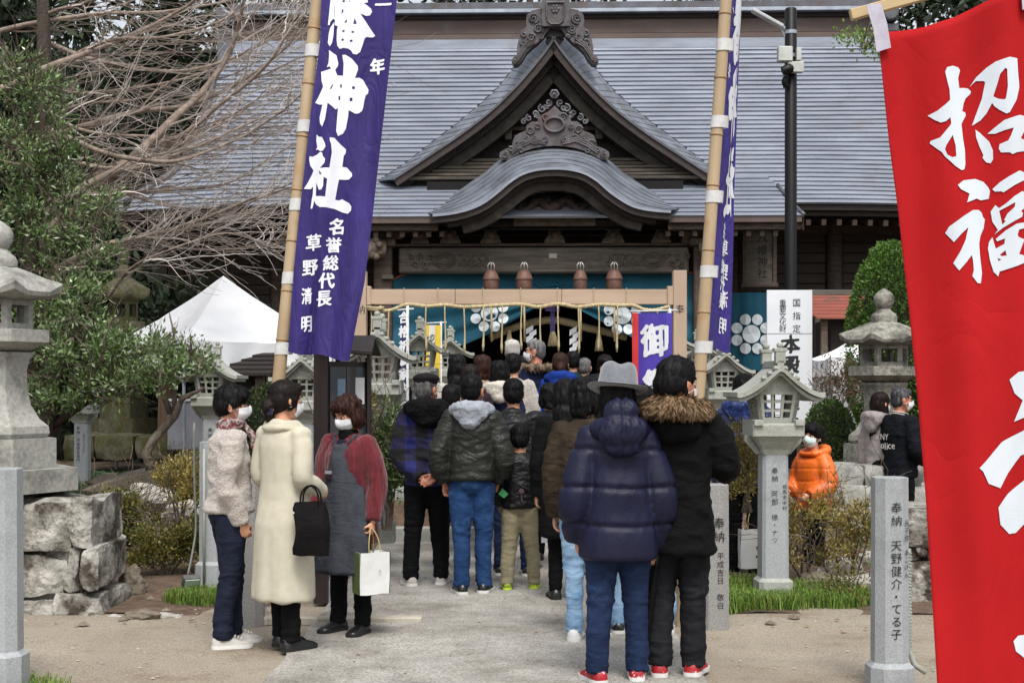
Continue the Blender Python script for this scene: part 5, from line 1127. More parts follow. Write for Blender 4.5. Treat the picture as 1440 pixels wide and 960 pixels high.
mb = MB(); a = lpp(1101, 80); mb.box((a.x, -.13, a.z), (.2, .14, .21)); part('camera_box', mb, mat('box_white', '#a5a8a3', '#b7bab4', rough=.5), lp, bevel=.012)
mb = MB(); a = lpp(1121, 79); mb.box((a.x, -.09, a.z), (.07, .1, .18)); part('control_box', mb, _mats['box_white'], lp, bevel=.008)
mb = MB(); a = lpp(1114, 100); mb.box((a.x + .02, -.13, a.z + .02), (.22, .1, .15)); part('housing', mb, _mats['box_white'], lp, bevel=.01)
mb = MB(); a = lpp(1107, 102); mb.lathe([(.06, -.08), (.07, -.02), (.065, .05), (.03, .08)], 14, M=Matrix.Translation((a.x - .03, -.2, a.z)) @ Matrix.Rotation(1.2, 4, 'Y')); mb.tube([lpp(1103, 112) + Vector((0, -.1, 0)), lpp(1101, 118) + Vector((0, -.12, 0)), lpp(1104, 124) + Vector((0, -.09, 0))], .045, 8); part('camera', mb, M_blk, lp, smooth=50)
for y in (46, 79, 100):
    a = lpp(1112, y); mb = MB(); mb.lathe([(.089, -.025), (.089, .025)], 16, (a.x, 0, a.z)); part('clamp', mb, M_cap, lp)
# ---------------------------------------------------------------- notice board
nbr = empty('notice_board', (S(452, 852, 10.6).x, 10.6, 0), 0, 'dark brown roofed notice board with a glass case behind the red cardigan', 'notice board'); M_brn = mat('dark_brown_paint', '#231a17', '#2e2320', rough=.5, scale=6, stretch=(3, 3, .3), bump=.1)
for px, w_, dY in ((452, .105, 0), (519, .028, .22)):
    a = S(px, 500, 10.6 + dY); mb = MB(); mb.box((a.x, 10.6 + dY, a.z / 2 + .02), (w_, .1, a.z)); wp('post', mb, M_brn, nbr, bevel=.004)
a = S(463, 505, 10.62); b = S(516, 800, 10.8)
mb = MB(); mb.loft([[Vector((a.x, 10.62, .75)), Vector((b.x, 10.82, .75)), Vector((b.x, 10.9, .75)), Vector((a.x, 10.7, .75))], [Vector((a.x, 10.62, 1.82)), Vector((b.x, 10.82, 1.82)), Vector((b.x, 10.9, 1.82)), Vector((a.x, 10.7, 1.82))]]); wp('case', mb, M_brn, nbr)
M_glass = mat('dark_glass', '#3c444c', rough=.03, spec=1.0, coat=1.0)
for u0, u1 in ((.03, .45), (.47, .97)):
    p0, p1 = Vector((lerp(a.x, b.x, u0), lerp(10.62, 10.82, u0) - .012, 0)), Vector((lerp(a.x, b.x, u1), lerp(10.62, 10.82, u1) - .012, 0)); mb = MB(); mb.loft([[p0 + Vector((0, 0, .8)), p1 + Vector((0, 0, .8)), p1 + Vector((0, .008, .8)), p0 + Vector((0, .008, .8))], [p0 + Vector((0, 0, 1.78)), p1 + Vector((0, 0, 1.78)), p1 + Vector((0, .008, 1.78)), p0 + Vector((0, .008, 1.78))]]); wp('glass_pane', mb, M_glass, nbr)
for i, (u, z, w_, h_) in enumerate(((.25, 1.52, .10, .34), (.72, 1.60, .12, .20), (.3, 1.1, .1, .3), (.72, 1.0, .08, .2))):  # pale blue and white sheets imitating bright reflections in the glass
    p = Vector((lerp(a.x, b.x, u), lerp(10.62, 10.82, u) - .016, z)); mb = MB(); mb.box(p, (w_, .003, h_)); wp('reflection_sheet', mb, M_wht if i % 2 else mat('reflection_blue', '#5d7890', '#7d93a6', rough=.6, scale=9), nbr)
mb = MB()
for s, y0, y1, z0_, z1_ in ((1, 10.35, 10.72, 1.84, 2.0), (-1, 11.1, 10.72, 1.84, 2.0)):
    mb.loft([[Vector((-1.46, y0 + .15, z0_ + .06)), Vector((-1.04, y0 + .2, z0_ + .03)), Vector((-1.04, y0 + .2, z0_ + .05)), Vector((-1.46, y0 + .15, z0_ + .08))], [Vector((-1.46, y1, z1_)), Vector((-1.04, y1 + .1, z1_)), Vector((-1.04, y1 + .1, z1_ + .02)), Vector((-1.46, y1, z1_ + .02))]])
wp('roof', mb, M_brn, nbr)
mb = MB(); mb.box((-1.36, 10.72, .09), (.12, .2, .18)); wp('footing', mb, M_grey, nbr, bevel=.01)
# ---------------------------------------------------------------- tents
M_tent = mat('tent_cloth', '#eceef0', '#f4f5f6', rough=.7, scale=1.5, detail=6, bump=.5, bscale=5, bdist=.04)
def tent(cpx, ptop, Y, hw, hd, zt_, ze, z0, label, valance=.28, leg=True, rz=0, walls=False):
    g = S(cpx, 540, Y); e = empty('tent', (g.x, Y, z0), rz, label, 'tent'); mb = MB(); N_ = 14
    cor = [(-hw, -hd), (hw, -hd), (hw, hd), (-hw, hd)]
    for q in range(4):
        a, b = Vector(cor[q] + (ze,)), Vector(cor[(q + 1) % 4] + (ze,)); t_ = Vector((0, 0, zt_))
        def f(u, v, a=a, b=b):
            p = a.lerp(b, u).lerp(t_, v); p.z -= .10 * math.sin(PI * v) * .6 + .03 * math.sin(u * PI) * (1 - v); p.z += .018 * noise.noise(p * 3); return p
        mb.grid(f, N_, 12)
    part('canopy', mb, M_tent, e, fix=False, smooth=40)
    mb = MB()
    for q in range(4):
        a, b = Vector(cor[q] + (ze,)), Vector(cor[(q + 1) % 4] + (ze,)); nrm = (b - a).cross(Vector((0, 0, 1))).normalized()
        mb.grid(lambda u, v: a.lerp(b, u) + Vector((0, 0, -v * valance * (1 + .12 * abs(math.sin(u * 18))) - .03 * math.sin(u * PI))) + nrm * .03 * math.sin(u * 30) * v, 40, 3)
    part('valance', mb, M_tent, e, fix=False, smooth=True)
    if walls:
        mb = MB()
        for q in (0, 1, 3):
            a, b = Vector(cor[q] + (ze - .1,)) * 1, Vector(cor[(q + 1) % 4] + (ze - .1,)); a.x *= .96; b.x *= .96; a.y *= .96; b.y *= .96
            mb.grid(lambda u, v: a.lerp(b, u) * 1 + Vector((.02 * math.sin(u * 25), .03 * math.sin(u * 20 + v * 2), -v * (ze - .15))), 30, 8)
        part('side_wall', mb, M_tent, e, fix=False, smooth=True)
    for cx_, cy_ in cor:
        mb = MB(); mb.tube([(cx_ * .97, cy_ * .97, 0), (cx_ * .97, cy_ * .97, ze)], .022, 8); part('leg', mb, M_cap, e)
    return e
tent(314, 388, 19.6, 1.12, 1.12, 2.84, 1.92, .3, 'white peaked canopy tent on the left behind the lanterns', rz=.66)
tent(1216, 462, 19.5, .62, .7, 1.95, 1.55, .45, 'small white enclosed tent on the right beside the clipped tree', walls=True, valance=.22)
# table by the tent
tb = empty('folding_table', tuple(S(275, 630, 18.6)), 0, 'grey draped table under the left tent', 'table'); mb = MB(); mb.box((0, 0, .30), (.62, .5, .62)); part('cloth', mb, mat('grey_drape', '#75767e', '#83848c', rough=.8), tb, bevel=.01)
mb = MB(); mb.box((0, 0, .63), (.66, .54, .03)); part('table_top', mb, M_wht, tb, bevel=.005)
# low tiled roof behind the left lanterns, and the red roof on the right
def small_roof(name, px0, px1, pyr, pye, Y, m, label, rows=7, skew=0, cat='shed', z0=.45):
    a, b = S(px0, pye, Y), S(px1, pyr, Y + 1.1); e = empty(name, ((a.x + b.x) / 2, Y + .8, z0), 0, label, cat)
    for r in range(rows):
        t0, t1 = r / rows, (r + 1) / rows; mb = MB(); x0, x1 = lerp(a.x, a.x + skew, t0), b.x; y0, y1 = lerp(Y, Y + 1.1, t0), lerp(Y, Y + 1.1, t1); z0_, z1_ = lerp(a.z, b.z, t0), lerp(a.z, b.z, t1)
        mb.loft([[Vector((x0, y0, z0_)), Vector((x1, y0, z0_)), Vector((x1, y0, z0_ + .035)), Vector((x0, y0, z0_ + .035))], [Vector((x0 + skew / rows, y1, z1_ - .01)), Vector((x1, y1, z1_ - .01)), Vector((x1, y1, z1_ + .01)), Vector((x0 + skew / rows, y1, z1_ + .01))]]); wp('roof_panel', mb, m, e)
    mb = MB(); mb.box(((a.x + b.x) / 2 + .1, Y + .9, (a.z + z0) / 2), (b.x - a.x - .4, 1.2, a.z - z0)); wp('wall', mb, M_woodd, e)
    for x in (a.x + .15, b.x - .15): mb = MB(); mb.box((x, Y + .15, (a.z + z0) / 2), (.1, .1, a.z - z0)); wp('post', mb, M_wood, e)
    return e
M_rust = mat('red_tin', '#7b3f33', '#8f4c3d', rough=.6, scale=3, stretch=(.3, 1, 1), c3='#5c463c', s3=2, bump=.2)
small_roof('shed', 1148, 1260, 416, 448, 22.5, M_rust, 'shed with a rusty red corrugated roof behind the small white tent', skew=-.3)
small_roof('shed', 1140, 1262, 408, 420, 24.6, M_woodg, 'grey board roof just above the rusty red one', rows=3, skew=.2)
small_roof('shelter', 290, 400, 497, 528, 17.4, M_woodd, 'low dark tiled shelter roof just under the tent valance', rows=5, skew=.5)
# white hand rail by the steps
hr = empty('hand_rail', tuple(S(560, 640, 13.8)), 0, 'white sloping hand rail beside the lantern at the left of the steps', 'hand rail'); mb = MB(); mb.tube([S(542, 622, 13.6), S(557, 577, 14.2), S(557, 640, 14.2)], .022, 8); wp('rail', mb, M_loop, hr, smooth=True)
mb = MB(); mb.tube([S(542, 622, 13.6), S(542, 690, 13.6)], .022, 8); wp('post', mb, M_loop, hr, smooth=True)
# garden stakes
for i, px in enumerate((287, 1103)):
    g = S(px, 540, 10.95 + (0 if i else .05)); mb = MB(); mb.tube([Vector((g.x, g.y, .02)), Vector((g.x, g.y, 1.12 if i else 1.15))], .011, 7); o = wp('garden_stake', mb, _mats['conduit'], None, smooth=True); tag(o, ['thin grey stake with clips left of the slim post', 'thin grey stake tied to the right side of the nearest gabled lantern'][i], 'stake')
# ================================================================== PEOPLE
def cloth(name, c1, c2=None, kind='plain', rough=.85, bump=.25, sheen=.0, c3=None):
    if kind == 'fleece': return mat(name, c1, c2, rough=.95, scale=60, detail=4, bump=1.0, bscale=85, bdist=.012, sheen=.3)
    if kind == 'knit': return mat(name, c1, c2, rough=.95, scale=90, detail=2, bump=.9, bscale=70, bstretch=(1.2, 1.2, .25), bdist=.008, sheen=.2)
    if kind == 'denim': return mat(name, c1, c2, rough=.85, scale=5, detail=8, bump=.3, bscale=180, bdist=.003, sheen=.0, c3=c3, s3=4, spec=.2, fold=.28, fscale=6, fstretch=(1, 1, 1.7), fdist=.035)
    if kind == 'shiny': return mat(name, c1, c2, rough=.5, scale=5, bump=.15, bscale=40, bdist=.004, sheen=.0, spec=.3, fold=.4, fscale=5, fstretch=(1, 1, 2), fdist=.04)
    return mat(name, c1, c2, rough=rough, scale=12, detail=6, bump=bump, bscale=140, bdist=.004, sheen=sheen, c3=c3, spec=.15, fold=.28, fscale=5, fstretch=(1, 1, 2.2), fdist=.035)
M_skin = mat('skin', '#c08a6c', '#cd9a7c', rough=.5, scale=9, bump=.08, bscale=90, bdist=.003, c3='#b57860', s3=10)
M_skin2 = mat('skin_ruddy', '#a86e55', '#bb8268', rough=.5, scale=9, bump=.1, bscale=90, bdist=.003, c3='#975a45', s3=10)
M_mask = mat('mask_cloth', '#d6d9dc', '#e4e6e8', rough=.8, scale=10, bump=.3, bscale=25, bstretch=(1, 1, 6), bdist=.004)
M_maskb = mat('mask_cloth_pale_green', '#b8ccc8', '#c9d9d6', rough=.8, scale=10, bump=.3, bscale=25, bstretch=(1, 1, 6), bdist=.004)
def hairmat(n, a, b): return mat(n, a, b, rough=.55, scale=55, detail=3, stretch=(1, 1, .12), bump=.6, bscale=120, bstretch=(1, 1, .1), bdist=.006, spec=.16)
H_black = hairmat('hair_black', '#060506', '#100e0f'); H_dark = hairmat('hair_dark_brown', '#100b0b', '#1f1613')
H_brown = hairmat('hair_brown', '#22120e', '#371f18'); H_grey = hairmat('hair_grey', '#3c3c3e', '#7c7a79'); H_white = hairmat('hair_white', '#b9b6b0', '#d8d5cf')
M_eyew = mat('eye_white', '#c9c4bd', rough=.3); M_eyed = mat('eye_dark', '#140d0a', rough=.2)
def wrk(amp, a=5, b=12, seed=0, fine=.35):
    def f(c, n):
        v = Vector((c[0] * a + seed, c[1] * a, c[2] * b)); q = noise.noise(v); r = (1 - abs(noise.noise(v * .7 + Vector((9, 3, seed)))) * 1.6); r2 = (1 - abs(noise.noise(v * 1.6 + Vector((2, 7, seed)))) * 1.6)
        return amp * (q * .6 + .9 * r * abs(r) + .55 * r2 * abs(r2) - .45 + fine * noise.noise(v * 3.6))
    return f
def puff(amp, p, ph=0, seed=0):
    def f(c, n):
        s = abs(math.cos(PI * (c[2] + ph + .006 * math.sin(c[0] * 9 + seed)) / p)); w_ = noise.noise(Vector((c[0] * 26 + seed, c[1] * 26, c[2] * 9)))
        return amp * (min(1, s * 2.6) ** .5 - .8) + .0055 * w_ * (1.25 - s) + .006 * noise.noise(Vector((c[0] * 5, c[1] * 5, c[2] * 7 + seed)))
    return f
def sell(c, hw, hd, n=20, p=2.4, yaw=0.0):
    out = []
    for j in range(n):
        a = 2 * PI * j / n; ca, sa = math.cos(a), math.sin(a)
        x = hw * math.copysign(abs(ca) ** (2 / p), ca); y = hd * math.copysign(abs(sa) ** (2 / p), sa)
        out.append(Vector((c[0] + x * math.cos(yaw) - y * math.sin(yaw), c[1] + x * math.sin(yaw) + y * math.cos(yaw), c[2])))
    return out
def smooth_tube(mb, pts, rad, n=12, k=5, ell=1.0):
    q = cr_interp([tuple(p) + (r,) for p, r in zip(pts, rad)], k); mb.tube([x[:3] for x in q], [max(.004, x[3]) for x in q], n, ell=ell)
def hand_shape(mb, W, d, n, k, curl=.5, side=1, spread=1.0):
    """palm, four fingers and a thumb; d points to the fingertips, n out of the palm"""
    d = Vector(d).normalized(); n = Vector(n); n = (n - d * n.dot(d)).normalized(); s = d.cross(n) * side
    R = Matrix((s, d, n)).transposed().to_4x4(); M = Matrix.Translation(W) @ R
    mb.ellip((0, .045 * k, 0), (.041 * k, .055 * k, .017 * k), M, 12, 8); mb.ellip((0.022 * k, .03 * k, .008 * k), (.02 * k, .03 * k, .016 * k), M, 8, 6)
    for i, (x, L) in enumerate(((.030, .072), (.0105, .080), (-.010, .075), (-.029, .058))):
        b = Vector((x * spread * k, (.083 - abs(i - 1.3) * .006) * k, 0)); a = curl * (.75 + .12 * i) + .12; pts = [b - Vector((0, .02 * k, 0)), b]; ang = 0; cur = b
        for j, fr in enumerate((.45, .32, .23)):
            ang += a * (1, 1.25, .8)[j]; cur = cur + Vector((x * .12 * k * spread, math.cos(ang) * L * fr * k, math.sin(ang) * L * fr * k)); pts.append(cur)
        mb.tube([M @ p for p in pts], [q * k for q in (.009, .0095, .0088, .0078, .006)], 7)
    b = Vector((.034 * k, .022 * k, .004 * k)); mb.tube([M @ p for p in (b - Vector((.014 * k, .01 * k, 0)), b, b + Vector((.02, .026, .014 + .012 * curl)) * k, b + Vector((.022 - .02 * curl, .052, .022 + .025 * curl)) * k)], [.013 * k, .012 * k, .0105 * k, .008 * k], 7)
def tufts(me, n, L, wdt, comb, m, name, parent, seed=1, lift=.25, cond=None, taper=True):
    """short tapering locks rooted in a surface; comb(co, n) gives the direction they lie in"""
    r = random.Random(seed); P = me.polygons; cand = [p for p in P if cond is None or cond(p.center)]
    if not cand: return None
    mb = MB()
    for _ in range(n):
        p = r.choice(cand); c = Vector(p.center); nn = Vector(p.normal); d = Vector(comb(c, nn)); d = d - nn * d.dot(nn)
        if d.length < 1e-4: continue
        d.normalize(); d = (d + nn * lift * (.3 + r.random()) + Vector((r.uniform(-1, 1), r.uniform(-1, 1), r.uniform(-1, 1))) * .22).normalized(); s = d.cross(nn)
        if s.length < 1e-4: continue
        s.normalize(); l = L * (.5 + r.random() * .8); w_ = wdt * (.6 + r.random() * .8); b = c - nn * .002
        m1 = b + d * l * .55 + nn * .002; e = b + d * l - nn * l * .12
        mb.add([b - s * w_ / 2, b + s * w_ / 2, m1 + s * w_ * .35, m1 - s * w_ * .35, e], [(0, 1, 2, 3), (3, 2, 4)])
    o = part(name, mb, m, parent, fix=False, smooth=True); return tag(o, kind='stuff')
HAIR = {
 'short': [((0, -.018, .045), (.084, .096, .085)), ((0, -.045, 0), (.079, .068, .088)), ((0, .05, .088), (.066, .04, .032)), ((.072, -.008, .01), (.014, .03, .045)), ((-.072, -.008, .01), (.014, .03, .045))],
 'crop': [((0, -.018, .042), (.080, .093, .082)), ((0, -.045, 0), (.075, .063, .080)), ((0, .045, .082), (.06, .035, .03))],
 'slick': [((0, -.012, .05), (.084, .100, .088)), ((0, -.05, .0), (.080, .070, .10)), ((0, .03, .095), (.06, .05, .03)), ((.070, -.02, -.01), (.016, .03, .05)), ((-.070, -.02, -.01), (.016, .03, .05))],
 'boy': [((0, -.012, .048), (.092, .103, .088)), ((0, -.045, .005), (.085, .072, .085)), ((0, .06, .07), (.075, .042, .045)), ((.075, .0, .02), (.018, .04, .045)), ((-.075, .0, .02), (.018, .04, .045))],
 'bob': [((0, -.015, .048), (.092, .102, .086)), ((0, -.05, -.01), (.088, .070, .10)), ((.074, -.01, -.02), (.024, .05, .085)), ((-.074, -.01, -.02), (.024, .05, .085)), ((0, .06, .075), (.07, .04, .035)), ((0, -.06, -.075), (.075, .05, .05))],
 'bun': [((0, -.015, .045), (.086, .100, .084)), ((0, -.05, .0), (.080, .066, .085)), ((0, .05, .082), (.066, .04, .034)), ((.07, .0, .0), (.018, .045, .055)), ((-.07, .0, .0), (.018, .045, .055)), ((0, -.115, -.045), (.042, .038, .045)), ((0, -.095, -.1), (.03, .025, .04))],
 'long': [((0, -.012, .046), (.088, .100, .086)), ((0, -.05, -.02), (.086, .070, .11)), ((0, -.072, -.16), (.092, .05, .14)), ((.07, -.01, -.07), (.026, .05, .13)), ((-.07, -.01, -.07), (.026, .05, .13)), ((0, -.09, -.27), (.08, .038, .12))],
}
def person(name_label, px, py, h, rz, s=None, z0=0.0, Y=None, near=False, head=(0, 0), hair='short', hcol=None, skin=None, child=False,
           top=None, arms=None, legs=None, trousers=None, shoes=None, mask=True, coat_hem=.47, flare=.0, bulk=.0, tdisp=None, lean=(0, 0), group=None, collar=None,
           hood=None, sw=.100, glasses=False, hscale=1.0, leg_w=1.0, pdisp=None, hands=None, tmat2=None, sleeve_cut=1.0, hem_depth=1.0, extra=None, facehair=None, topb=1.0, lowb=1.0, maskm=None, sole=None, hl=0.0):
    if Y is None: Y = FPX * (H0 - z0) / (py - HZ)
    gx = (px - CX) * Y / FPX
    if z0 == 0: z0 = .023 if PX0 - .1 < gx < PX1 + .1 and Y < 14.7 else .008      # the paving stands a little proud of the dirt
    g = Vector((gx, Y, z0)); R = math.radians(rz)
    root = empty('person', tuple(g), R, name_label, 'person', group)
    top = top or M_skin; skin = skin or M_skin; hcol = hcol or H_black
    vsb = .0052 if near else .0095; vsc = .011 if near else .017
    k = h / 1.7; hs = (h * (.166 if child else .145)) / .23 * hscale; bulk = bulk * .72
    lx, ly = lean[0] * h, lean[1] * h
    HC = Vector((lx * 1.15, ly * 1.2 + .012 * h, h - .118 * hs - (0.002 if child else 0)))
    HM = Matrix.Translation(HC) @ Matrix.Rotation(math.radians(head[0]), 4, 'Z') @ Matrix.Rotation(math.radians(-head[1]), 4, 'X') @ Matrix.Scale(hs, 4)
    shz = .805 if not child else .775
    sh = {sd: Vector((sd * sw * h + lx, ly, shz * h)) for sd in (-1, 1)}
    arms = arms or {}
    A = {}
    for sd in (-1, 1):
        e, w_ = arms.get(sd, ((.145, -.01, .62), (.15, .03, .47)))
        xs = .86 if abs(w_[0]) > .05 else 1.0
        A[sd] = (Vector((sd * e[0] * .87 * h + lx * .6, e[1] * h + ly * .6, e[2] * h)), Vector((sd * w_[0] * xs * h + lx * .4, w_[1] * h + ly * .4, w_[2] * h)))
    legs = legs or {}; leg_w = 1 + (leg_w - 1) * .6
    Lg = {}
    for sd in (-1, 1):
        f = legs.get(sd, (.058, 0.0, 0.0, 0)); Lg[sd] = f      # x, y, knee forward, foot yaw (deg, outward)
    # ---- body
    mb = MB()
    for c, r in (((0, -.012, .03), (.074, .092, .086)), ((0, .03, -.02), (.060, .060, .084)), ((0, .036, -.078), (.042, .042, .036)), ((.034, .052, -.032), (.026, .028, .028)), ((-.034, .052, -.032), (.026, .028, .028)),
                 ((.075, -.004, -.012), (.011, .022, .032)), ((-.075, -.004, -.012), (.011, .022, .032)), ((.081, -.014, -.002), (.008, .012, .022)), ((-.081, -.014, -.002), (.008, .012, .022)), ((0, .068, .032), (.046, .020, .014)),
                 ((0, .077, -.058), (.022, .012, .007)), ((0, .076, -.068), (.018, .011, .007))):
        mb.ellip(c, r, HM, 14, 10)
    mb.tube([HM @ Vector(p) for p in ((0, .078, .018), (0, .092, -.008), (0, .100 if not mask else .094, -.026), (0, .086, -.034))], [.008 * hs, .0095 * hs, (.0135 if not mask else .010) * hs, .009 * hs], 8)
    nb_ = Vector((lx, ly, (shz + .02) * h))
    mb.tube([HM @ Vector((0, -.012, -.03)), HM @ Vector((0, -.018, -.09)), nb_, Vector((lx * .8, ly * .8, .74 * h))], [.052 * hs, .05 * hs, .055 * hs, .04 * h], 12)
    mb.tube([(lx, ly, .8 * h), (0, 0, .5 * h)], .03 * h, 8)
    hk = (.19 if not child else .17) * h / (.185) * (1 if not child else .85) / 1.7 * 1.7 / 1.75
    for sd in (-1, 1):
        e, w_ = A[sd]; d = (w_ - e).normalized()
        mb.tube([sh[sd] * .97 + Vector((0, 0, .0)), e, w_ - d * .05 * k, w_ + d * .005], [.02 * k, .02 * k, .023 * k, .022 * k], 8)
        hp = (hands or {}).get(sd, {}); dd = hp.get('d', tuple(d)); nn = hp.get('n', (-sd, .1, 0))
        hand_shape(mb, w_, dd, nn, .92 * k * (1.0 if not child else 1.0), hp.get('curl', .45), hp.get('side', sd), hp.get('spread', 1.0))
        x, y, kf, fy = Lg[sd]
        mb.tube([(sd * .05 * h, 0, .5 * h), (sd * (x * .9 + .003) * h, (y * .5 + kf) * h, .27 * h), (sd * x * h, y * h, .04 * h)], .022 * k, 8)
    me = voxel(mb, vsb, 2, 'body'); link('body', me, skin, root)
    # ---- face
    if mask:
        mb = MB()
        def fm(u, v, o=0.0):
            a = (u * 2 - 1) * 1.28; z = lerp(.0, -.102, v); t = 1 - abs(u * 2 - 1)
            prow = math.exp(-((v - .22) / .34) ** 2) * .023 * math.exp(-(a / .38) ** 2); ch = -.030 * max(0, v - .55) / .45 * .9
            rx = .0695 + o - .012 * max(0, v - .5) * 2; ry = .070 + o + prow + ch
            return HM @ Vector((rx * math.sin(a), .024 + ry * math.cos(a) + .009 * math.sin(PI * v) * t, z * (1 - .35 * abs(a) / 1.28) - .013 * abs(a) / 1.28 + (.010 * math.exp(-(a / .3) ** 2) if v < .15 else 0)))
        mb.grid(lambda u, v: fm(u, v), 16, 8); mk = part('mask', mb, maskm or M_mask, root, fix=False, smooth=True)
        mb = MB()
        for sd in (-1, 1):
            u = 0 if sd < 0 else 1
            for v in (.05, .9): mb.tube([fm(u, v), HM @ Vector((sd * .080, .012, -.028)), HM @ Vector((sd * .084, -.012, .012 if v < .5 else -.036))], .0016 * hs, 4)
        part('ear_loop', mb, maskm or M_mask, mk, fix=False)
    for sd in (-1, 1):
        mb = MB(); mb.ellip((sd * .031, .078, .006), (.0135, .0085, .0062), HM, 10, 6); e_ = part('eye', mb, M_eyew, root, smooth=True)
        mb = MB(); mb.ellip((sd * .031, .0835, .006), (.0065, .004, .0055), HM, 8, 6); part('iris', mb, M_eyed, e_, smooth=True)
        mb = MB(); mb.tube([HM @ Vector(p) for p in ((sd * .0155, .0845, .008), (sd * .025, .0875, .0125), (sd * .036, .0845, .0125), (sd * .0465, .0735, .007))], .0017 * hs, 4); part('eyelashes', mb, M_eyed, e_)
        mb = MB(); mb.tube([HM @ Vector(p) for p in ((sd * .014, .089, .030), (sd * .031, .0885, .036), (sd * .047, .074, .031))], [.003 * hs, .0036 * hs, .002 * hs], 5); part('eyebrow', mb, hcol, root, smooth=True)
    if glasses:
        mb = MB()
        for sd in (-1, 1):
            pts = [HM @ Vector((sd * .033 + .022 * math.cos(a), .099 - abs(.022 * math.cos(a)) * .1, .004 + .015 * math.sin(a))) for a in [2 * PI * q / 16 for q in range(17)]]; mb.tube(pts, .0014 * hs, 4, cap=False)
            mb.tube([HM @ Vector((sd * .056, .096, .008)), HM @ Vector((sd * .08, .05, .008)), HM @ Vector((sd * .084, -.01, .004))], .0014 * hs, 4)
        mb.tube([HM @ Vector((-.011, .099, .008)), HM @ Vector((.011, .099, .008))], .0014 * hs, 4)
        part('glasses', mb, mat('thin_frame', '#2a2a2c', rough=.3, metal=.6), root)
    # ---- hair
    if hair:
        mb = MB(); bl = HAIR[hair] if isinstance(hair, str) else hair
        for c, r in bl: mb.ellip(c, r, HM, 16, 12)
        me = voxel(mb, .0065 if near else .011, 3, 'hair')
        HI = HM.inverted()
        sty = hair if isinstance(hair, str) else 'short'
        if hl == 0: hl = {'bob': .012, 'long': .010, 'boy': .006, 'bun': .003, 'slick': .004}.get(sty, .005)
        displace(me, lambda c, n: hl * hs * noise.noise(Vector((c[0] * 48, c[1] * 48, c[2] * 14))) + hl * .8 * hs * noise.noise(Vector((c[0] * 18, c[1] * 18, c[2] * 9))))
        ho = link('hair', me, hcol, root)
        crown = HM @ Vector((0, -.04, .13))
        back = (HM.to_3x3() @ Vector((0, -1, -.25))).normalized()
        def comb(c, n):
            if sty == 'slick' or sty == 'bun':
                return back * (1 if (c - HC).z > -.01 else .4) + Vector((0, 0, -.35))
            v = (c - crown); return v.normalized() * .7 + Vector((0, 0, -.8))
        nt_ = (1500 if sty in ('bob', 'boy', 'short') else 1100) if near else 260
        tufts(me, nt_, (.03 if sty not in ('crop',) else .015) * hs, (.0045 if near else .008) * hs, comb, hcol, 'hair_locks', root, seed=int(px), lift=.22 if sty not in ('slick', 'bun') else .06)
    # ---- top
    def T(z, hw, hd, y=0.0, x=0.0):
        q = max(0, min(1, (z - .5) / .3)); return sell((x * h + lx * q, y * h + ly * q, z * h), hw * .93 * h, hd * .95 * h)
    cb = -.022 if child else 0
    mb = MB(); wz = (.60 + coat_hem) / 2
    b = bulk
    rings = [T(coat_hem, .098 + flare + b * .7 * lowb, (.078 + flare * .8 + b * .7) * hem_depth), T(coat_hem + .01, .101 + flare + b * lowb, (.081 + flare * .8 + b) * hem_depth)]
    if coat_hem < .45: rings.append(T(.47, .1 + flare * .55 + b, .08 + flare * .5 + b))
    if coat_hem < .55: rings.append(T(.56, .096 + flare * .25 + b, .075 + b))
    bt_ = b * topb
    rings += [T(.62, .095 + b * (1 + topb) / 2, .072 + b), T(.70, .101 + bt_, .075 + bt_, .002), T(.76 + cb * .5, .103 + bt_, .073 + bt_ * .8, 0), T(.795 + cb, .096 + bt_ * .6, .062 + bt_ * .5, -.004), T(.82 + cb, .072 + b * .3, .053, -.006), T(.84 + cb, .045 + b * .3, .046 + b * .2, -.004), T(.85 + cb, .036, .038, -.002)]
    mb.loft(rings)
    for sd in (-1, 1):
        e, w_ = A[sd]; d = (w_ - e).normalized(); se = w_ - d * .004 * h
        mb.ellip(sh[sd] - Vector((sd * .006 * h, 0, .004 * h)), ((.036 + b * .6 * topb) * h, (.042 + b * .6 * topb) * h, (.034 + b * .4 * topb) * h), None, 12, 8)
        smooth_tube(mb, [sh[sd] - Vector((sd * .02 * h, 0, 0)), sh[sd].lerp(e, .35), e, e.lerp(se, .55), se], [(.038 + b * .7 * topb) * h, (.037 + b * .8 * topb) * h, (.033 + b * .8) * h, (.031 + b * .75) * h, (.026 + b * .5) * h], 14)
    me = voxel(mb, vsc, 4, 'jacket'); displace(me, tdisp or wrk(.010 * k, 5, 11, px))
    tname = 'coat' if coat_hem < .42 else 'jacket'
    to = link(tname, me, top, root)
    if collar:      # (material, radius, height)
        cm, crr, chh = collar; mb = MB(); c0 = Vector((lx, ly - .004 * h, (.828 + cb) * h))
        rr = [sell(c0 + Vector((0, 0, -.01 * h)), crr * h * 1.12, crr * h * 1.1, 20, 2), sell(c0 + Vector((0, .002 * h, chh * h)), crr * h * .95, crr * h * 1.0, 20, 2), sell(c0 + Vector((0, .002 * h, chh * h + .006 * h)), crr * h * .8, crr * h * .85, 20, 2), sell(c0, crr * h * .7, crr * h * .8, 20, 2)]
        mb.loft(rr); me = voxel(mb, vsc * .6, 2, 'collar'); displace(me, wrk(.006 * k, 9, 9, px)); link('collar', me, cm, root)
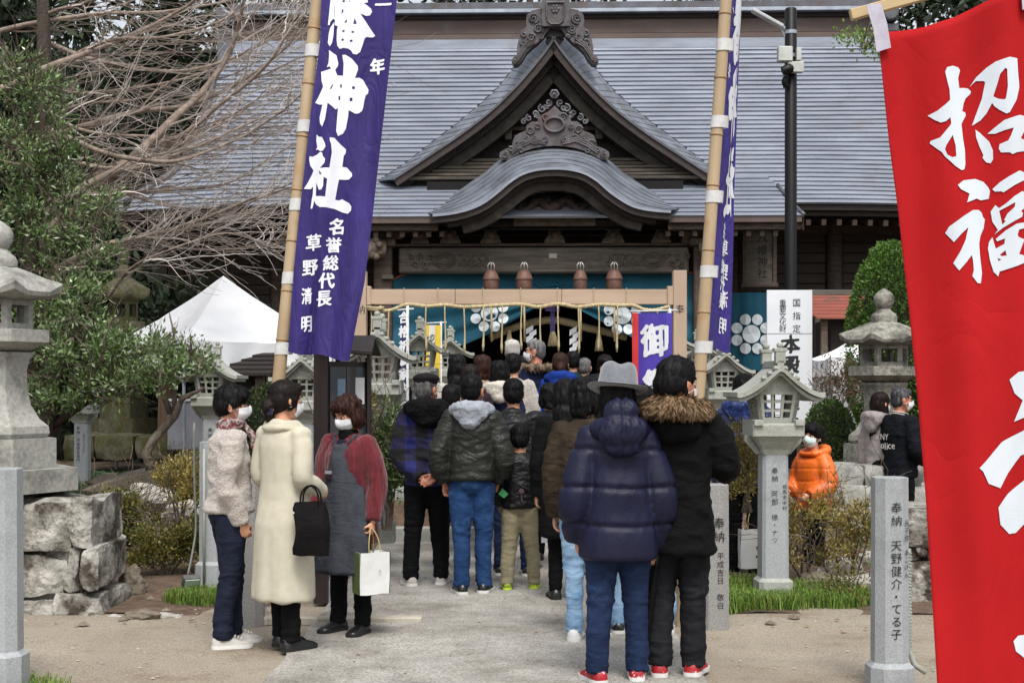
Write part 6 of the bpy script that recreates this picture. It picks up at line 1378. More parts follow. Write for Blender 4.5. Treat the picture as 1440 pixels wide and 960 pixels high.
    if hood:        # (material, size)
        hm_, hz_ = hood; mb = MB(); c0 = Vector((lx, ly, (.838 + cb) * h))
        pts = []; rad = []
        for q in range(17):
            a = 2 * PI * q / 16 + PI / 2; bk = .5 - .5 * math.sin(a); pts.append(c0 + Vector((math.cos(a) * .066 * h * (1 + .25 * hz_), (math.sin(a) * .062 - .012 * bk) * h * (1 + .2 * hz_), (-.018 + .03 * bk) * h))); rad.append((.016 + .018 * bk * hz_) * h)
        mb.tube(pts, rad, 10)
        mb.ellip(c0 + Vector((0, -.078 * h, -.012 * h)), (.078 * h * hz_, .036 * h * hz_, .050 * h * hz_), None, 16, 10)
        mb.ellip(c0 + Vector((0, -.085 * h, -.045 * h)), (.05 * h * hz_, .028 * h * hz_, .04 * h * hz_), None, 16, 10)
        me = voxel(mb, vsc * .75, 3, 'hood'); displace(me, wrk(.009 * k, 14, 12, px + 3)); link('hood', me, hm_, root)
    # ---- trousers
    if trousers:
        mb = MB(); mb.loft([sell((0, 0, .455 * h), .07 * h, .06 * h), sell((0, -.004 * h, .50 * h), .092 * h, .074 * h), sell((0, 0, .56 * h), .088 * h, .07 * h), sell((0, 0, .6 * h), .08 * h, .062 * h)])
        for sd in (-1, 1):
            x, y, kf, fy = Lg[sd]
            P = [(sd * .046 * h, 0, .50 * h), (sd * .052 * h, (y * .2 + kf * .4) * h, .42 * h), (sd * (.05 + (x - .05) * .5) * h, (y * .5 + kf) * h, .275 * h), (sd * (x - .002) * h, (y * .85 + kf * .3 - .006) * h, .14 * h), (sd * x * h, (y - .004) * h, .032 * h)]
            smooth_tube(mb, P, [q * h * leg_w for q in (.053, .049, .037, .033, .031)], 14)
        me = voxel(mb, vsc, 3, 'trousers')
        pd = pdisp or (lambda c, n, W1=wrk(.007 * k, 7, 9, px + 7), W2=wrk(.012 * k, 6, 26, px + 5): W1(c, n) + W2(c, n) * (max(0, 1 - abs(c[2] / h - .27) / .06) * .6 + max(0, 1 - c[2] / h / .12) + .2))
        displace(me, pd); link('trousers', me, trousers, root)
    if shoes:
        for sd in (-1, 1):
            x, y, kf, fy = Lg[sd]; M = Matrix.Translation((sd * x * h, y * h, 0)) @ Matrix.Rotation(math.radians(-sd * fy), 4, 'Z') @ Matrix.Scale(h * .97, 4)
            prof = [(-.046, .012, .02), (-.042, .022, .045), (-.02, .027, .056), (.01, .027, .055), (.035, .027, .044), (.06, .030, .034), (.085, .030, .028), (.103, .022, .022), (.112, .010, .016)]
            mb = MB(); rings = []
            for yy, hw, hh in prof:
                rings.append([M @ Vector((math.cos(a) * hw, yy, .010 + max(0, math.sin(a)) ** .8 * (hh - .010) if math.sin(a) > 0 else .010 - .004 * 1)) for a in [2 * PI * j / 14 for j in range(14)]])
            mb.loft(rings); so_ = part('shoe', mb, shoes, root, smooth=60)
            mb = MB(); ol = [(-.048, .012), (-.042, .024), (-.02, .0285), (.02, .028), (.06, .0325), (.088, .032), (.106, .024), (.116, .010)]
            P = [(a_, b_) for b_, a_ in ol] + [(-a_, b_) for b_, a_ in ol[::-1]]
            mb.prism(P, lambda u, v: M @ Vector((u, v, 0)), lambda u, v: M @ Vector((u, v, .0135))); part('sole', mb, sole or mat('sole_dark', '#151515', rough=.8), so_, smooth=60)
            if near and sole:
                mb = MB()
                for q in range(4): mb.tube([M @ Vector((-.017, .03 + .012 * q, .049 - .0045 * q)), M @ Vector((0, .034 + .012 * q, .055 - .005 * q)), M @ Vector((.017, .03 + .012 * q, .049 - .0045 * q))], .0022 * h, 4)
                part('laces', mb, sole, so_)
    if extra: extra(root, h, k, HM, A, (lx, ly), to)
    root['h'] = h
    return root, A, HM
def world_of(root, p): return Matrix.Translation(root.location) @ Matrix.Rotation(root.rotation_euler[2], 4, 'Z') @ Vector(p)
T_navy = cloth('trousers_navy', '#161b2a', '#1e2434'); T_black = cloth('trousers_black', '#060607', '#0b0b0d'); T_char = cloth('trousers_charcoal', '#17171a', '#232328', c3='#2c2c32')
J_blue = cloth('jeans_blue', '#1b3050', '#2a4468', 'denim', c3='#4b688c'); J_light = cloth('jeans_light', '#6b8cae', '#8fabc6', 'denim', c3='#a9bfd2'); J_dark = cloth('jeans_dark', '#14203a', '#1d2c4a', 'denim', c3='#2c4066'); J_mid = cloth('jeans_mid', '#163055', '#22406a', 'denim', c3='#3c5c86')
S_black = mat('shoe_black', '#0c0c0d', '#141415', rough=.35, scale=8); S_grey = mat('shoe_pale', '#9b9892', '#b1aea8', rough=.7, scale=10); S_red = mat('shoe_red', '#8c1018', '#a3161e', rough=.5, scale=8, c3='#c9c4c2', s3=11, c3lo=.60, c3hi=.62); W_sole = mat('sole_white', '#c9c8c4', '#d6d5d2', rough=.6, scale=10)
# 1 --- youth in a white fleece, left
def scarf_x(root, h, k, HM, A, l, to):
    mb = MB(); c0 = Vector((l[0], l[1], .845 * h))
    for q in range(3):
        pts = [c0 + Vector((math.cos(a) * (.050 + .003 * q) * h, (math.sin(a) * .050 + .008) * h, (-.004 + .011 * q + .008 * math.sin(a * 2 + q)) * h)) for a in [2 * PI * j / 16 for j in range(17)]]; mb.tube(pts, .009 * h, 8)
    mb.tube([c0 + Vector((.02 * h, .06 * h, 0)), c0 + Vector((.03 * h, .088 * h, -.04 * h)), c0 + Vector((.035 * h, .095 * h, -.09 * h))], [.012 * h, .014 * h, .016 * h], 8)
    me = voxel(mb, .009, 1, 'scarf'); displace(me, wrk(.008, 18, 18, 2)); link('scarf', me, mat('scarf_print', '#2a2226', '#b9a9a4', rough=.9, scale=55, detail=2, c3='#7c2c3c', s3=30, c3lo=.5, c3hi=.56, bump=.4), root)
person('young person in a white fleece jacket and navy trousers with a patterned scarf, seen side-on', 322, 909, 1.63, -68, near=True, head=(-12, 4), hair='boy', hcol=H_black, glasses=True,
       top=cloth('white_fleece', '#a39a93', '#b4aba4', 'fleece'), coat_hem=.515, bulk=.012, flare=.012, tdisp=wrk(.012, 5, 9, 3), trousers=T_navy, leg_w=1.25, shoes=S_grey, sole=W_sole,
       arms={1: ((.128, -.03, .63), (.118, .03, .475)), -1: ((.12, .0, .63), (.10, .05, .49))}, hands={1: dict(curl=.7), -1: dict(curl=.7)}, legs={1: (.05, -.03, .01, 4), -1: (.05, .03, .01, 4)}, extra=scarf_x)
# 2 --- woman in the cream coat
def cream_x(root, h, k, HM, A, l, to):
    mb = MB()
    for sd in (-1, 1):
        mb.loft([sell((sd * .035 * h, -.01 * h, .855 * h), .02 * h, .045 * h), sell((sd * .05 * h, 0, .825 * h), .024 * h, .062 * h), sell((sd * .055 * h, .03 * h, .80 * h), .014 * h, .05 * h)])
    mb.ellip((0, -.04 * h, .842 * h), (.056 * h, .024 * h, .02 * h)); mb.ellip((0, -.052 * h, .826 * h), (.062 * h, .02 * h, .018 * h))
    me = voxel(mb, .008, 3, 'collar'); link('collar', me, M_cream, root)
    mb = MB(); c = HM @ Vector((0, -.112, -.062))
    for q in range(9):
        a = 2 * PI * q / 9; mb.ellip(c + Vector((math.cos(a) * .026, .006 * math.sin(3 * a), math.sin(a) * .026)), (.02, .02, .018), None, 8, 6)
    part('scrunchie', mb, cloth('navy_velvet', '#0d1230', '#1a2148', sheen=.5), root, smooth=True)
M_cream = mat('cream_wool', '#b4af9b', '#bbb6a4', rough=.95, scale=20, detail=5, bump=.3, bscale=110, bdist=.003)
r2_, A2, _ = person('woman in a long cream wool coat with a dark scrunchie, holding a black tote', 399, 917, 1.645, -38, near=True, head=(-18, 6), hair='bun', hcol=H_dark, top=M_cream, coat_hem=.185, flare=.028, bulk=.006, hem_depth=1.0,
       tdisp=lambda c, n, W=wrk(.004, 4, 3, 5): W(c, n) + (.009 * math.sin(math.atan2(c[1], c[0]) * 7 + 1) * max(0, 1 - c[2] / .95)), trousers=T_black, leg_w=1.15, shoes=S_black,
       arms={1: ((.14, -.02, .645), (.10, .115, .585)), -1: ((.135, -.01, .64), (.08, .12, .6))}, hands={1: dict(curl=.9, d=(-.4, .9, -.2)), -1: dict(curl=.8)}, legs={1: (.045, .0, 0, 6), -1: (.05, .045, 0, 6)}, extra=cream_x)
# 3 --- woman in the dark red cardigan and apron
M_apron = cloth('apron_grey', '#35383f', '#43464e', bump=.3)
M_wine = mat('wine_knit', '#4d0d16', '#661420', rough=.95, scale=14, detail=3, stretch=(3, 3, .2), bump=1.0, bscale=60, bstretch=(1.2, 1.2, .2), bdist=.012, sheen=.2)
def apron_x(root, h, k, HM, A, l, to):
    def af(u, v, o=0):
        z = lerp(.80, .255, v); wdt = interp(z, [.255, .45, .58, .66, .70, .80], [.150, .140, .118, .098, .060, .048]); a = (u * 2 - 1) * (1.35 if z < .62 else 1.0)
        hd = interp(z, [.255, .45, .6, .72, .8], [.118, .106, .100, .098, .072]); x = math.sin(a) * wdt; y = math.cos(a * .9) * hd
        return Vector((x * h, (y + .008 + o + .006 * math.sin(x * 60 + z * 6) * min(1, v * 1.2)) * h, (z + .0) * h))
    mb = MB(); mb.loft([[af(i / 24, j / 30) for i in range(25)] for j in range(31)], cap=False, closed=False)
    me = mb.mesh('apron', True); me = bake_mod(me, [('SOLIDIFY', dict(thickness=.006, offset=0))]); ap = link('apron', me, M_apron, root)
    mb = MB()
    for sd in (-1, 1): mb.tube([af(.5 + sd * .45, 0, .003), Vector((sd * .052 * h, .03 * h, .835 * h)), Vector((sd * .05 * h, -.03 * h, .83 * h))], .011, 6, ell=.4)
    part('apron_strap', mb, M_apron, ap, smooth=True)
    mb = MB(); a, b_ = af(.56, .18, .012), af(.72, .25, .012); c = (a + b_) / 2; mb.box(c, (.05, .008, .02)); part('name_tag', mb, mat('tag_silver', '#8d9198', rough=.4), ap)
    mb = MB(); mb.box(c + Vector((.002, .0, -.028)), (.04, .008, .032)); part('badge', mb, mat('tag_dark', '#2c1715', rough=.5), ap)
    mb = MB(); mb.loft([sell((0, 0, .80 * h), .05 * h, .048 * h), sell((0, .002 * h, .835 * h), .043 * h, .045 * h), sell((0, .004 * h, .862 * h), .037 * h, .04 * h)]); me = voxel(mb, .008, 2, 'turtleneck'); link('turtleneck', me, T_black, root)
    mb = MB(); mb.loft([sell((0, .008 * h, .60 * h), .07 * h, .082 * h), sell((0, .008 * h, .74 * h), .068 * h, .078 * h), sell((0, .0, .82 * h), .05 * h, .052 * h)]); me = voxel(mb, .01, 2, 'shirt'); link('shirt', me, cloth('shirt_dark', '#141a26', '#1d2433'), root)
r3_, A3, _ = person('older woman in a dark red cardigan and grey apron facing the others, head bowed', 491, 892, 1.545, 150, near=True, head=(-12, 22), hair='bob', hcol=H_brown, top=M_wine, coat_hem=.38, flare=.022, bulk=.022, hl=.016,
       tdisp=lambda c, n, W=wrk(.006, 5, 7, 9): W(c, n) + .002 * math.sin(math.atan2(c[1], c[0]) * 26), trousers=T_black, leg_w=1.2, shoes=S_black,
       arms={-1: ((.158, -.01, .63), (.172, .035, .475)), 1: ((.14, .02, .63), (.12, .10, .52))}, hands={-1: dict(curl=1.2, d=(.05, .15, -1), n=(1, .2, 0)), 1: dict(curl=.9)}, legs={1: (.06, .0, 0, 8), -1: (.075, .01, 0, 8)}, extra=apron_x)
# 4 --- plaid jacket man, hands clasped behind
def plaid():
    m = mat('plaid_purple', '#0d0e16', '#12131d', rough=.9, scale=20, bump=.3, bscale=120, bdist=.003); t = m.node_tree; n = t.nodes; L = t.links; b = n['Principled BSDF']
    tc = n.new('ShaderNodeTexCoord'); sep = n.new('ShaderNodeSeparateXYZ'); L.new(tc.outputs['Object'], sep.inputs[0]); fs = []
    for ax, sc in (('X', 34), ('Z', 34)):
        mu = n.new('ShaderNodeMath'); mu.operation = 'MULTIPLY'; mu.inputs[1].default_value = sc; L.new(sep.outputs[ax], mu.inputs[0])
        si = n.new('ShaderNodeMath'); si.operation = 'SINE'; L.new(mu.outputs[0], si.inputs[0]); g = n.new('ShaderNodeMath'); g.operation = 'GREATER_THAN'; g.inputs[1].default_value = .1; L.new(si.outputs[0], g.inputs[0]); fs.append(g)
    ad = n.new('ShaderNodeMath'); ad.operation = 'ADD'; L.new(fs[0].outputs[0], ad.inputs[0]); L.new(fs[1].outputs[0], ad.inputs[1]); dv = n.new('ShaderNodeMath'); dv.operation = 'MULTIPLY'; dv.inputs[1].default_value = .5; L.new(ad.outputs[0], dv.inputs[0])
    cr = n.new('ShaderNodeValToRGB'); cr.color_ramp.interpolation = 'CONSTANT'; e = cr.color_ramp.elements; e[0].color = hexc('#0b0b10'); e[0].position = 0; e[1].color = hexc('#171638'); e[1].position = .3; q = e.new(.8); q.color = hexc('#1d2160')
    L.new(dv.outputs[0], cr.inputs[0]); L.new(cr.outputs[0], b.inputs['Base Color']); return m
def beret_x(root, h, k, HM, A, l, to):
    mb = MB(); mb.ellip((0, -.005, .085), (.098, .112, .042), HM, 20, 12); mb.ellip((0, -.01, .06), (.086, .102, .05), HM, 20, 12); mb.ellip((0, .0, .125), (.008, .008, .01), HM, 8, 6)
    me = voxel(mb, .008, 2, 'beret'); link('beret', me, cloth('beret_dark', '#151316', '#201c20'), root)
person('man in a dark beret and purple plaid jacket, hands clasped behind his back', 600, 826, 1.71, 6, near=True, head=(-38, 0), hair='crop', hcol=H_grey, skin=M_skin2, top=plaid(), coat_hem=.475, bulk=.016, tdisp=wrk(.014, 5, 10, 21), trousers=T_black, leg_w=1.25, shoes=S_grey, sole=W_sole,
       hood=(cloth('black_hood', '#09090a', '#0f0f11'), 1.25), arms={1: ((.155, -.05, .62), (.028, -.105, .505)), -1: ((.15, -.05, .62), (.03, -.105, .515))}, hands={1: dict(d=(-.8, -.1, -.25), n=(.2, -.9, .3), curl=.35, side=1), -1: dict(d=(.85, -.15, -.45), n=(0, -.8, .6), curl=.5, side=-1)}, legs={1: (.07, .03, 0, 12), -1: (.075, .0, 0, 12)}, extra=beret_x)
# 6 --- olive bomber
person('man in an olive bomber jacket with a light grey hood and blue jeans', 664, 836, 1.70, -4, near=True, head=(-10, 0), hair='crop', hcol=H_black, skin=M_skin2, top=cloth('olive_nylon', '#1d1f1a', '#282a24', 'shiny'), coat_hem=.50, bulk=.026, tdisp=lambda c, n, W=wrk(.015, 4, 9, 31): W(c, n) - (.02 if c[2] < .885 else 0),
       trousers=J_mid, leg_w=1.2, shoes=S_black, sole=W_sole, hood=(cloth('light_grey_jersey', '#8b9099', '#9da2aa'), 1.02), arms={1: ((.17, -.02, .62), (.135, .05, .50)), -1: ((.175, -.03, .62), (.15, .01, .49))}, hands={-1: dict(curl=.9, n=(.7, -.6, 0)), 1: dict(curl=.9)}, legs={1: (.055, .0, .0, 8), -1: (.045, -.05, .0, 20)})
# 7 --- boy in beige trousers
def boybag_x(root, h, k, HM, A, l, to):
    mb = MB(); mb.tube([(-.09, -.09, .68 * h), (.02, -.13, .63 * h), (.12, -.125, .60 * h)], .004, 5); part('bag_strap', mb, mat('strap_dark', '#202024', rough=.6), root, smooth=True)
    mb = MB(); mb.lathe([(.0, 0), (.022, .002), (.022, .012), (0, .014)], 12, M=Matrix.Translation((.02, -.14, .60 * h)) @ Matrix.Rotation(PI / 2, 4, 'X')); mb.tube([(.02, -.14, .58 * h), (.022, -.142, .535 * h)], .008, 6); part('key_charm', mb, mat('charm', '#4a3540', rough=.4), root)
    for x in (-.135, .155):
        mb = MB(); mb.add([(x, -.09, .615 * h), (x + .05, -.10, .58 * h), (x + .015, -.105, .555 * h), (x - .03, -.10, .58 * h)], [(0, 1, 2, 3)]); mb.add([(x, -.095, .615 * h), (x + .05, -.105, .58 * h), (x + .015, -.11, .555 * h), (x - .03, -.105, .58 * h)], [(0, 3, 2, 1)])
        part('green_flap', mb, mat('bright_green', '#2f9a4c', '#3aad5a', rough=.5), root)
S_lime = mat('shoe_lime', '#3c4a10', '#a9c41c', rough=.5, scale=25, detail=2, c3='#121410', s3=22)
r7_, A7, _ = person('small boy in a black jacket and beige trousers with lime green sneakers', 731, 831, 1.31, -3, near=True, child=True, head=(6, 2), hair='short', hcol=H_black, top=cloth('black_windbreaker', '#08080a', '#0f0f12', 'shiny'), coat_hem=.49, bulk=.022, tdisp=wrk(.013, 7, 12, 41),
       trousers=cloth('beige_cotton', '#7d765f', '#8e866e', bump=.3), leg_w=1.45, shoes=S_lime, sole=mat('sole_lime', '#b9cf3a', rough=.6), arms={1: ((.17, -.02, .60), (.175, .02, .44)), -1: ((.16, 0, .6), (.15, .06, .5))}, hands={1: dict(curl=.8, d=(0, 0, -1))}, legs={1: (.085, .03, .0, 6), -1: (.075, -.03, .0, 4)}, extra=boybag_x)
# 17 --- long haired woman in black
person('woman with long black hair in a long black coat and black boots', 795, 846, 1.66, 3, head=(0, 5), hair='long', hcol=H_black, top=cloth('black_wool', '#070708', '#0c0c0d'), coat_hem=.28, flare=.02, bulk=.01, trousers=T_black, shoes=S_black, legs={1: (.045, 0, 0, 4), -1: (.045, .02, 0, 4)})
# 18 --- brown jacket
person('person in an olive brown jacket and pale jeans partly hidden behind the grey fedora', 824, 905, 1.66, -14, near=True, head=(-20, 3), hair='bob', hcol=H_black, top=cloth('brown_jacket', '#2b241c', '#3a3126'), coat_hem=.47, bulk=.018, trousers=J_light, shoes=mat('shoe_white', '#bfbfbf', '#cfcfcf', rough=.6), sole=W_sole, legs={1: (.045, .02, 0, 4), -1: (.045, 0, 0, 4)})
# 19 --- grey fedora and navy down jacket
def hat_x(root, h, k, HM, A, l, to):
    mb = MB(); M = HM @ Matrix.Translation((0, -.008, .052)) @ Matrix.Rotation(math.radians(-3), 4, 'X') @ Matrix.Rotation(math.radians(5), 4, 'Y') @ Matrix.Scale(1.14, 4)
    n = 32; rings = []
    prof = [(1.0, -.0, 1.52), (1.0, .004, 1.52), (1.0, .004, 1.06), (1.0, .02, 1.0), (1.0, .07, .95), (1.0, .105, .86), (1.0, .122, .68), (1.0, .118, .40), (1.0, .108, .1)]
    prof = [(1.0, -.003, 1.54), (1.0, .006, 1.56), (1.0, .007, 1.1)] + prof[3:]
    for _, z, r in prof:
        ring = []
        for j in range(n):
            a = 2 * PI * j / n; x = .092 * r * math.cos(a); y = .108 * r * math.sin(a); zz = z
            if r > 1.3: zz += .012 * (math.cos(a) ** 2) - .016 * max(0, math.sin(a)) + .006 * max(0, -math.sin(a))
            if z > .1: zz += -.022 * math.exp(-(x / .03) ** 2) + .016 * (math.sin(a) * (-.5)) - .012 * (1 if math.sin(a) > .3 else 0) * abs(math.cos(a))
            ring.append(M @ Vector((x, y, zz)))
        rings.append(ring)
    mb.loft(rings); mb.loft([[M @ Vector((.092 * 1.05 * math.cos(2 * PI * j / n), .108 * 1.05 * math.sin(2 * PI * j / n), -.002)) for j in range(n)], rings[0]], cap=False)
    me = mb.mesh('hat', True); recalc(me); me = bake_mod(me, [('SUBSURF', dict(levels=1, render_levels=1))]); me.polygons.foreach_set('use_smooth', [True] * len(me.polygons))
    hat = link('hat', me, mat('grey_felt', '#62666b', '#71757a', rough=.95, scale=60, bump=.4, bscale=150, bdist=.003, sheen=.4), root)
    mb = MB(); mb.loft([[M @ Vector((.092 * r * math.cos(2 * PI * j / n), .108 * r * math.sin(2 * PI * j / n), z)) for j in range(n)] for r, z in ((1.02, .009), (1.02, .024), (1.0, .024), (1.0, .009))]); part('hat_band', mb, mat('band_dark', '#23262b', rough=.7), hat, smooth=40)
M_puff = mat('navy_down', '#0b0e26', '#0f1230', rough=.55, scale=4, bump=.25, bscale=45, bstretch=(1.5, 1.5, .5), bdist=.006, spec=.3, fold=.14, fscale=12, fstretch=(1.6, 1.6, .8), fdist=.02)
P_UMB = {}
r19, A19, _ = person('person in a grey fedora and navy blue down jacket, seen from behind', 869, 962, 1.67, 4, near=True, head=(-4, 4), hair='bob', hcol=H_black, top=M_puff, coat_hem=.40, bulk=.046, flare=.010, topb=.45, lowb=.8, tdisp=puff(.020, .205, .06, 1), sw=.096, trousers=J_dark, leg_w=1.28, shoes=S_red, sole=W_sole,
       arms={1: ((.155, -.02, .60), (.15, .03, .425)), -1: ((.16, -.02, .60), (.15, .04, .46))}, hands={1: dict(curl=1.1, d=(0, .1, -1)), -1: dict(curl=.6)}, legs={1: (.066, .02, 0, 8), -1: (.072, -.02, 0, 16)}, extra=hat_x)
def puffhood(root, h):
    mb = MB(); c0 = Vector((0, 0, .84 * h)); pts = []; rad = []
    for q in range(21):
        a = 2 * PI * q / 20 + PI / 2; bk = .5 - .5 * math.sin(a); pts.append(c0 + Vector((math.cos(a) * .068 * h, (math.sin(a) * .066 - .02 * bk) * h, (-.03 + .022 * bk) * h))); rad.append((.026 + .018 * bk) * h)
    mb.tube(pts, rad, 12); mb.ellip(c0 + Vector((0, -.10 * h, -.02 * h)), (.080 * h, .044 * h, .060 * h), None, 18, 12); mb.ellip(c0 + Vector((0, -.085 * h, .045 * h)), (.058 * h, .04 * h, .045 * h), None, 18, 12)
    mb.ellip(c0 + Vector((0, -.10 * h, -.07 * h)), (.062 * h, .03 * h, .03 * h), None, 18, 12)
    me = voxel(mb, .009, 3, 'hood'); W = wrk(.009, 15, 7, 77, .5); displace(me, lambda c, n: W(c, n) - .012 * math.exp(-(c[0] / .012) ** 2)); link('hood', me, M_puff, root)
puffhood(r19, 1.67)
# 20 --- fur hood man
M_coat = cloth('black_wool_coat', '#060607', '#0a0a0b', sheen=0)
def fur_x(root, h, k, HM, A, l, to):
    mb = MB(); c0 = Vector((0, 0, .836 * h)); mb.ellip(c0 + Vector((0, -.075 * h, -.05 * h)), (.09 * h, .05 * h, .05 * h), None, 18, 12); mb.ellip(c0 + Vector((0, -.04 * h, 0)), (.09 * h, .05 * h, .045 * h), None, 18, 12)
    me = voxel(mb, .01, 3, 'hood'); displace(me, wrk(.01, 10, 10, 5)); link('hood', me, M_coat, root)
    mb = MB(); pts = []; rad = []
    for q in range(25):
        a = lerp(-.25 * PI, 1.25 * PI, q / 24) + PI; bk = max(0, -math.sin(a)); pts.append(c0 + Vector((math.cos(a) * .090 * h, (math.sin(a) * .115 - .018) * h, (.004 + .012 * bk - .02 * max(0, math.sin(a))) * h))); rad.append((.022 + .010 * bk) * h)
    mb.tube(pts, rad, 10); me = voxel(mb, .01, 2, 'fur_trim'); displace(me, wrk(.012, 22, 22, 5)); fm_ = hairmat('fur_tan', '#4f3826', '#8f7557'); fo = link('fur_trim', me, fm_, root)
    tufts(me, 6000, .042, .0055, lambda c, n: Vector((c[0] * 2.0, c[1] * .6, -.25)) + Vector((0, 0, .5)) * noise.noise(c * 18), fm_, 'fur_hairs', fo, 5, .45)
    tufts(me, 1800, .044, .005, lambda c, n: Vector((c[0] * 2.0, c[1] * .6, -.25)), hairmat('fur_pale', '#8f7b60', '#b09d82'), 'fur_hairs', fo, 6, .5)
    mb = MB(); mb.loft([sell((0, -.002 * h, .815 * h), .058 * h, .056 * h), sell((0, .004 * h, .868 * h), .045 * h, .047 * h)]); me = voxel(mb, .008, 2, 'collar'); displace(me, wrk(.008, 12, 22, 5)); link('collar', me, T_black, root)
person('man with slicked back black hair in a black coat with a tan fur-trimmed hood', 952, 955, 1.765, -12, near=True, head=(-40, 2), hscale=1.1, hair='slick', hcol=H_black, skin=M_skin2, top=M_coat, coat_hem=.39, bulk=.024, flare=.012, tdisp=wrk(.013, 5, 9, 61), sw=.108, trousers=T_char, leg_w=1.35, shoes=S_red, sole=W_sole,
       arms={1: ((.175, .02, .655), (.115, .14, .67)), -1: ((.165, .02, .64), (.07, .15, .66))}, legs={1: (.05, .03, .01, 10), -1: (.055, -.0, .02, 6)}, extra=fur_x)
# 21 --- pale jeans, in front of the fedora
person('person with pale jeans almost hidden between the fedora and the fur hood', 903, 893, 1.62, 0, head=(0, 4), hair='short', hcol=H_black, top=cloth('charcoal_coat', '#0b0b0d', '#121214'), coat_hem=.46, trousers=J_light, shoes=S_black, sole=W_sole, leg_w=1.15, legs={1: (.105, .02, 0, 4), -1: (.10, 0, 0, 4)})
# 8 --- dark jacket behind the boy
person('broad man in a dark grey jacket and jeans standing in front of the small boy', 722, 812, 1.67, 2, near=True, head=(4, 2), hair='short', hcol=H_black, top=cloth('dark_grey_jacket', '#0c0d10', '#141518', 'shiny'), coat_hem=.49, bulk=.03, sw=.112, tdisp=wrk(.014, 5, 10, 71), trousers=J_dark, shoes=S_black, sole=W_sole, legs={1: (.07, 0, 0, 5), -1: (.07, .03, 0, 5)}, arms={1: ((.18, -.01, .63), (.17, .03, .47)), -1: ((.17, 0, .63), (.16, .05, .48))})
person('boy with short black hair in a navy jacket beside the olive bomber', 636, 806, 1.62, 8, head=(-28, 2), hair='short', hcol=H_black, top=cloth('navy_jacket', '#10162a', '#19213c'), coat_hem=.48, bulk=.014, trousers=T_black, shoes=S_black, sole=W_sole, legs={1: (.05, 0, 0, 4), -1: (.05, .02, 0, 4)})
# on and beyond the steps
def far(label, px, ytop, sc, **k):
    """someone on the steps: ytop is where the top of the head stands, sc the pixels per metre there"""
    Y = FPX / sc; h = k.pop('h', 1.64); z0 = H0 + (HZ - ytop) / sc - h
    return person(label, px, 0, h, k.pop('rz', 0), Y=Y, z0=z0, **k)
far('woman with long straight black hair and a white collar, on the steps', 643, 499, 146, h=1.6, hair='long', top=cloth('white_knit', '#a9a49c', '#bbb6ae'), trousers=T_black, shoes=S_black)
far('woman with short wavy brown hair in a beige top, on the steps', 678, 500, 142, h=1.58, hair='bob', hcol=H_brown, top=cloth('beige_knit', '#8c7767', '#a08a79'), trousers=T_black, shoes=S_black, head=(15, 0))
far('person with dark hair and a cream hood turned left', 703, 508, 147, h=1.6, hair='bob', top=cloth('navy_parka', '#12172b', '#1b2140'), hood=(cloth('cream_hood', '#b5afa4', '#c4beb3'), 1.1), trousers=T_black, shoes=S_black)
far('person in a pale grey fluffy coat with black hair, on the steps', 722, 497, 140, h=1.6, hair='short', top=cloth('pale_fleece', '#9b958e', '#b2aca5', 'fleece'), coat_hem=.4, bulk=.02, trousers=T_black, shoes=S_black, head=(-10, 0))
far('white-haired person looking toward the hall', 720, 478, 125, h=1.62, hair='short', hcol=H_white, top=cloth('grey_coat', '#3a3c42', '#4a4c52'), trousers=T_black, shoes=S_black, head=(20, 0))
def fc(root, h, k, HM, A, l, to):
    mb = MB(); c0 = Vector((0, -.02 * h, .83 * h)); pts = [c0 + Vector((math.cos(a) * .1 * h, math.sin(a) * .075 * h - .01, (.0) * h)) for a in [lerp(.75 * PI, 2.25 * PI, q / 14) for q in range(15)]]
    mb.tube(pts, .022 * h, 8); me = voxel(mb, .013, 2, 'fur_trim'); displace(me, wrk(.014, 22, 22, 5)); fm_ = hairmat('fur_brown_grey', '#4a3c30', '#8c7a66'); o = link('fur_trim', me, fm_, root); tufts(me, 700, .035, .007, lambda c, n: Vector((c[0], c[1], -.3)), fm_, 'fur_hairs', o, 5, .7)
far('grey-haired man with a white mask and fur-collared navy coat, turned to the left', 754, 478, 133, h=1.7, rz=30, head=(48, 2), hair='crop', hcol=H_grey, skin=M_skin2, top=cloth('navy_coat', '#11182c', '#1b2440'), coat_hem=.36, bulk=.02, trousers=T_black, shoes=S_black, extra=fc)
far('woman with brown hair tied back in a bright blue hooded jacket', 788, 496, 137, h=1.6, hair='bun', hcol=H_brown, top=cloth('bright_blue', '#16327c', '#1f429c'), hood=(cloth('blue_hood', '#122a6a', '#1a3684'), 1.1), trousers=T_black, shoes=S_black)
far('dark-haired person in a teal green jacket near the entrance', 806, 494, 118, h=1.6, hair='short', top=cloth('teal_jacket', '#12282c', '#1a373c'), trousers=T_black, shoes=S_black)
far('woman with wavy dark hair facing back toward the queue, near the entrance', 851, 500, 122, h=1.56, rz=165, head=(10, 12), hair='bob', hcol=H_dark, mask=False, top=cloth('dark_coat', '#18181b', '#242428'), trousers=T_black, shoes=S_black)
far('person with short dark hair in a charcoal coat just left of the fur-collared man', 737, 500, 122, h=1.6, hair='short', hcol=H_dark, top=cloth('charcoal_far', '#141418', '#1e1e24'), trousers=T_black, shoes=S_black)
far('person with long dark brown hair and a plum coat beside the wavy brown-haired woman', 661, 513, 150, h=1.58, hair='long', hcol=H_dark, top=cloth('plum_coat', '#231820', '#30222c'), trousers=T_black, shoes=S_black, head=(-14, 0))
far('person in a dark green coat with greying hair near the entrance', 822, 503, 118, h=1.58, hair='crop', hcol=H_grey, top=cloth('dark_green', '#131b17', '#1c2620'), trousers=T_black, shoes=S_black)
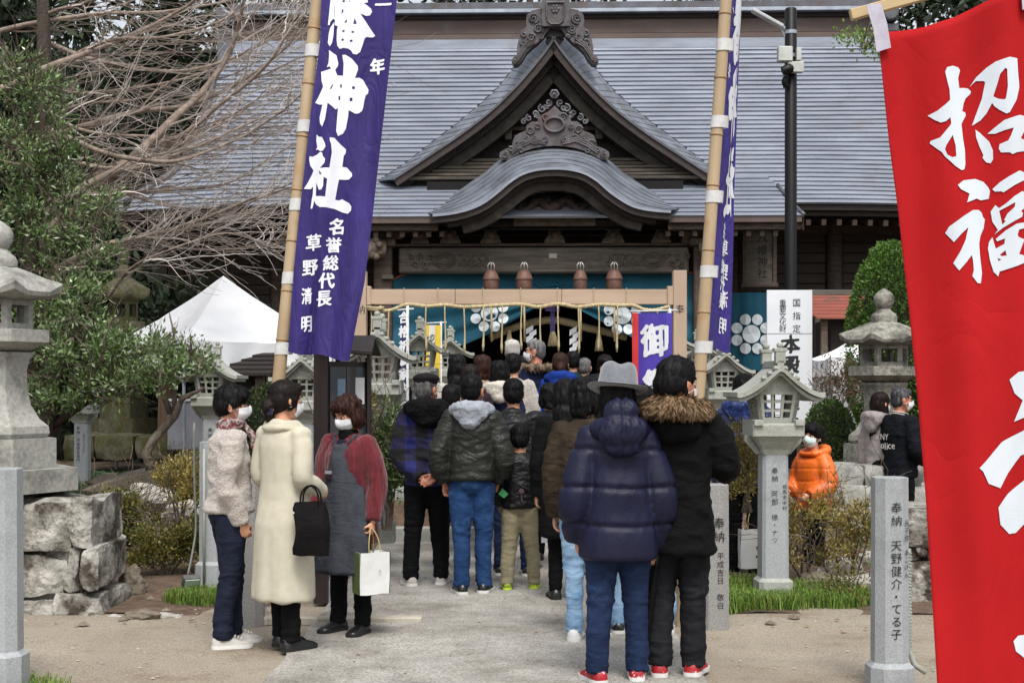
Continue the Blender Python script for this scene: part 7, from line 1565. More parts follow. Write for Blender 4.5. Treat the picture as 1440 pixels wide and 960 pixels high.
far('person with black bobbed hair in front of the bright blue jacket', 772, 540, 158, h=1.56, hair='bob', top=cloth('slate_coat', '#15171c', '#202329'), trousers=T_black, shoes=S_black, head=(20, 4))
far('person in a dark hood standing before the wavy-haired woman', 838, 527, 165, h=1.6, rz=-10, hair='long', hcol=H_black, top=cloth('black_down', '#08080a', '#0e0e11'), trousers=T_black, shoes=S_black)
far('person in a dark coat on the path behind the white-lettered post, side on', 567, 541, 125, h=1.6, rz=60, hair='short', hcol=H_black, top=cloth('ink_coat', '#121216', '#1d1d22'), trousers=T_black, shoes=S_black)
# right-hand side
def cap_x(root, h, k, HM, A, l, to):
    mb = MB(); mb.ellip((0, -.008, .055), (.088, .104, .078), HM, 18, 12); me = voxel(mb, .01, 2, 'cap'); link('cap', me, T_black, root)
M_dblue = mat('blue_down', '#13234e', '#1c3268', rough=.38, scale=4, bump=.2, bscale=50, bdist=.005)
r22, A22, _ = person('person in a black cap and blue quilted down jacket carrying a white paper bag', 1047, 815, 1.72, -15, near=True, head=(-30, 6), hair='crop', top=M_dblue, coat_hem=.46, bulk=.034, tdisp=puff(.014, .075, 0, 4), hood=(M_dblue, 1.15), trousers=T_black, leg_w=1.25, shoes=S_black, sole=W_sole, extra=cap_x, arms={1: ((.175, .0, .62), (.17, .05, .47)), -1: ((.16, 0, .62), (.15, .05, .47))}, hands={1: dict(curl=1.2, d=(0, .1, -1))})
M_orange = mat('orange_down', '#c9590e', '#dd6a18', rough=.45, scale=5, bump=.3, bscale=60, bdist=.006)
person('child in a bright orange padded jacket with a pale green mask, facing left', 1144, 0, 1.30, 122, Y=12.3, z0=-.0, near=True, child=True, head=(16, -3), hair='boy', hcol=H_black, top=M_orange, coat_hem=.42, bulk=.05, topb=.7, tdisp=puff(.009, .11, .02, 6), hood=(M_orange, 1.0), maskm=M_maskb, trousers=T_black, shoes=S_black,
       arms={1: ((.16, .02, .60), (.10, .14, .55)), -1: ((.165, .0, .60), (.11, .13, .53))})
def vars_x(root, h, k, HM, A, l, to):
    mb = MB(); c0 = Vector((0, -.002 * h, .838 * h))
    for z in (0, .012): mb.tube([c0 + Vector((math.cos(a) * .05 * h, math.sin(a) * .05 * h, (z + .012 * -math.sin(a)) * h)) for a in [2 * PI * q / 16 for q in range(17)]], .0035, 5, cap=False)
    part('collar_stripe', mb, W_sole, root, smooth=True)
    mb = MB(); f = lambda u, v: Vector((u, -.083 * h - .022 - .10 * 0 + .35 * u * u, v))
    for i, (ch, x) in enumerate(zip('NY', (-.1, -.04))): put_glyph(mb, ch, f, (x + .02, .71 * h), .09, .01)
    for i, (ch, x) in enumerate(zip('olice', (-.1, -.06, -.03, .0, .05))): put_glyph(mb, ch, f, (x + .02, .655 * h), .1, .012)
    part('lettering', mb, W_sole, root, fix=False)
far('man with greying hair and a white mask in a black varsity jacket with white letters', 1266, 545, 143, h=1.66, rz=-62, near=True, head=(-22, 4), hair='crop', hcol=hairmat('hair_salt', '#141416', '#5a5a5e'), skin=M_skin2, top=cloth('varsity_black', '#090b10', '#10131a'), coat_hem=.47, bulk=.018, trousers=T_black, shoes=S_black, extra=vars_x, glasses=True,
    arms={1: ((.16, -.01, .63), (.12, .10, .56)), -1: ((.15, .02, .63), (.10, .12, .56))})
far('woman with long dark brown hair in a pale pinkish grey hooded coat', 1237, 552, 140, h=1.58, rz=-55, head=(-6, 2), hair='long', hcol=H_dark, top=cloth('pale_grey_coat', '#8e8684', '#a39b98'), coat_hem=.36, hood=(cloth('pale_grey_hood', '#827a78', '#979090'), 1.1), trousers=T_black, shoes=S_black)
far('person in black trousers standing at the white table by the tent', 253, 575, 100, h=1.5, rz=30, hair='short', top=cloth('black_top', '#0e0e11', '#17171b'), trousers=T_black, shoes=S_black)
# ================================================================== THINGS IN HANDS
def at_hand(root, A, side, off=(0, 0, 0)): e, w_ = A[side]; d = (w_ - e).normalized(); return world_of(root, w_ + d * .09 + Vector(off))
def paper_bag(p, w, h, d, rz, label, m_front, m_side, logo=None, fl=.0):
    e = empty('paper_bag', (p.x, p.y, p.z - h - .16), rz, label, 'bag')
    mb = MB(); mb.loft([[Vector((-w / 2, -d / 2, 0)), Vector((w / 2, -d / 2, 0)), Vector((w / 2, d / 2, 0)), Vector((-w / 2, d / 2, 0))], [Vector((-w / 2 - fl, -d * .55, h)), Vector((w / 2 + fl, -d * .55, h)), Vector((w / 2 + fl, d * .55, h)), Vector((-w / 2 - fl, d * .55, h))]], cap=False)
    me = bake_mod(mb.mesh('bag_body'), [('SUBSURF', dict(levels=2, render_levels=2, subdivision_type='SIMPLE')), ('SOLIDIFY', dict(thickness=.002))])
    n = len(me.vertices)
    for v in me.vertices: v.co += noise.noise_vector(v.co * 9) * .007
    link('bag_body', me, m_front, e)
    for s in (-1, 1):
        mb = MB(); mb.add([(s * w / 2 + s * .006, -d / 2, .002), (s * w / 2 + s * .006, d / 2, .002), (s * (w / 2 + fl) + s * .008, d * .55, h), (s * (w / 2 + fl) + s * .008, -d * .55, h)], [(0, 1, 2, 3)]); part('gusset', mb, m_side, e, fix=False)
    for s in (-1, 1):
        mb = MB(); mb.tube([tuple(q) for q in cr_interp([(-w * .2, s * d * .5, h - .02), (-w * .16, s * d * .35, h + .08), (0, s * .01, h + .15), (w * .16, s * d * .35, h + .08), (w * .2, s * d * .5, h - .02)], 4)], .004, 5); part('handle', mb, mat('paper_string', '#9c8a5a', '#b3a26e', rough=.8), e, smooth=True)
    return e
p = at_hand(r3_, A3, -1); M_pap = mat('white_paper_bag', '#cfd1cf', '#dcdedb', rough=.5, scale=4, bump=.3, bscale=9, bdist=.01)
pb = paper_bag(p + Vector((.0, -.0, .06)), .20, .27, .12, .5, 'white paper carrier bag with olive green sides held by the woman in the red cardigan', M_pap, mat('olive_paper', '#4c5e2c', '#57693a', rough=.6))
mb = MB()
for k in range(14): mb.tube([(.03, -.075, .15), (.03 + .012 * math.cos(k * .45), -.0765, .15 + .012 * math.sin(k * .45))], .0006, 3)
part('printed_mark', mb, mat('print_grey', '#9aa39a', rough=.7), pb)
p = at_hand(r22, A22, 1); paper_bag(S(1056, 716, 11.95) , .20, .33, .1, .1, 'plain white tall paper bag carried by the person in blue down', M_pap, M_pap)
# black tote on the cream coat's arm
tt = empty('tote_bag', tuple(S(437, 780, 8.5)), -.25, 'soft black tote bag hanging from the cream coat woman\'s forearm', 'bag')
mb = MB(); W_, Hh = .225, .315; rings = []
for j in range(9):
    v = j / 8; w_ = lerp(W_, W_ * .86, v) / 2; d_ = .05 * math.sin(PI * min(1, v * .8 + .15)) + .008; rings.append(sell((.01 * math.sin(v * 4), 0, v * Hh), w_, d_, 28, 3.5))
mb.loft(rings); me = mb.mesh('bag_body', 60); recalc(me); displace(me, wrk(.010, 9, 9, 3)); link('bag_body', me, cloth('tote_black', '#0b090a', '#141112', bump=.5), tt)
for s in (-1, 1):
    mb = MB(); mb.tube([tuple(q) for q in cr_interp([(-.06, s * .02, Hh - .03), (-.05, s * .02, Hh + .06), (0, s * .015, Hh + .10), (.05, s * .02, Hh + .06), (.06, s * .02, Hh - .03)], 4)], .006, 6); part('handle', mb, _mats['tote_black'], tt, smooth=True)
mb = MB(); mb.ellip((-W_ * .42, -.03, Hh * .80), (.007, .006, .007)); part('clasp', mb, M_loop, tt)
# umbrella in the fedora wearer's right hand
p = world_of(r19, A19[1][1]) + Vector((.005, -.02, -.06)); um = empty('umbrella', (p.x - .08, p.y - .05, .06), 0, 'folded black umbrella hanging from the fedora wearer\'s right hand', 'umbrella')
mb = MB(); d = Vector((-.085, .02, -.62)); q = [p + d * t for t in (0, .08, .2, .5, .85, 1.0)]; mb.tube(q, [.010, .012, .022, .026, .014, .006], 10); wp('canopy', mb, T_black, um, smooth=True)
mb = MB(); mb.tube([p - d * .12, p + d * .05], .011, 8); mb.tube([q[-1], q[-1] + d * .06], .004, 6); wp('handle', mb, S_black, um, smooth=True)
# slip of paper in the boy's hand
p = world_of(r7_, A7[1][1]) + Vector((.0, -.03, -.13)); mb = MB(); mb.box((0, 0, 0), (.055, .004, .10)); o = part('paper_slip', mb, M_wht, None, loc=tuple(p + Vector((0, 0, -.03))), rz=.2); tag(o, 'small white paper slip in the right hand of the boy in beige trousers', 'paper')
# ================================================================== PLANTS
def leaf_mesh(name, C, Dn, L, W, m, parent=None, kind='stuff', fold=.25):
    """C centres (n,3), Dn directions (n,3): one pointed folded leaf each"""
    C = np.asarray(C, float); Dn = np.asarray(Dn, float); n = len(C); rs = np.random.RandomState(n % 1000 + 7)
    Dn /= (np.linalg.norm(Dn, axis=1, keepdims=True) + 1e-9); R = rs.normal(size=(n, 3)); Sd = np.cross(Dn, R); Sd /= (np.linalg.norm(Sd, axis=1, keepdims=True) + 1e-9); N_ = np.cross(Sd, Dn)
    l = (L * rs.uniform(.6, 1.3, n))[:, None]; w_ = (W * rs.uniform(.6, 1.3, n))[:, None]
    V = np.stack([C, C + Dn * l * .45 + Sd * w_ / 2 + N_ * w_ * fold, C + Dn * l, C + Dn * l * .45 - Sd * w_ / 2 + N_ * w_ * fold], 1).reshape(-1, 3)
    me = bpy.data.meshes.new(name); me.vertices.add(4 * n); me.vertices.foreach_set('co', V.ravel()); me.loops.add(4 * n); me.polygons.add(n)
    me.loops.foreach_set('vertex_index', np.arange(4 * n)); me.polygons.foreach_set('loop_start', np.arange(0, 4 * n, 4)); me.polygons.foreach_set('loop_total', np.full(n, 4)); me.update(calc_edges=True); me.validate()
    o = link(name, me, m, None)
    if parent is not None: wparent(o, parent)
    if kind: o['kind'] = kind
    return o
RS = np.random.RandomState(11)
def in_ellipsoids(E, n, clump=.35, cs=.16, shell=.0):
    """leaf positions in clumps inside ellipsoids (c, r)"""
    vol = np.array([e[1][0] * e[1][1] * e[1][2] for e in E]) ** .75; vol /= vol.sum(); P = []; D = []
    for (c, r), f in zip(E, vol):
        k = max(1, int(n * f)); nc = max(3, int(k * .012 / clump * .35)); cc = RS.normal(size=(nc, 3)); cc /= np.linalg.norm(cc, axis=1, keepdims=True); cc *= (RS.uniform(shell, 1, (nc, 1)) ** .5); cc = cc * np.array(r) + np.array(c)
        idx = RS.randint(0, nc, k); p = cc[idx] + RS.normal(size=(k, 3)) * cs * RS.uniform(.4, 1.2, (nc, 1))[idx]; d = (p - cc[idx]) + RS.normal(size=(k, 3)) * cs * .6 + np.array([0, 0, .05]); P.append(p); D.append(d)
    return np.concatenate(P), np.concatenate(D)
def branch(mb, p, d, L, r, depth, rng, up=.15, spread=.6, nb=4, seg=5, sides=5, tips=None, wob=.25, minr=.004, droop=0):
    pts = [p.copy()]; rad = [r]; q = p.copy(); dd = d.normalized(); subs = []
    for i in range(seg):
        dd = (dd + Vector((rng.uniform(-1, 1), rng.uniform(-1, 1), rng.uniform(-1, 1))) * wob * .5 + Vector((0, 0, up * .35 - droop))).normalized(); q = q + dd * L / seg; pts.append(q.copy()); rad.append(max(minr * .5, r * (1 - .75 * (i + 1) / seg)))
        if depth > 0 and i > 0:
            for _ in range(nb if i > 1 else max(1, nb // 2)):
                if rng.random() < .8: subs.append((q.copy(), dd.copy(), rad[-1]))
    mb.tube(pts, rad, sides if r > .02 else 3, cap=False)
    if tips is not None and depth == 0: tips.extend(pts[1:])
    for (sp_, sd_, sr) in subs:
        ax = Vector((rng.uniform(-1, 1), rng.uniform(-1, 1), rng.uniform(-1, 1))).normalized(); nd = (sd_ + (ax - sd_ * ax.dot(sd_)).normalized() * spread * rng.uniform(.6, 1.4)).normalized()
        branch(mb, sp_, nd, L * rng.uniform(.4, .65), max(minr, sr * .6), depth - 1, rng, up, spread, nb, max(3, seg - 1), sides, tips, wob, minr, droop)
M_bark = mat('bark', '#4d4339', '#6e6256', rough=.95, scale=14, detail=8, stretch=(2, 2, .5), bump=.9, bscale=24, bdist=.02, c3='#7e7b6c', s3=5)
M_barkd = mat('bark_dark', '#2c2520', '#42382f', rough=.95, scale=12, detail=8, stretch=(2, 2, .5), bump=.9, bscale=24, bdist=.02)
M_twig = leafmat('pale_twig', ['#74675f', '#a59990', '#c2b8b0', '#ddd6d0', '#8c7f76'], rough=.8, sub=0.0)
M_limb = mat('limb', '#6a5c52', '#94867a', rough=.9, scale=12, detail=7, bump=.6, bscale=30)
# ---- the big bare tree on the left
bt = empty('bare_tree', tuple(S(62, 600, 18)), 0, 'large leafless tree with a mesh of pale twigs spreading across the left of the roof', 'tree'); rng = random.Random(21)
mb = MB(); mb.tube([S(66, 640, 18), S(64, 500, 18), S(66, 380, 18), S(62, 250, 18), S(64, 120, 18), S(60, 0, 18.2), S(52, -120, 18.5)], [.2, .17, .15, .13, .10, .08, .05], 10); wp('trunk', mb, M_barkd, bt, smooth=True)
LIMBS = [([(64, 330), (110, 290), (150, 250), (230, 180), (290, 120), (330, 50), (350, -30)], .09, 17.6), ([(64, 300), (160, 240), (230, 205), (290, 165), (380, 85), (412, 25)], .055, 17), ([(62, 260), (150, 238), (215, 205), (300, 175), (400, 120)], .04, 18.5), ([(-30, 50), (100, 25), (250, 15), (400, -15)], .04, 19),
         ([(-40, 140), (80, 90), (160, 62), (260, 10), (300, -30)], .05, 17.5), ([(64, 190), (160, 165), (270, 145), (350, 110), (410, 60), (432, 12)], .04, 18), ([(64, 180), (150, 215), (240, 230), (330, 200), (390, 160), (424, 128)], .035, 16.8), ([(64, 215), (180, 238), (270, 212), (360, 172), (428, 152)], .03, 17.4),
         ([(80, 380), (140, 345), (200, 335), (270, 315), (350, 280), (415, 258)], .045, 16.6), ([(70, 400), (150, 350), (250, 325), (330, 303), (402, 282)], .035, 17.6), ([(70, 330), (130, 300), (190, 330), (280, 350), (370, 342), (402, 322)], .03, 18.2), ([(64, 60), (170, 95), (280, 95), (370, 62), (412, 15)], .035, 18.6),
         ([(66, 280), (140, 275), (240, 270), (330, 255), (415, 200)], .032, 17.1), ([(30, 120), (120, 130), (220, 120), (320, 90), (400, 40)], .03, 19.2), ([(66, 240), (150, 262), (250, 290), (340, 285), (412, 268)], .028, 18.9), ([(66, 100), (150, 60), (240, 50), (330, 20), (380, -20)], .03, 17.9), ([(150, 420), (190, 370), (250, 345), (330, 330), (380, 345)], .022, 16.5),
         ([(64, 150), (110, 180), (190, 190), (280, 190), (350, 150), (390, 110)], .026, 17.7), ([(64, 20), (120, 0), (200, -20)], .03, 18), ([(20, 200), (100, 150), (200, 140), (300, 60)], .03, 18.4)]
mbl = MB(); mbt = MB()
for P, r0, Y in LIMBS:
    q = [S(x, y, Y + .5 * math.sin(i * 1.3 + r0 * 90)) for i, (x, y) in enumerate(P)]; q = [Vector(tuple(v)) for v in cr_interp([tuple(v) for v in q], 6)]; n = len(q)
    q = [p + noise.noise_vector(p * 1.3) * .05 for p in q]; rad = [max(.006, r0 * (1 - .85 * i / n)) for i in range(n)]; mbl.tube(q, rad, 6, cap=False)
    for i in range(2, n):
        d = (q[i] - q[i - 1]).normalized()
        if rng.random() < .28: continue
        for _ in range(1):
            ax = Vector((rng.uniform(-1, 1), rng.uniform(-1, 1), rng.uniform(-.8, .9))); nd = d * rng.uniform(.8, 1.4) + (ax - d * ax.dot(d)).normalized() * rng.uniform(.45, .85); nd.x += .25; nd.z = nd.z * .45 - .04; nd.normalize()
            branch(mbt, q[i], nd, rng.uniform(.6, 1.6) * (1 if i < n * .8 else .55), max(.0075, min(.015, rad[i] * .5)), 1, rng, up=.06, spread=.6, nb=1, seg=8, sides=3, wob=.36, minr=.0052)
wp('limbs', mbl, M_limb, bt, smooth=True, fix=False); tag(wp('twigs', mbt, M_twig, bt, fix=False), kind='stuff')
# ---- evergreen with glossy leaves, left
L_ever = leafmat('evergreen_leaf', ['#33461f', '#485f2e', '#5f7a40', '#728c50', '#93a37c', '#44562c'], rough=.28, sub=.2, spec=.6)  # varied greens; the palest tones imitate glints on the leaves
L_dark = leafmat('forest_leaf', ['#10180c', '#1b2714', '#28381c', '#1a2212'], rough=.6, sub=.15)
L_box = leafmat('boxwood_leaf', ['#31491a', '#47652a', '#5c7c34', '#6d8f40'], rough=.45, sub=.25)
L_azal = leafmat('azalea_leaf', ['#525c28', '#8f8440', '#ab9a55', '#6b7034', '#8c6a38', '#c4b678'], rough=.5, sub=.25)
L_azd = leafmat('azalea_leaf_green', ['#37441f', '#525c2b', '#78743a', '#5e5630', '#9a8c4c', '#46562a'], rough=.5, sub=.25)
def clump(px, py, rx, ry, Y, dz=.5): return (tuple(S(px, py, Y)), (rx * Y / FPX, dz, ry * Y / FPX))
def ever(name, label, trunks, E, n, L, W, m, cs=.14, bark=M_barkd, twn=60, cat='tree', clm=.35, shell=0.0, base=None, cap=None):
    e = empty(name, base or tuple(trunks[0][0][0]), 0, label, cat); rng = random.Random(len(E) * 7 + n)
    mb = MB()
    for pts, rad in trunks: mb.tube(pts, rad, 8)
    wp('trunk', mb, bark, e, smooth=True)
    if twn:
        mb = MB()
        for _ in range(twn):
            c, r = rng.choice(E); p = Vector(c) + Vector((rng.uniform(-1, 1) * r[0] * .7, rng.uniform(-1, 1) * r[1] * .7, rng.uniform(-1, .6) * r[2])); branch(mb, p, Vector((rng.uniform(-1, 1), rng.uniform(-1, 1), rng.uniform(-.2, 1))), r[2] * rng.uniform(.6, 1.6), .012, 1, rng, nb=1, seg=4, sides=3)
        tag(wp('branches', mb, M_bark, e, fix=False), kind='stuff')
    P, D = in_ellipsoids(E, n, clm, cs, shell); leaf_mesh('crown', P, D, L, W, m, e); return e
E1 = [clump(*a) for a in ((20, 110, 45, 40, 15), (50, 160, 50, 35, 15.2), (30, 215, 60, 40, 14.8), (90, 225, 45, 40, 15.1), (60, 285, 75, 45, 15), (140, 300, 45, 28, 15), (20, 340, 50, 60, 15.4), (110, 345, 60, 35, 14.8), (60, 120, 30, 25, 15.5))]
ever('evergreen_tree', 'tall leafy evergreen rising behind the big left lantern', [([S(48, 640, 15.2), S(50, 480, 15.1), S(44, 340, 15), S(58, 250, 15), S(60, 130, 15)], [.12, .1, .08, .06, .02]), ([S(50, 400, 15.1), S(90, 330, 15), S(140, 290, 15)], [.05, .04, .015])], E1, 9500, .062, .022, L_ever, cs=.085, twn=260)
E2 = [clump(*a) for a in ((100, 420, 55, 34, 14.4), (60, 460, 45, 60, 14.8), (120, 480, 70, 40, 14.2), (170, 520, 50, 38, 14.2), (110, 545, 60, 28, 14.5), (60, 560, 45, 35, 14.8))]
ever('evergreen_tree', 'dense glossy-leaved evergreen beside the big left lantern, over the inscribed shaft', [([S(60, 700, 14.8), S(66, 600, 14.7), S(90, 520, 14.5), S(130, 450, 14.4)], [.11, .09, .06, .02]), ([S(72, 600, 14.7), S(130, 560, 14.5), S(200, 540, 14.3)], [.04, .03, .012])], E2, 11000, .062, .024, L_ever, cs=.08, twn=240)
E3 = [clump(*a) for a in ((225, 490, 34, 22, 13.9), (262, 500, 30, 16, 13.9), (240, 522, 38, 16, 13.8), (205, 530, 26, 16, 14), (285, 512, 18, 9, 13.8))]
ever('small_tree', 'small leaning tree with a lichen-spotted trunk in front of the white tent', [([S(213, 660, 14), S(206, 636, 14), S(216, 618, 14), S(246, 584, 14), S(256, 560, 13.9), S(288, 545, 13.8)], [.058, .05, .044, .040, .030, .012]), ([S(240, 582, 14), S(232, 560, 14), S(226, 540, 13.9), S(232, 505, 13.9)], [.035, .03, .022, .012]), ([S(246, 578, 14), S(245, 550, 14), S(242, 520, 13.9), S(245, 470, 13.9), S(238, 440, 13.9)], [.03, .025, .02, .012, .006])], E3, 2300, .058, .022, L_ever, cs=.07, bark=M_bark, twn=70)
mb = MB(); mb.tube([S(232, 650, 19), S(235, 600, 19), S(234, 560, 19), S(228, 520, 19), S(236, 492, 19.2)], [.16, .13, .11, .06, .02], 10); tt_ = empty('pale_tree', tuple(S(232, 650, 19)), 0, 'thick pale brown trunk behind the leaning tree by the tent', 'tree'); wp('trunk', mb, mat('bark_tan', '#5e4a3a', '#7b6552', rough=.9, scale=8, detail=7, stretch=(2, 2, .4), bump=.7, bscale=20), tt_, smooth=True)
# ---- clipped shrubs: a tight shell of leaves on a lumpy body
def clipped(name, label, px, py0, py1, w, Y, n, L, W, m, seed=1, cat='shrub', cone=0, z0=None, lump=.10):
    a = S(px, py1, Y); b = S(px, py0, Y); hh = (b.z - a.z) / 2; rw = w / 2 * Y / FPX; e = empty(name, tuple(a), 0, label, cat); c = Vector((a.x, Y, (a.z + b.z) / 2))
    rs = np.random.RandomState(seed); V = rs.normal(size=(n, 3)); V /= np.linalg.norm(V, axis=1, keepdims=True)
    P = []; D = []
    for v in V:
        lum = 1 + lump * noise.noise(Vector(v) * 3 + Vector((seed, 0, 0))) + lump * .5 * noise.noise(Vector(v) * 9); t = v[2]
        rr = 1.0 if not cone else (1 - cone * max(0, t) ** 2); zz = v[2] if not cone else math.copysign(abs(v[2]) ** .75, v[2])
        k = lum * (1 - .10 * rs.rand() ** 2); P.append((c.x + v[0] * rw * rr * k * (1.0 if not cone else 1.12), c.y + v[1] * rw * k, c.z + zz * hh * k)); D.append(v + rs.normal(size=3) * .55 + np.array([0, 0, .35]))
    leaf_mesh('foliage', P, D, L, W, m, e)
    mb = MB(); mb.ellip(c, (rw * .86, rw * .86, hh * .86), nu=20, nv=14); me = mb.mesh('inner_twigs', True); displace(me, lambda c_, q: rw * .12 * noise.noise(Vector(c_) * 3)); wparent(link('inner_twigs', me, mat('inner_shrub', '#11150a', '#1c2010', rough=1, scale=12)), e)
    mb = MB(); mb.tube([Vector((a.x, Y, a.z - .12)), c], [.05, .03], 7); wp('trunk', mb, M_barkd, e); return e
clipped('clipped_tree', 'tall clipped egg-shaped evergreen behind the old right lantern', 1262, 342, 640, 124, 17.6, 26000, .045, .024, L_box, 3, 'tree', cone=.12, lump=.08)
clipped('round_shrub', 'round dark clipped shrub between the white sign board and the old right lantern', 1166, 563, 690, 74, 15.6, 7000, .035, .02, leafmat('dark_boxwood', ['#34461f', '#465c2b', '#587038', '#39471f']), 5)
clipped('round_shrub', 'broad clipped shrub behind the left bamboo pole', 378, 542, 700, 92, 15.4, 9000, .035, .02, leafmat('yew_leaf', ['#26331a', '#364524', '#46542e', '#2c3418']), 7)
# ---- azaleas and loose shrubs
def loose(label, px, py0, py1, w, Y, n, m, L=.032, W=.016, seed=1, name='azalea', stems=7, cs=.05, clm=.5, E=None):
    a = S(px, py1, Y); b = S(px, py0, Y); e = empty(name, tuple(a), 0, label, 'shrub'); rng = random.Random(seed); mb = MB(); tips = []
    for s in range(stems): branch(mb, Vector((a.x + rng.uniform(-.05, .05), Y + rng.uniform(-.05, .05), a.z)), Vector((rng.uniform(-1, 1) * w * Y / FPX / (b.z - a.z) * .6, rng.uniform(-.5, .5), 1)), (b.z - a.z) * .95, .014, 2, rng, nb=1, seg=5, sides=4, tips=tips, wob=.5, up=.1, spread=.9)
    tag(wp('stems', mb, M_bark, e, fix=False), kind='stuff')
    if E is None: E = [((a.x + rng.uniform(-.38, .38) * w * Y / FPX, Y + rng.uniform(-.15, .15), lerp(a.z, b.z, rng.uniform(.45, .92))), (w * Y / FPX * rng.uniform(.16, .28), .16, (b.z - a.z) * rng.uniform(.12, .22))) for _ in range(11)]
    P, D = in_ellipsoids(E, n, clm, cs); leaf_mesh('leaves', P, D, L, W, m, e); return e
loose('broad low bush with olive and rust leaves along the left bed', 178, 688, 800, 120, 12.4, 11000, L_azd, seed=2, stems=12)
loose('low bush with rust tinged leaves below the white rock', 235, 735, 812, 110, 11.8, 8000, L_azd, seed=3, stems=10)
loose('small yellow green azalea over the white rock left of the fleece', 262, 652, 740, 60, 12.6, 3500, L_azal, seed=4)
loose('bush of bronze leaves above the tilted slab', 245, 640, 700, 60, 13.9, 2800, L_azal, seed=5)
loose('golden leaved azalea to the left of the nearest gabled lantern', 1052, 612, 720, 56, 11.3, 3600, L_azal, seed=6)
loose('airy azalea in front of the orange jacket', 1128, 700, 830, 84, 11.6, 2600, L_azal, seed=7, stems=6)
loose('airy twisted azalea between the orange jacket and the inscribed post', 1190, 695, 850, 92, 11.5, 2300, L_azal, seed=8, stems=6)
loose('sparse leafy twigs at the foot of the cream boulder', 1190, 805, 872, 60, 10.7, 700, L_azd, seed=9, stems=6)
loose('wispy nandina with red leaves beside the small white tent', 1180, 515, 600, 66, 16.8, 1400, leafmat('nandina_leaf', ['#5a2a26', '#6e4038', '#3c4a2a', '#55603a']), L=.045, W=.015, seed=10, name='nandina', stems=8, cs=.09)
loose('shrub of narrow leaves between the navy banner and the red cardigan', 545, 590, 745, 50, 12.6, 4200, leafmat('narrow_leaf', ['#2e3c1e', '#45582c', '#667a48', '#8a9a6c']), L=.06, W=.018, seed=11, name='shrub', stems=8, cs=.08)
loose('weedy shrub behind the notice board', 505, 545, 690, 44, 12.4, 2600, L_azd, seed=12, name='shrub', stems=8, L=.045)
loose('sprig of leaves at the right gate post foot', 1130, 700, 800, 60, 12.8, 1800, L_azd, seed=13, name='shrub')
# overhanging twig at the top right
tw = loose('leafy twig reaching in front of the roof beside the red banner bar', 1222, 40, 66, 60, 8.5, 340, leafmat('bright_leaf', ['#5a7a34', '#7c9a4c', '#4a642c', '#93a868']), L=.028, W=.014, seed=14, name='tree_twig', stems=3, cs=.04, E=[(tuple(S(1198, 52, 8.5)), (.10, .05, .02)), (tuple(S(1218, 60, 8.5)), (.06, .05, .025)), (tuple(S(1235, 68, 8.5)), (.05, .04, .02))])
# ---- grass and ground cover
def grass(name, region, n, L, m, seed, mask=None, zf=soil_h, w_=.006):
    rs = random.Random(seed); mb = MB()
    while len(mb.f) < n:
        x, y = rs.uniform(*region[:2]), rs.uniform(*region[2:])
        if mask and mask(x, y) < rs.random(): continue
        z = zf(x, y) if zf else 0; a = rs.random() * 6.28; l = L * rs.uniform(.5, 1.3); lean = rs.uniform(.2, .8); d = Vector((math.cos(a), math.sin(a), 0)); s = Vector((-d.y, d.x, 0)) * w_ / 2
        b = Vector((x, y, z)); m1 = b + d * l * lean * .35 + Vector((0, 0, l * .6)); t = b + d * l * lean + Vector((0, 0, l * .75 * (1.1 - lean * .6))); mb.add([b - s, b + s, m1 + s * .7, m1 - s * .7, t], [(0, 1, 2, 3), (3, 2, 4)])
    return tag(part(name, mb, m, fix=False), kind='stuff')
L_gr = leafmat('grass_blade', ['#3c5a20', '#557a2c', '#6d923a', '#86a04c', '#a39a5a'], rough=.5, sub=.3)
L_gd = leafmat('ground_cover', ['#2c4a28', '#3f6438', '#54784a', '#3a5a3a'], rough=.5, sub=.25)
circ = lambda cx_, cy_, r: (lambda x, y: max(0, 1 - ((x - cx_) ** 2 + ((y - cy_) * 1.2) ** 2) / r ** 2) * (1.6))
grass('grass_tuft', (1.3, 3.0, 9.9, 11.6), 22000, .15, L_gr, 1, lambda x, y: min(1, max(circ(1.75, 10.75, .62)(x, y), circ(2.35, 10.75, .42)(x, y), circ(1.5, 10.4, .3)(x, y)) * 1.5))
grass('grass_tuft', (-3.2, -1.9, 10.3, 11.4), 3500, .13, L_gr, 2, lambda x, y: circ(-2.35, 10.75, .3)(x, y))
grass('grass_tuft', (-3.2, -2.2, 7.4, 8.2), 1400, .07, L_gr, 3, lambda x, y: circ(-2.7, 7.75, .3)(x, y), zf=None)
grass('ground_cover', (-6.2, -3.0, 14.8, 18.6), 26000, .09, L_gd, 4, None, w_=.014)
grass('ground_cover', (3.0, 5.5, 12.0, 14), 2500, .07, L_gr, 5, lambda x, y: .4 if noise.noise(Vector((x * 2, y * 2, 0))) > 0 else 0)
# ---- forest behind and beside the hall
def forest_tree(x, y, z, h, r, n, seed, label, m=L_dark, L=.32):
    e = empty('forest_tree', (x, y, z), 0, label, 'tree', 'dark trees around the hall'); rng = random.Random(seed); mb = MB(); mb.tube([(x, y, z), (x + rng.uniform(-.3, .3), y, z + h * .5), (x, y, z + h * .95)], [.28, .2, .05], 8); wp('trunk', mb, M_barkd, e, smooth=True)
    E = []
    for k in range(16):
        t = rng.uniform(.12, 1); rr = r * (1.15 - t * .75) * rng.uniform(.5, .8); a = rng.random() * 6.28; q = rng.random() * r * (1 - t * .7) * .9; E.append(((x + q * math.cos(a), y + q * math.sin(a), z + h * t), (rr, rr, rr * .75)))
    P, D = in_ellipsoids(E, n, .35, .38, .3); leaf_mesh('crown', P, D, L, L * .5, m, e); return e
names = ['darkest evergreen', 'dense tall cedar', 'broad evergreen', 'ragged dark tree', 'thin cedar', 'bushy dark evergreen']
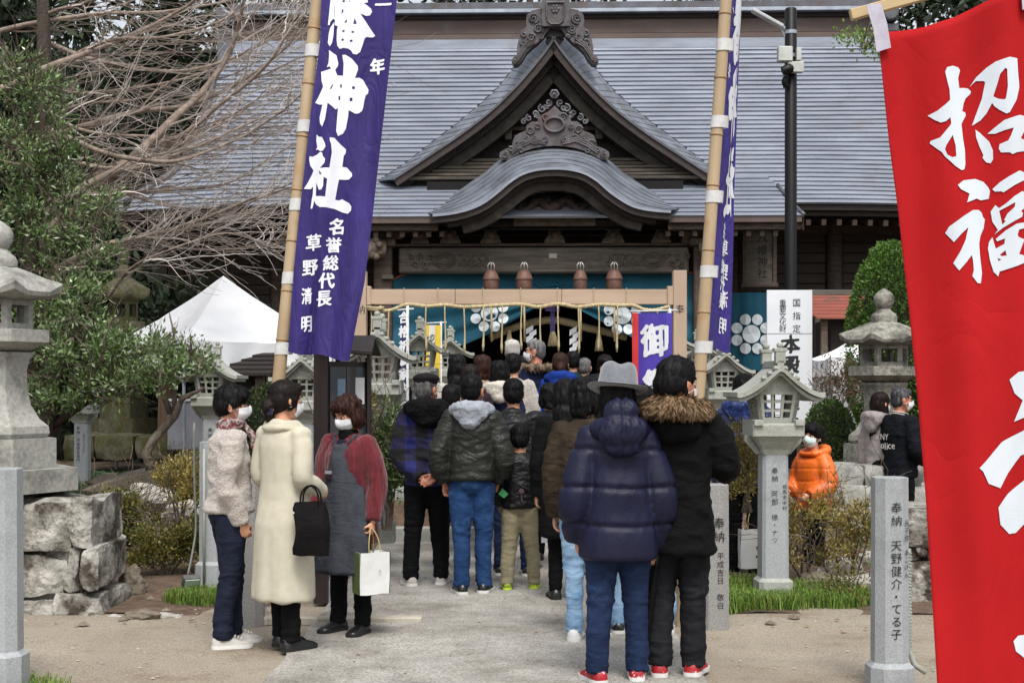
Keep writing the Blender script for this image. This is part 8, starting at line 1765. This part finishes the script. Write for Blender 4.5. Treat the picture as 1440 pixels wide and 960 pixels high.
spots = [(-5.2, 22.3, 2.4, 1.0), (-6.6, 22.8, 2.8, 1.2), (-8.8, 23.5, 9, 1.7), (-11.0, 26, 10, 2.2), (-11.2, 29.5, 11, 2.0), (-11.6, 32, 12.5, 2.6), (-12.8, 30, 12, 2.8), (-13.5, 36, 13, 3.0), (-9, 37, 14, 2.8), (-4.5, 40, 14.5, 3), (.5, 41, 14.5, 3), (5.5, 40.5, 14.5, 3), (10, 39, 14, 3), (12.5, 33, 13, 2.6), (14.5, 38, 14, 3), (10.9, 27.5, 10, 1.6), (13.2, 27, 10, 2.2), (-12, 21, 7, 2.4), (-16, 27, 12, 3.2), (17, 31, 12, 3.2), (-2, 43.5, 16, 3), (3.2, 44, 16, 3), (8, 43, 16, 3), (12.5, 44, 17, 3.4), (16, 43, 16, 3.2), (-6.5, 45, 17, 3.6), (-10.5, 44, 17, 3.6), (-14.5, 43, 17, 3.6), (-17.5, 38, 15, 3.4), (11.6, 36, 14, 2.4), (-12, 40, 15, 3.2)]
places = ['beside the left end of the hall, nearest the tent', 'left of the hall behind the white tent', 'behind the bare tree trunk', 'at the far left behind the evergreen', 'against the left roof verge', 'behind the left roof verge', 'far left behind the bare tree', 'farthest left, behind all the others', 'behind the left end of the ridge', 'behind the ridge, left quarter', 'behind the middle of the ridge', 'behind the ridge, right of the gable', 'behind the ridge, above the lamp post', 'behind the right end of the ridge', 'behind the red banner bar', 'right of the hall behind the clipped tree', 'behind the red banner', 'low at the left edge of the wood', 'outermost on the left', 'outermost on the right', 'second row behind the ridge, left', 'second row behind the ridge, middle', 'second row behind the ridge, right', 'second row behind the right ridge end', 'second row beyond the right wood edge', 'second row behind the left ridge end', 'second row behind the bare tree', 'second row at the far left', 'third from the left edge, standing back', 'right behind the ridge end tile', 'between the two back rows on the left']
for i, (x, y, h, r) in enumerate(spots): forest_tree(x, y, .3 if y < 41 else 1, h, r, 9000 if y < 33 else 5500, i, '%s %s' % (names[i % 6], places[i]), L=.20 if y < 33 else .3)
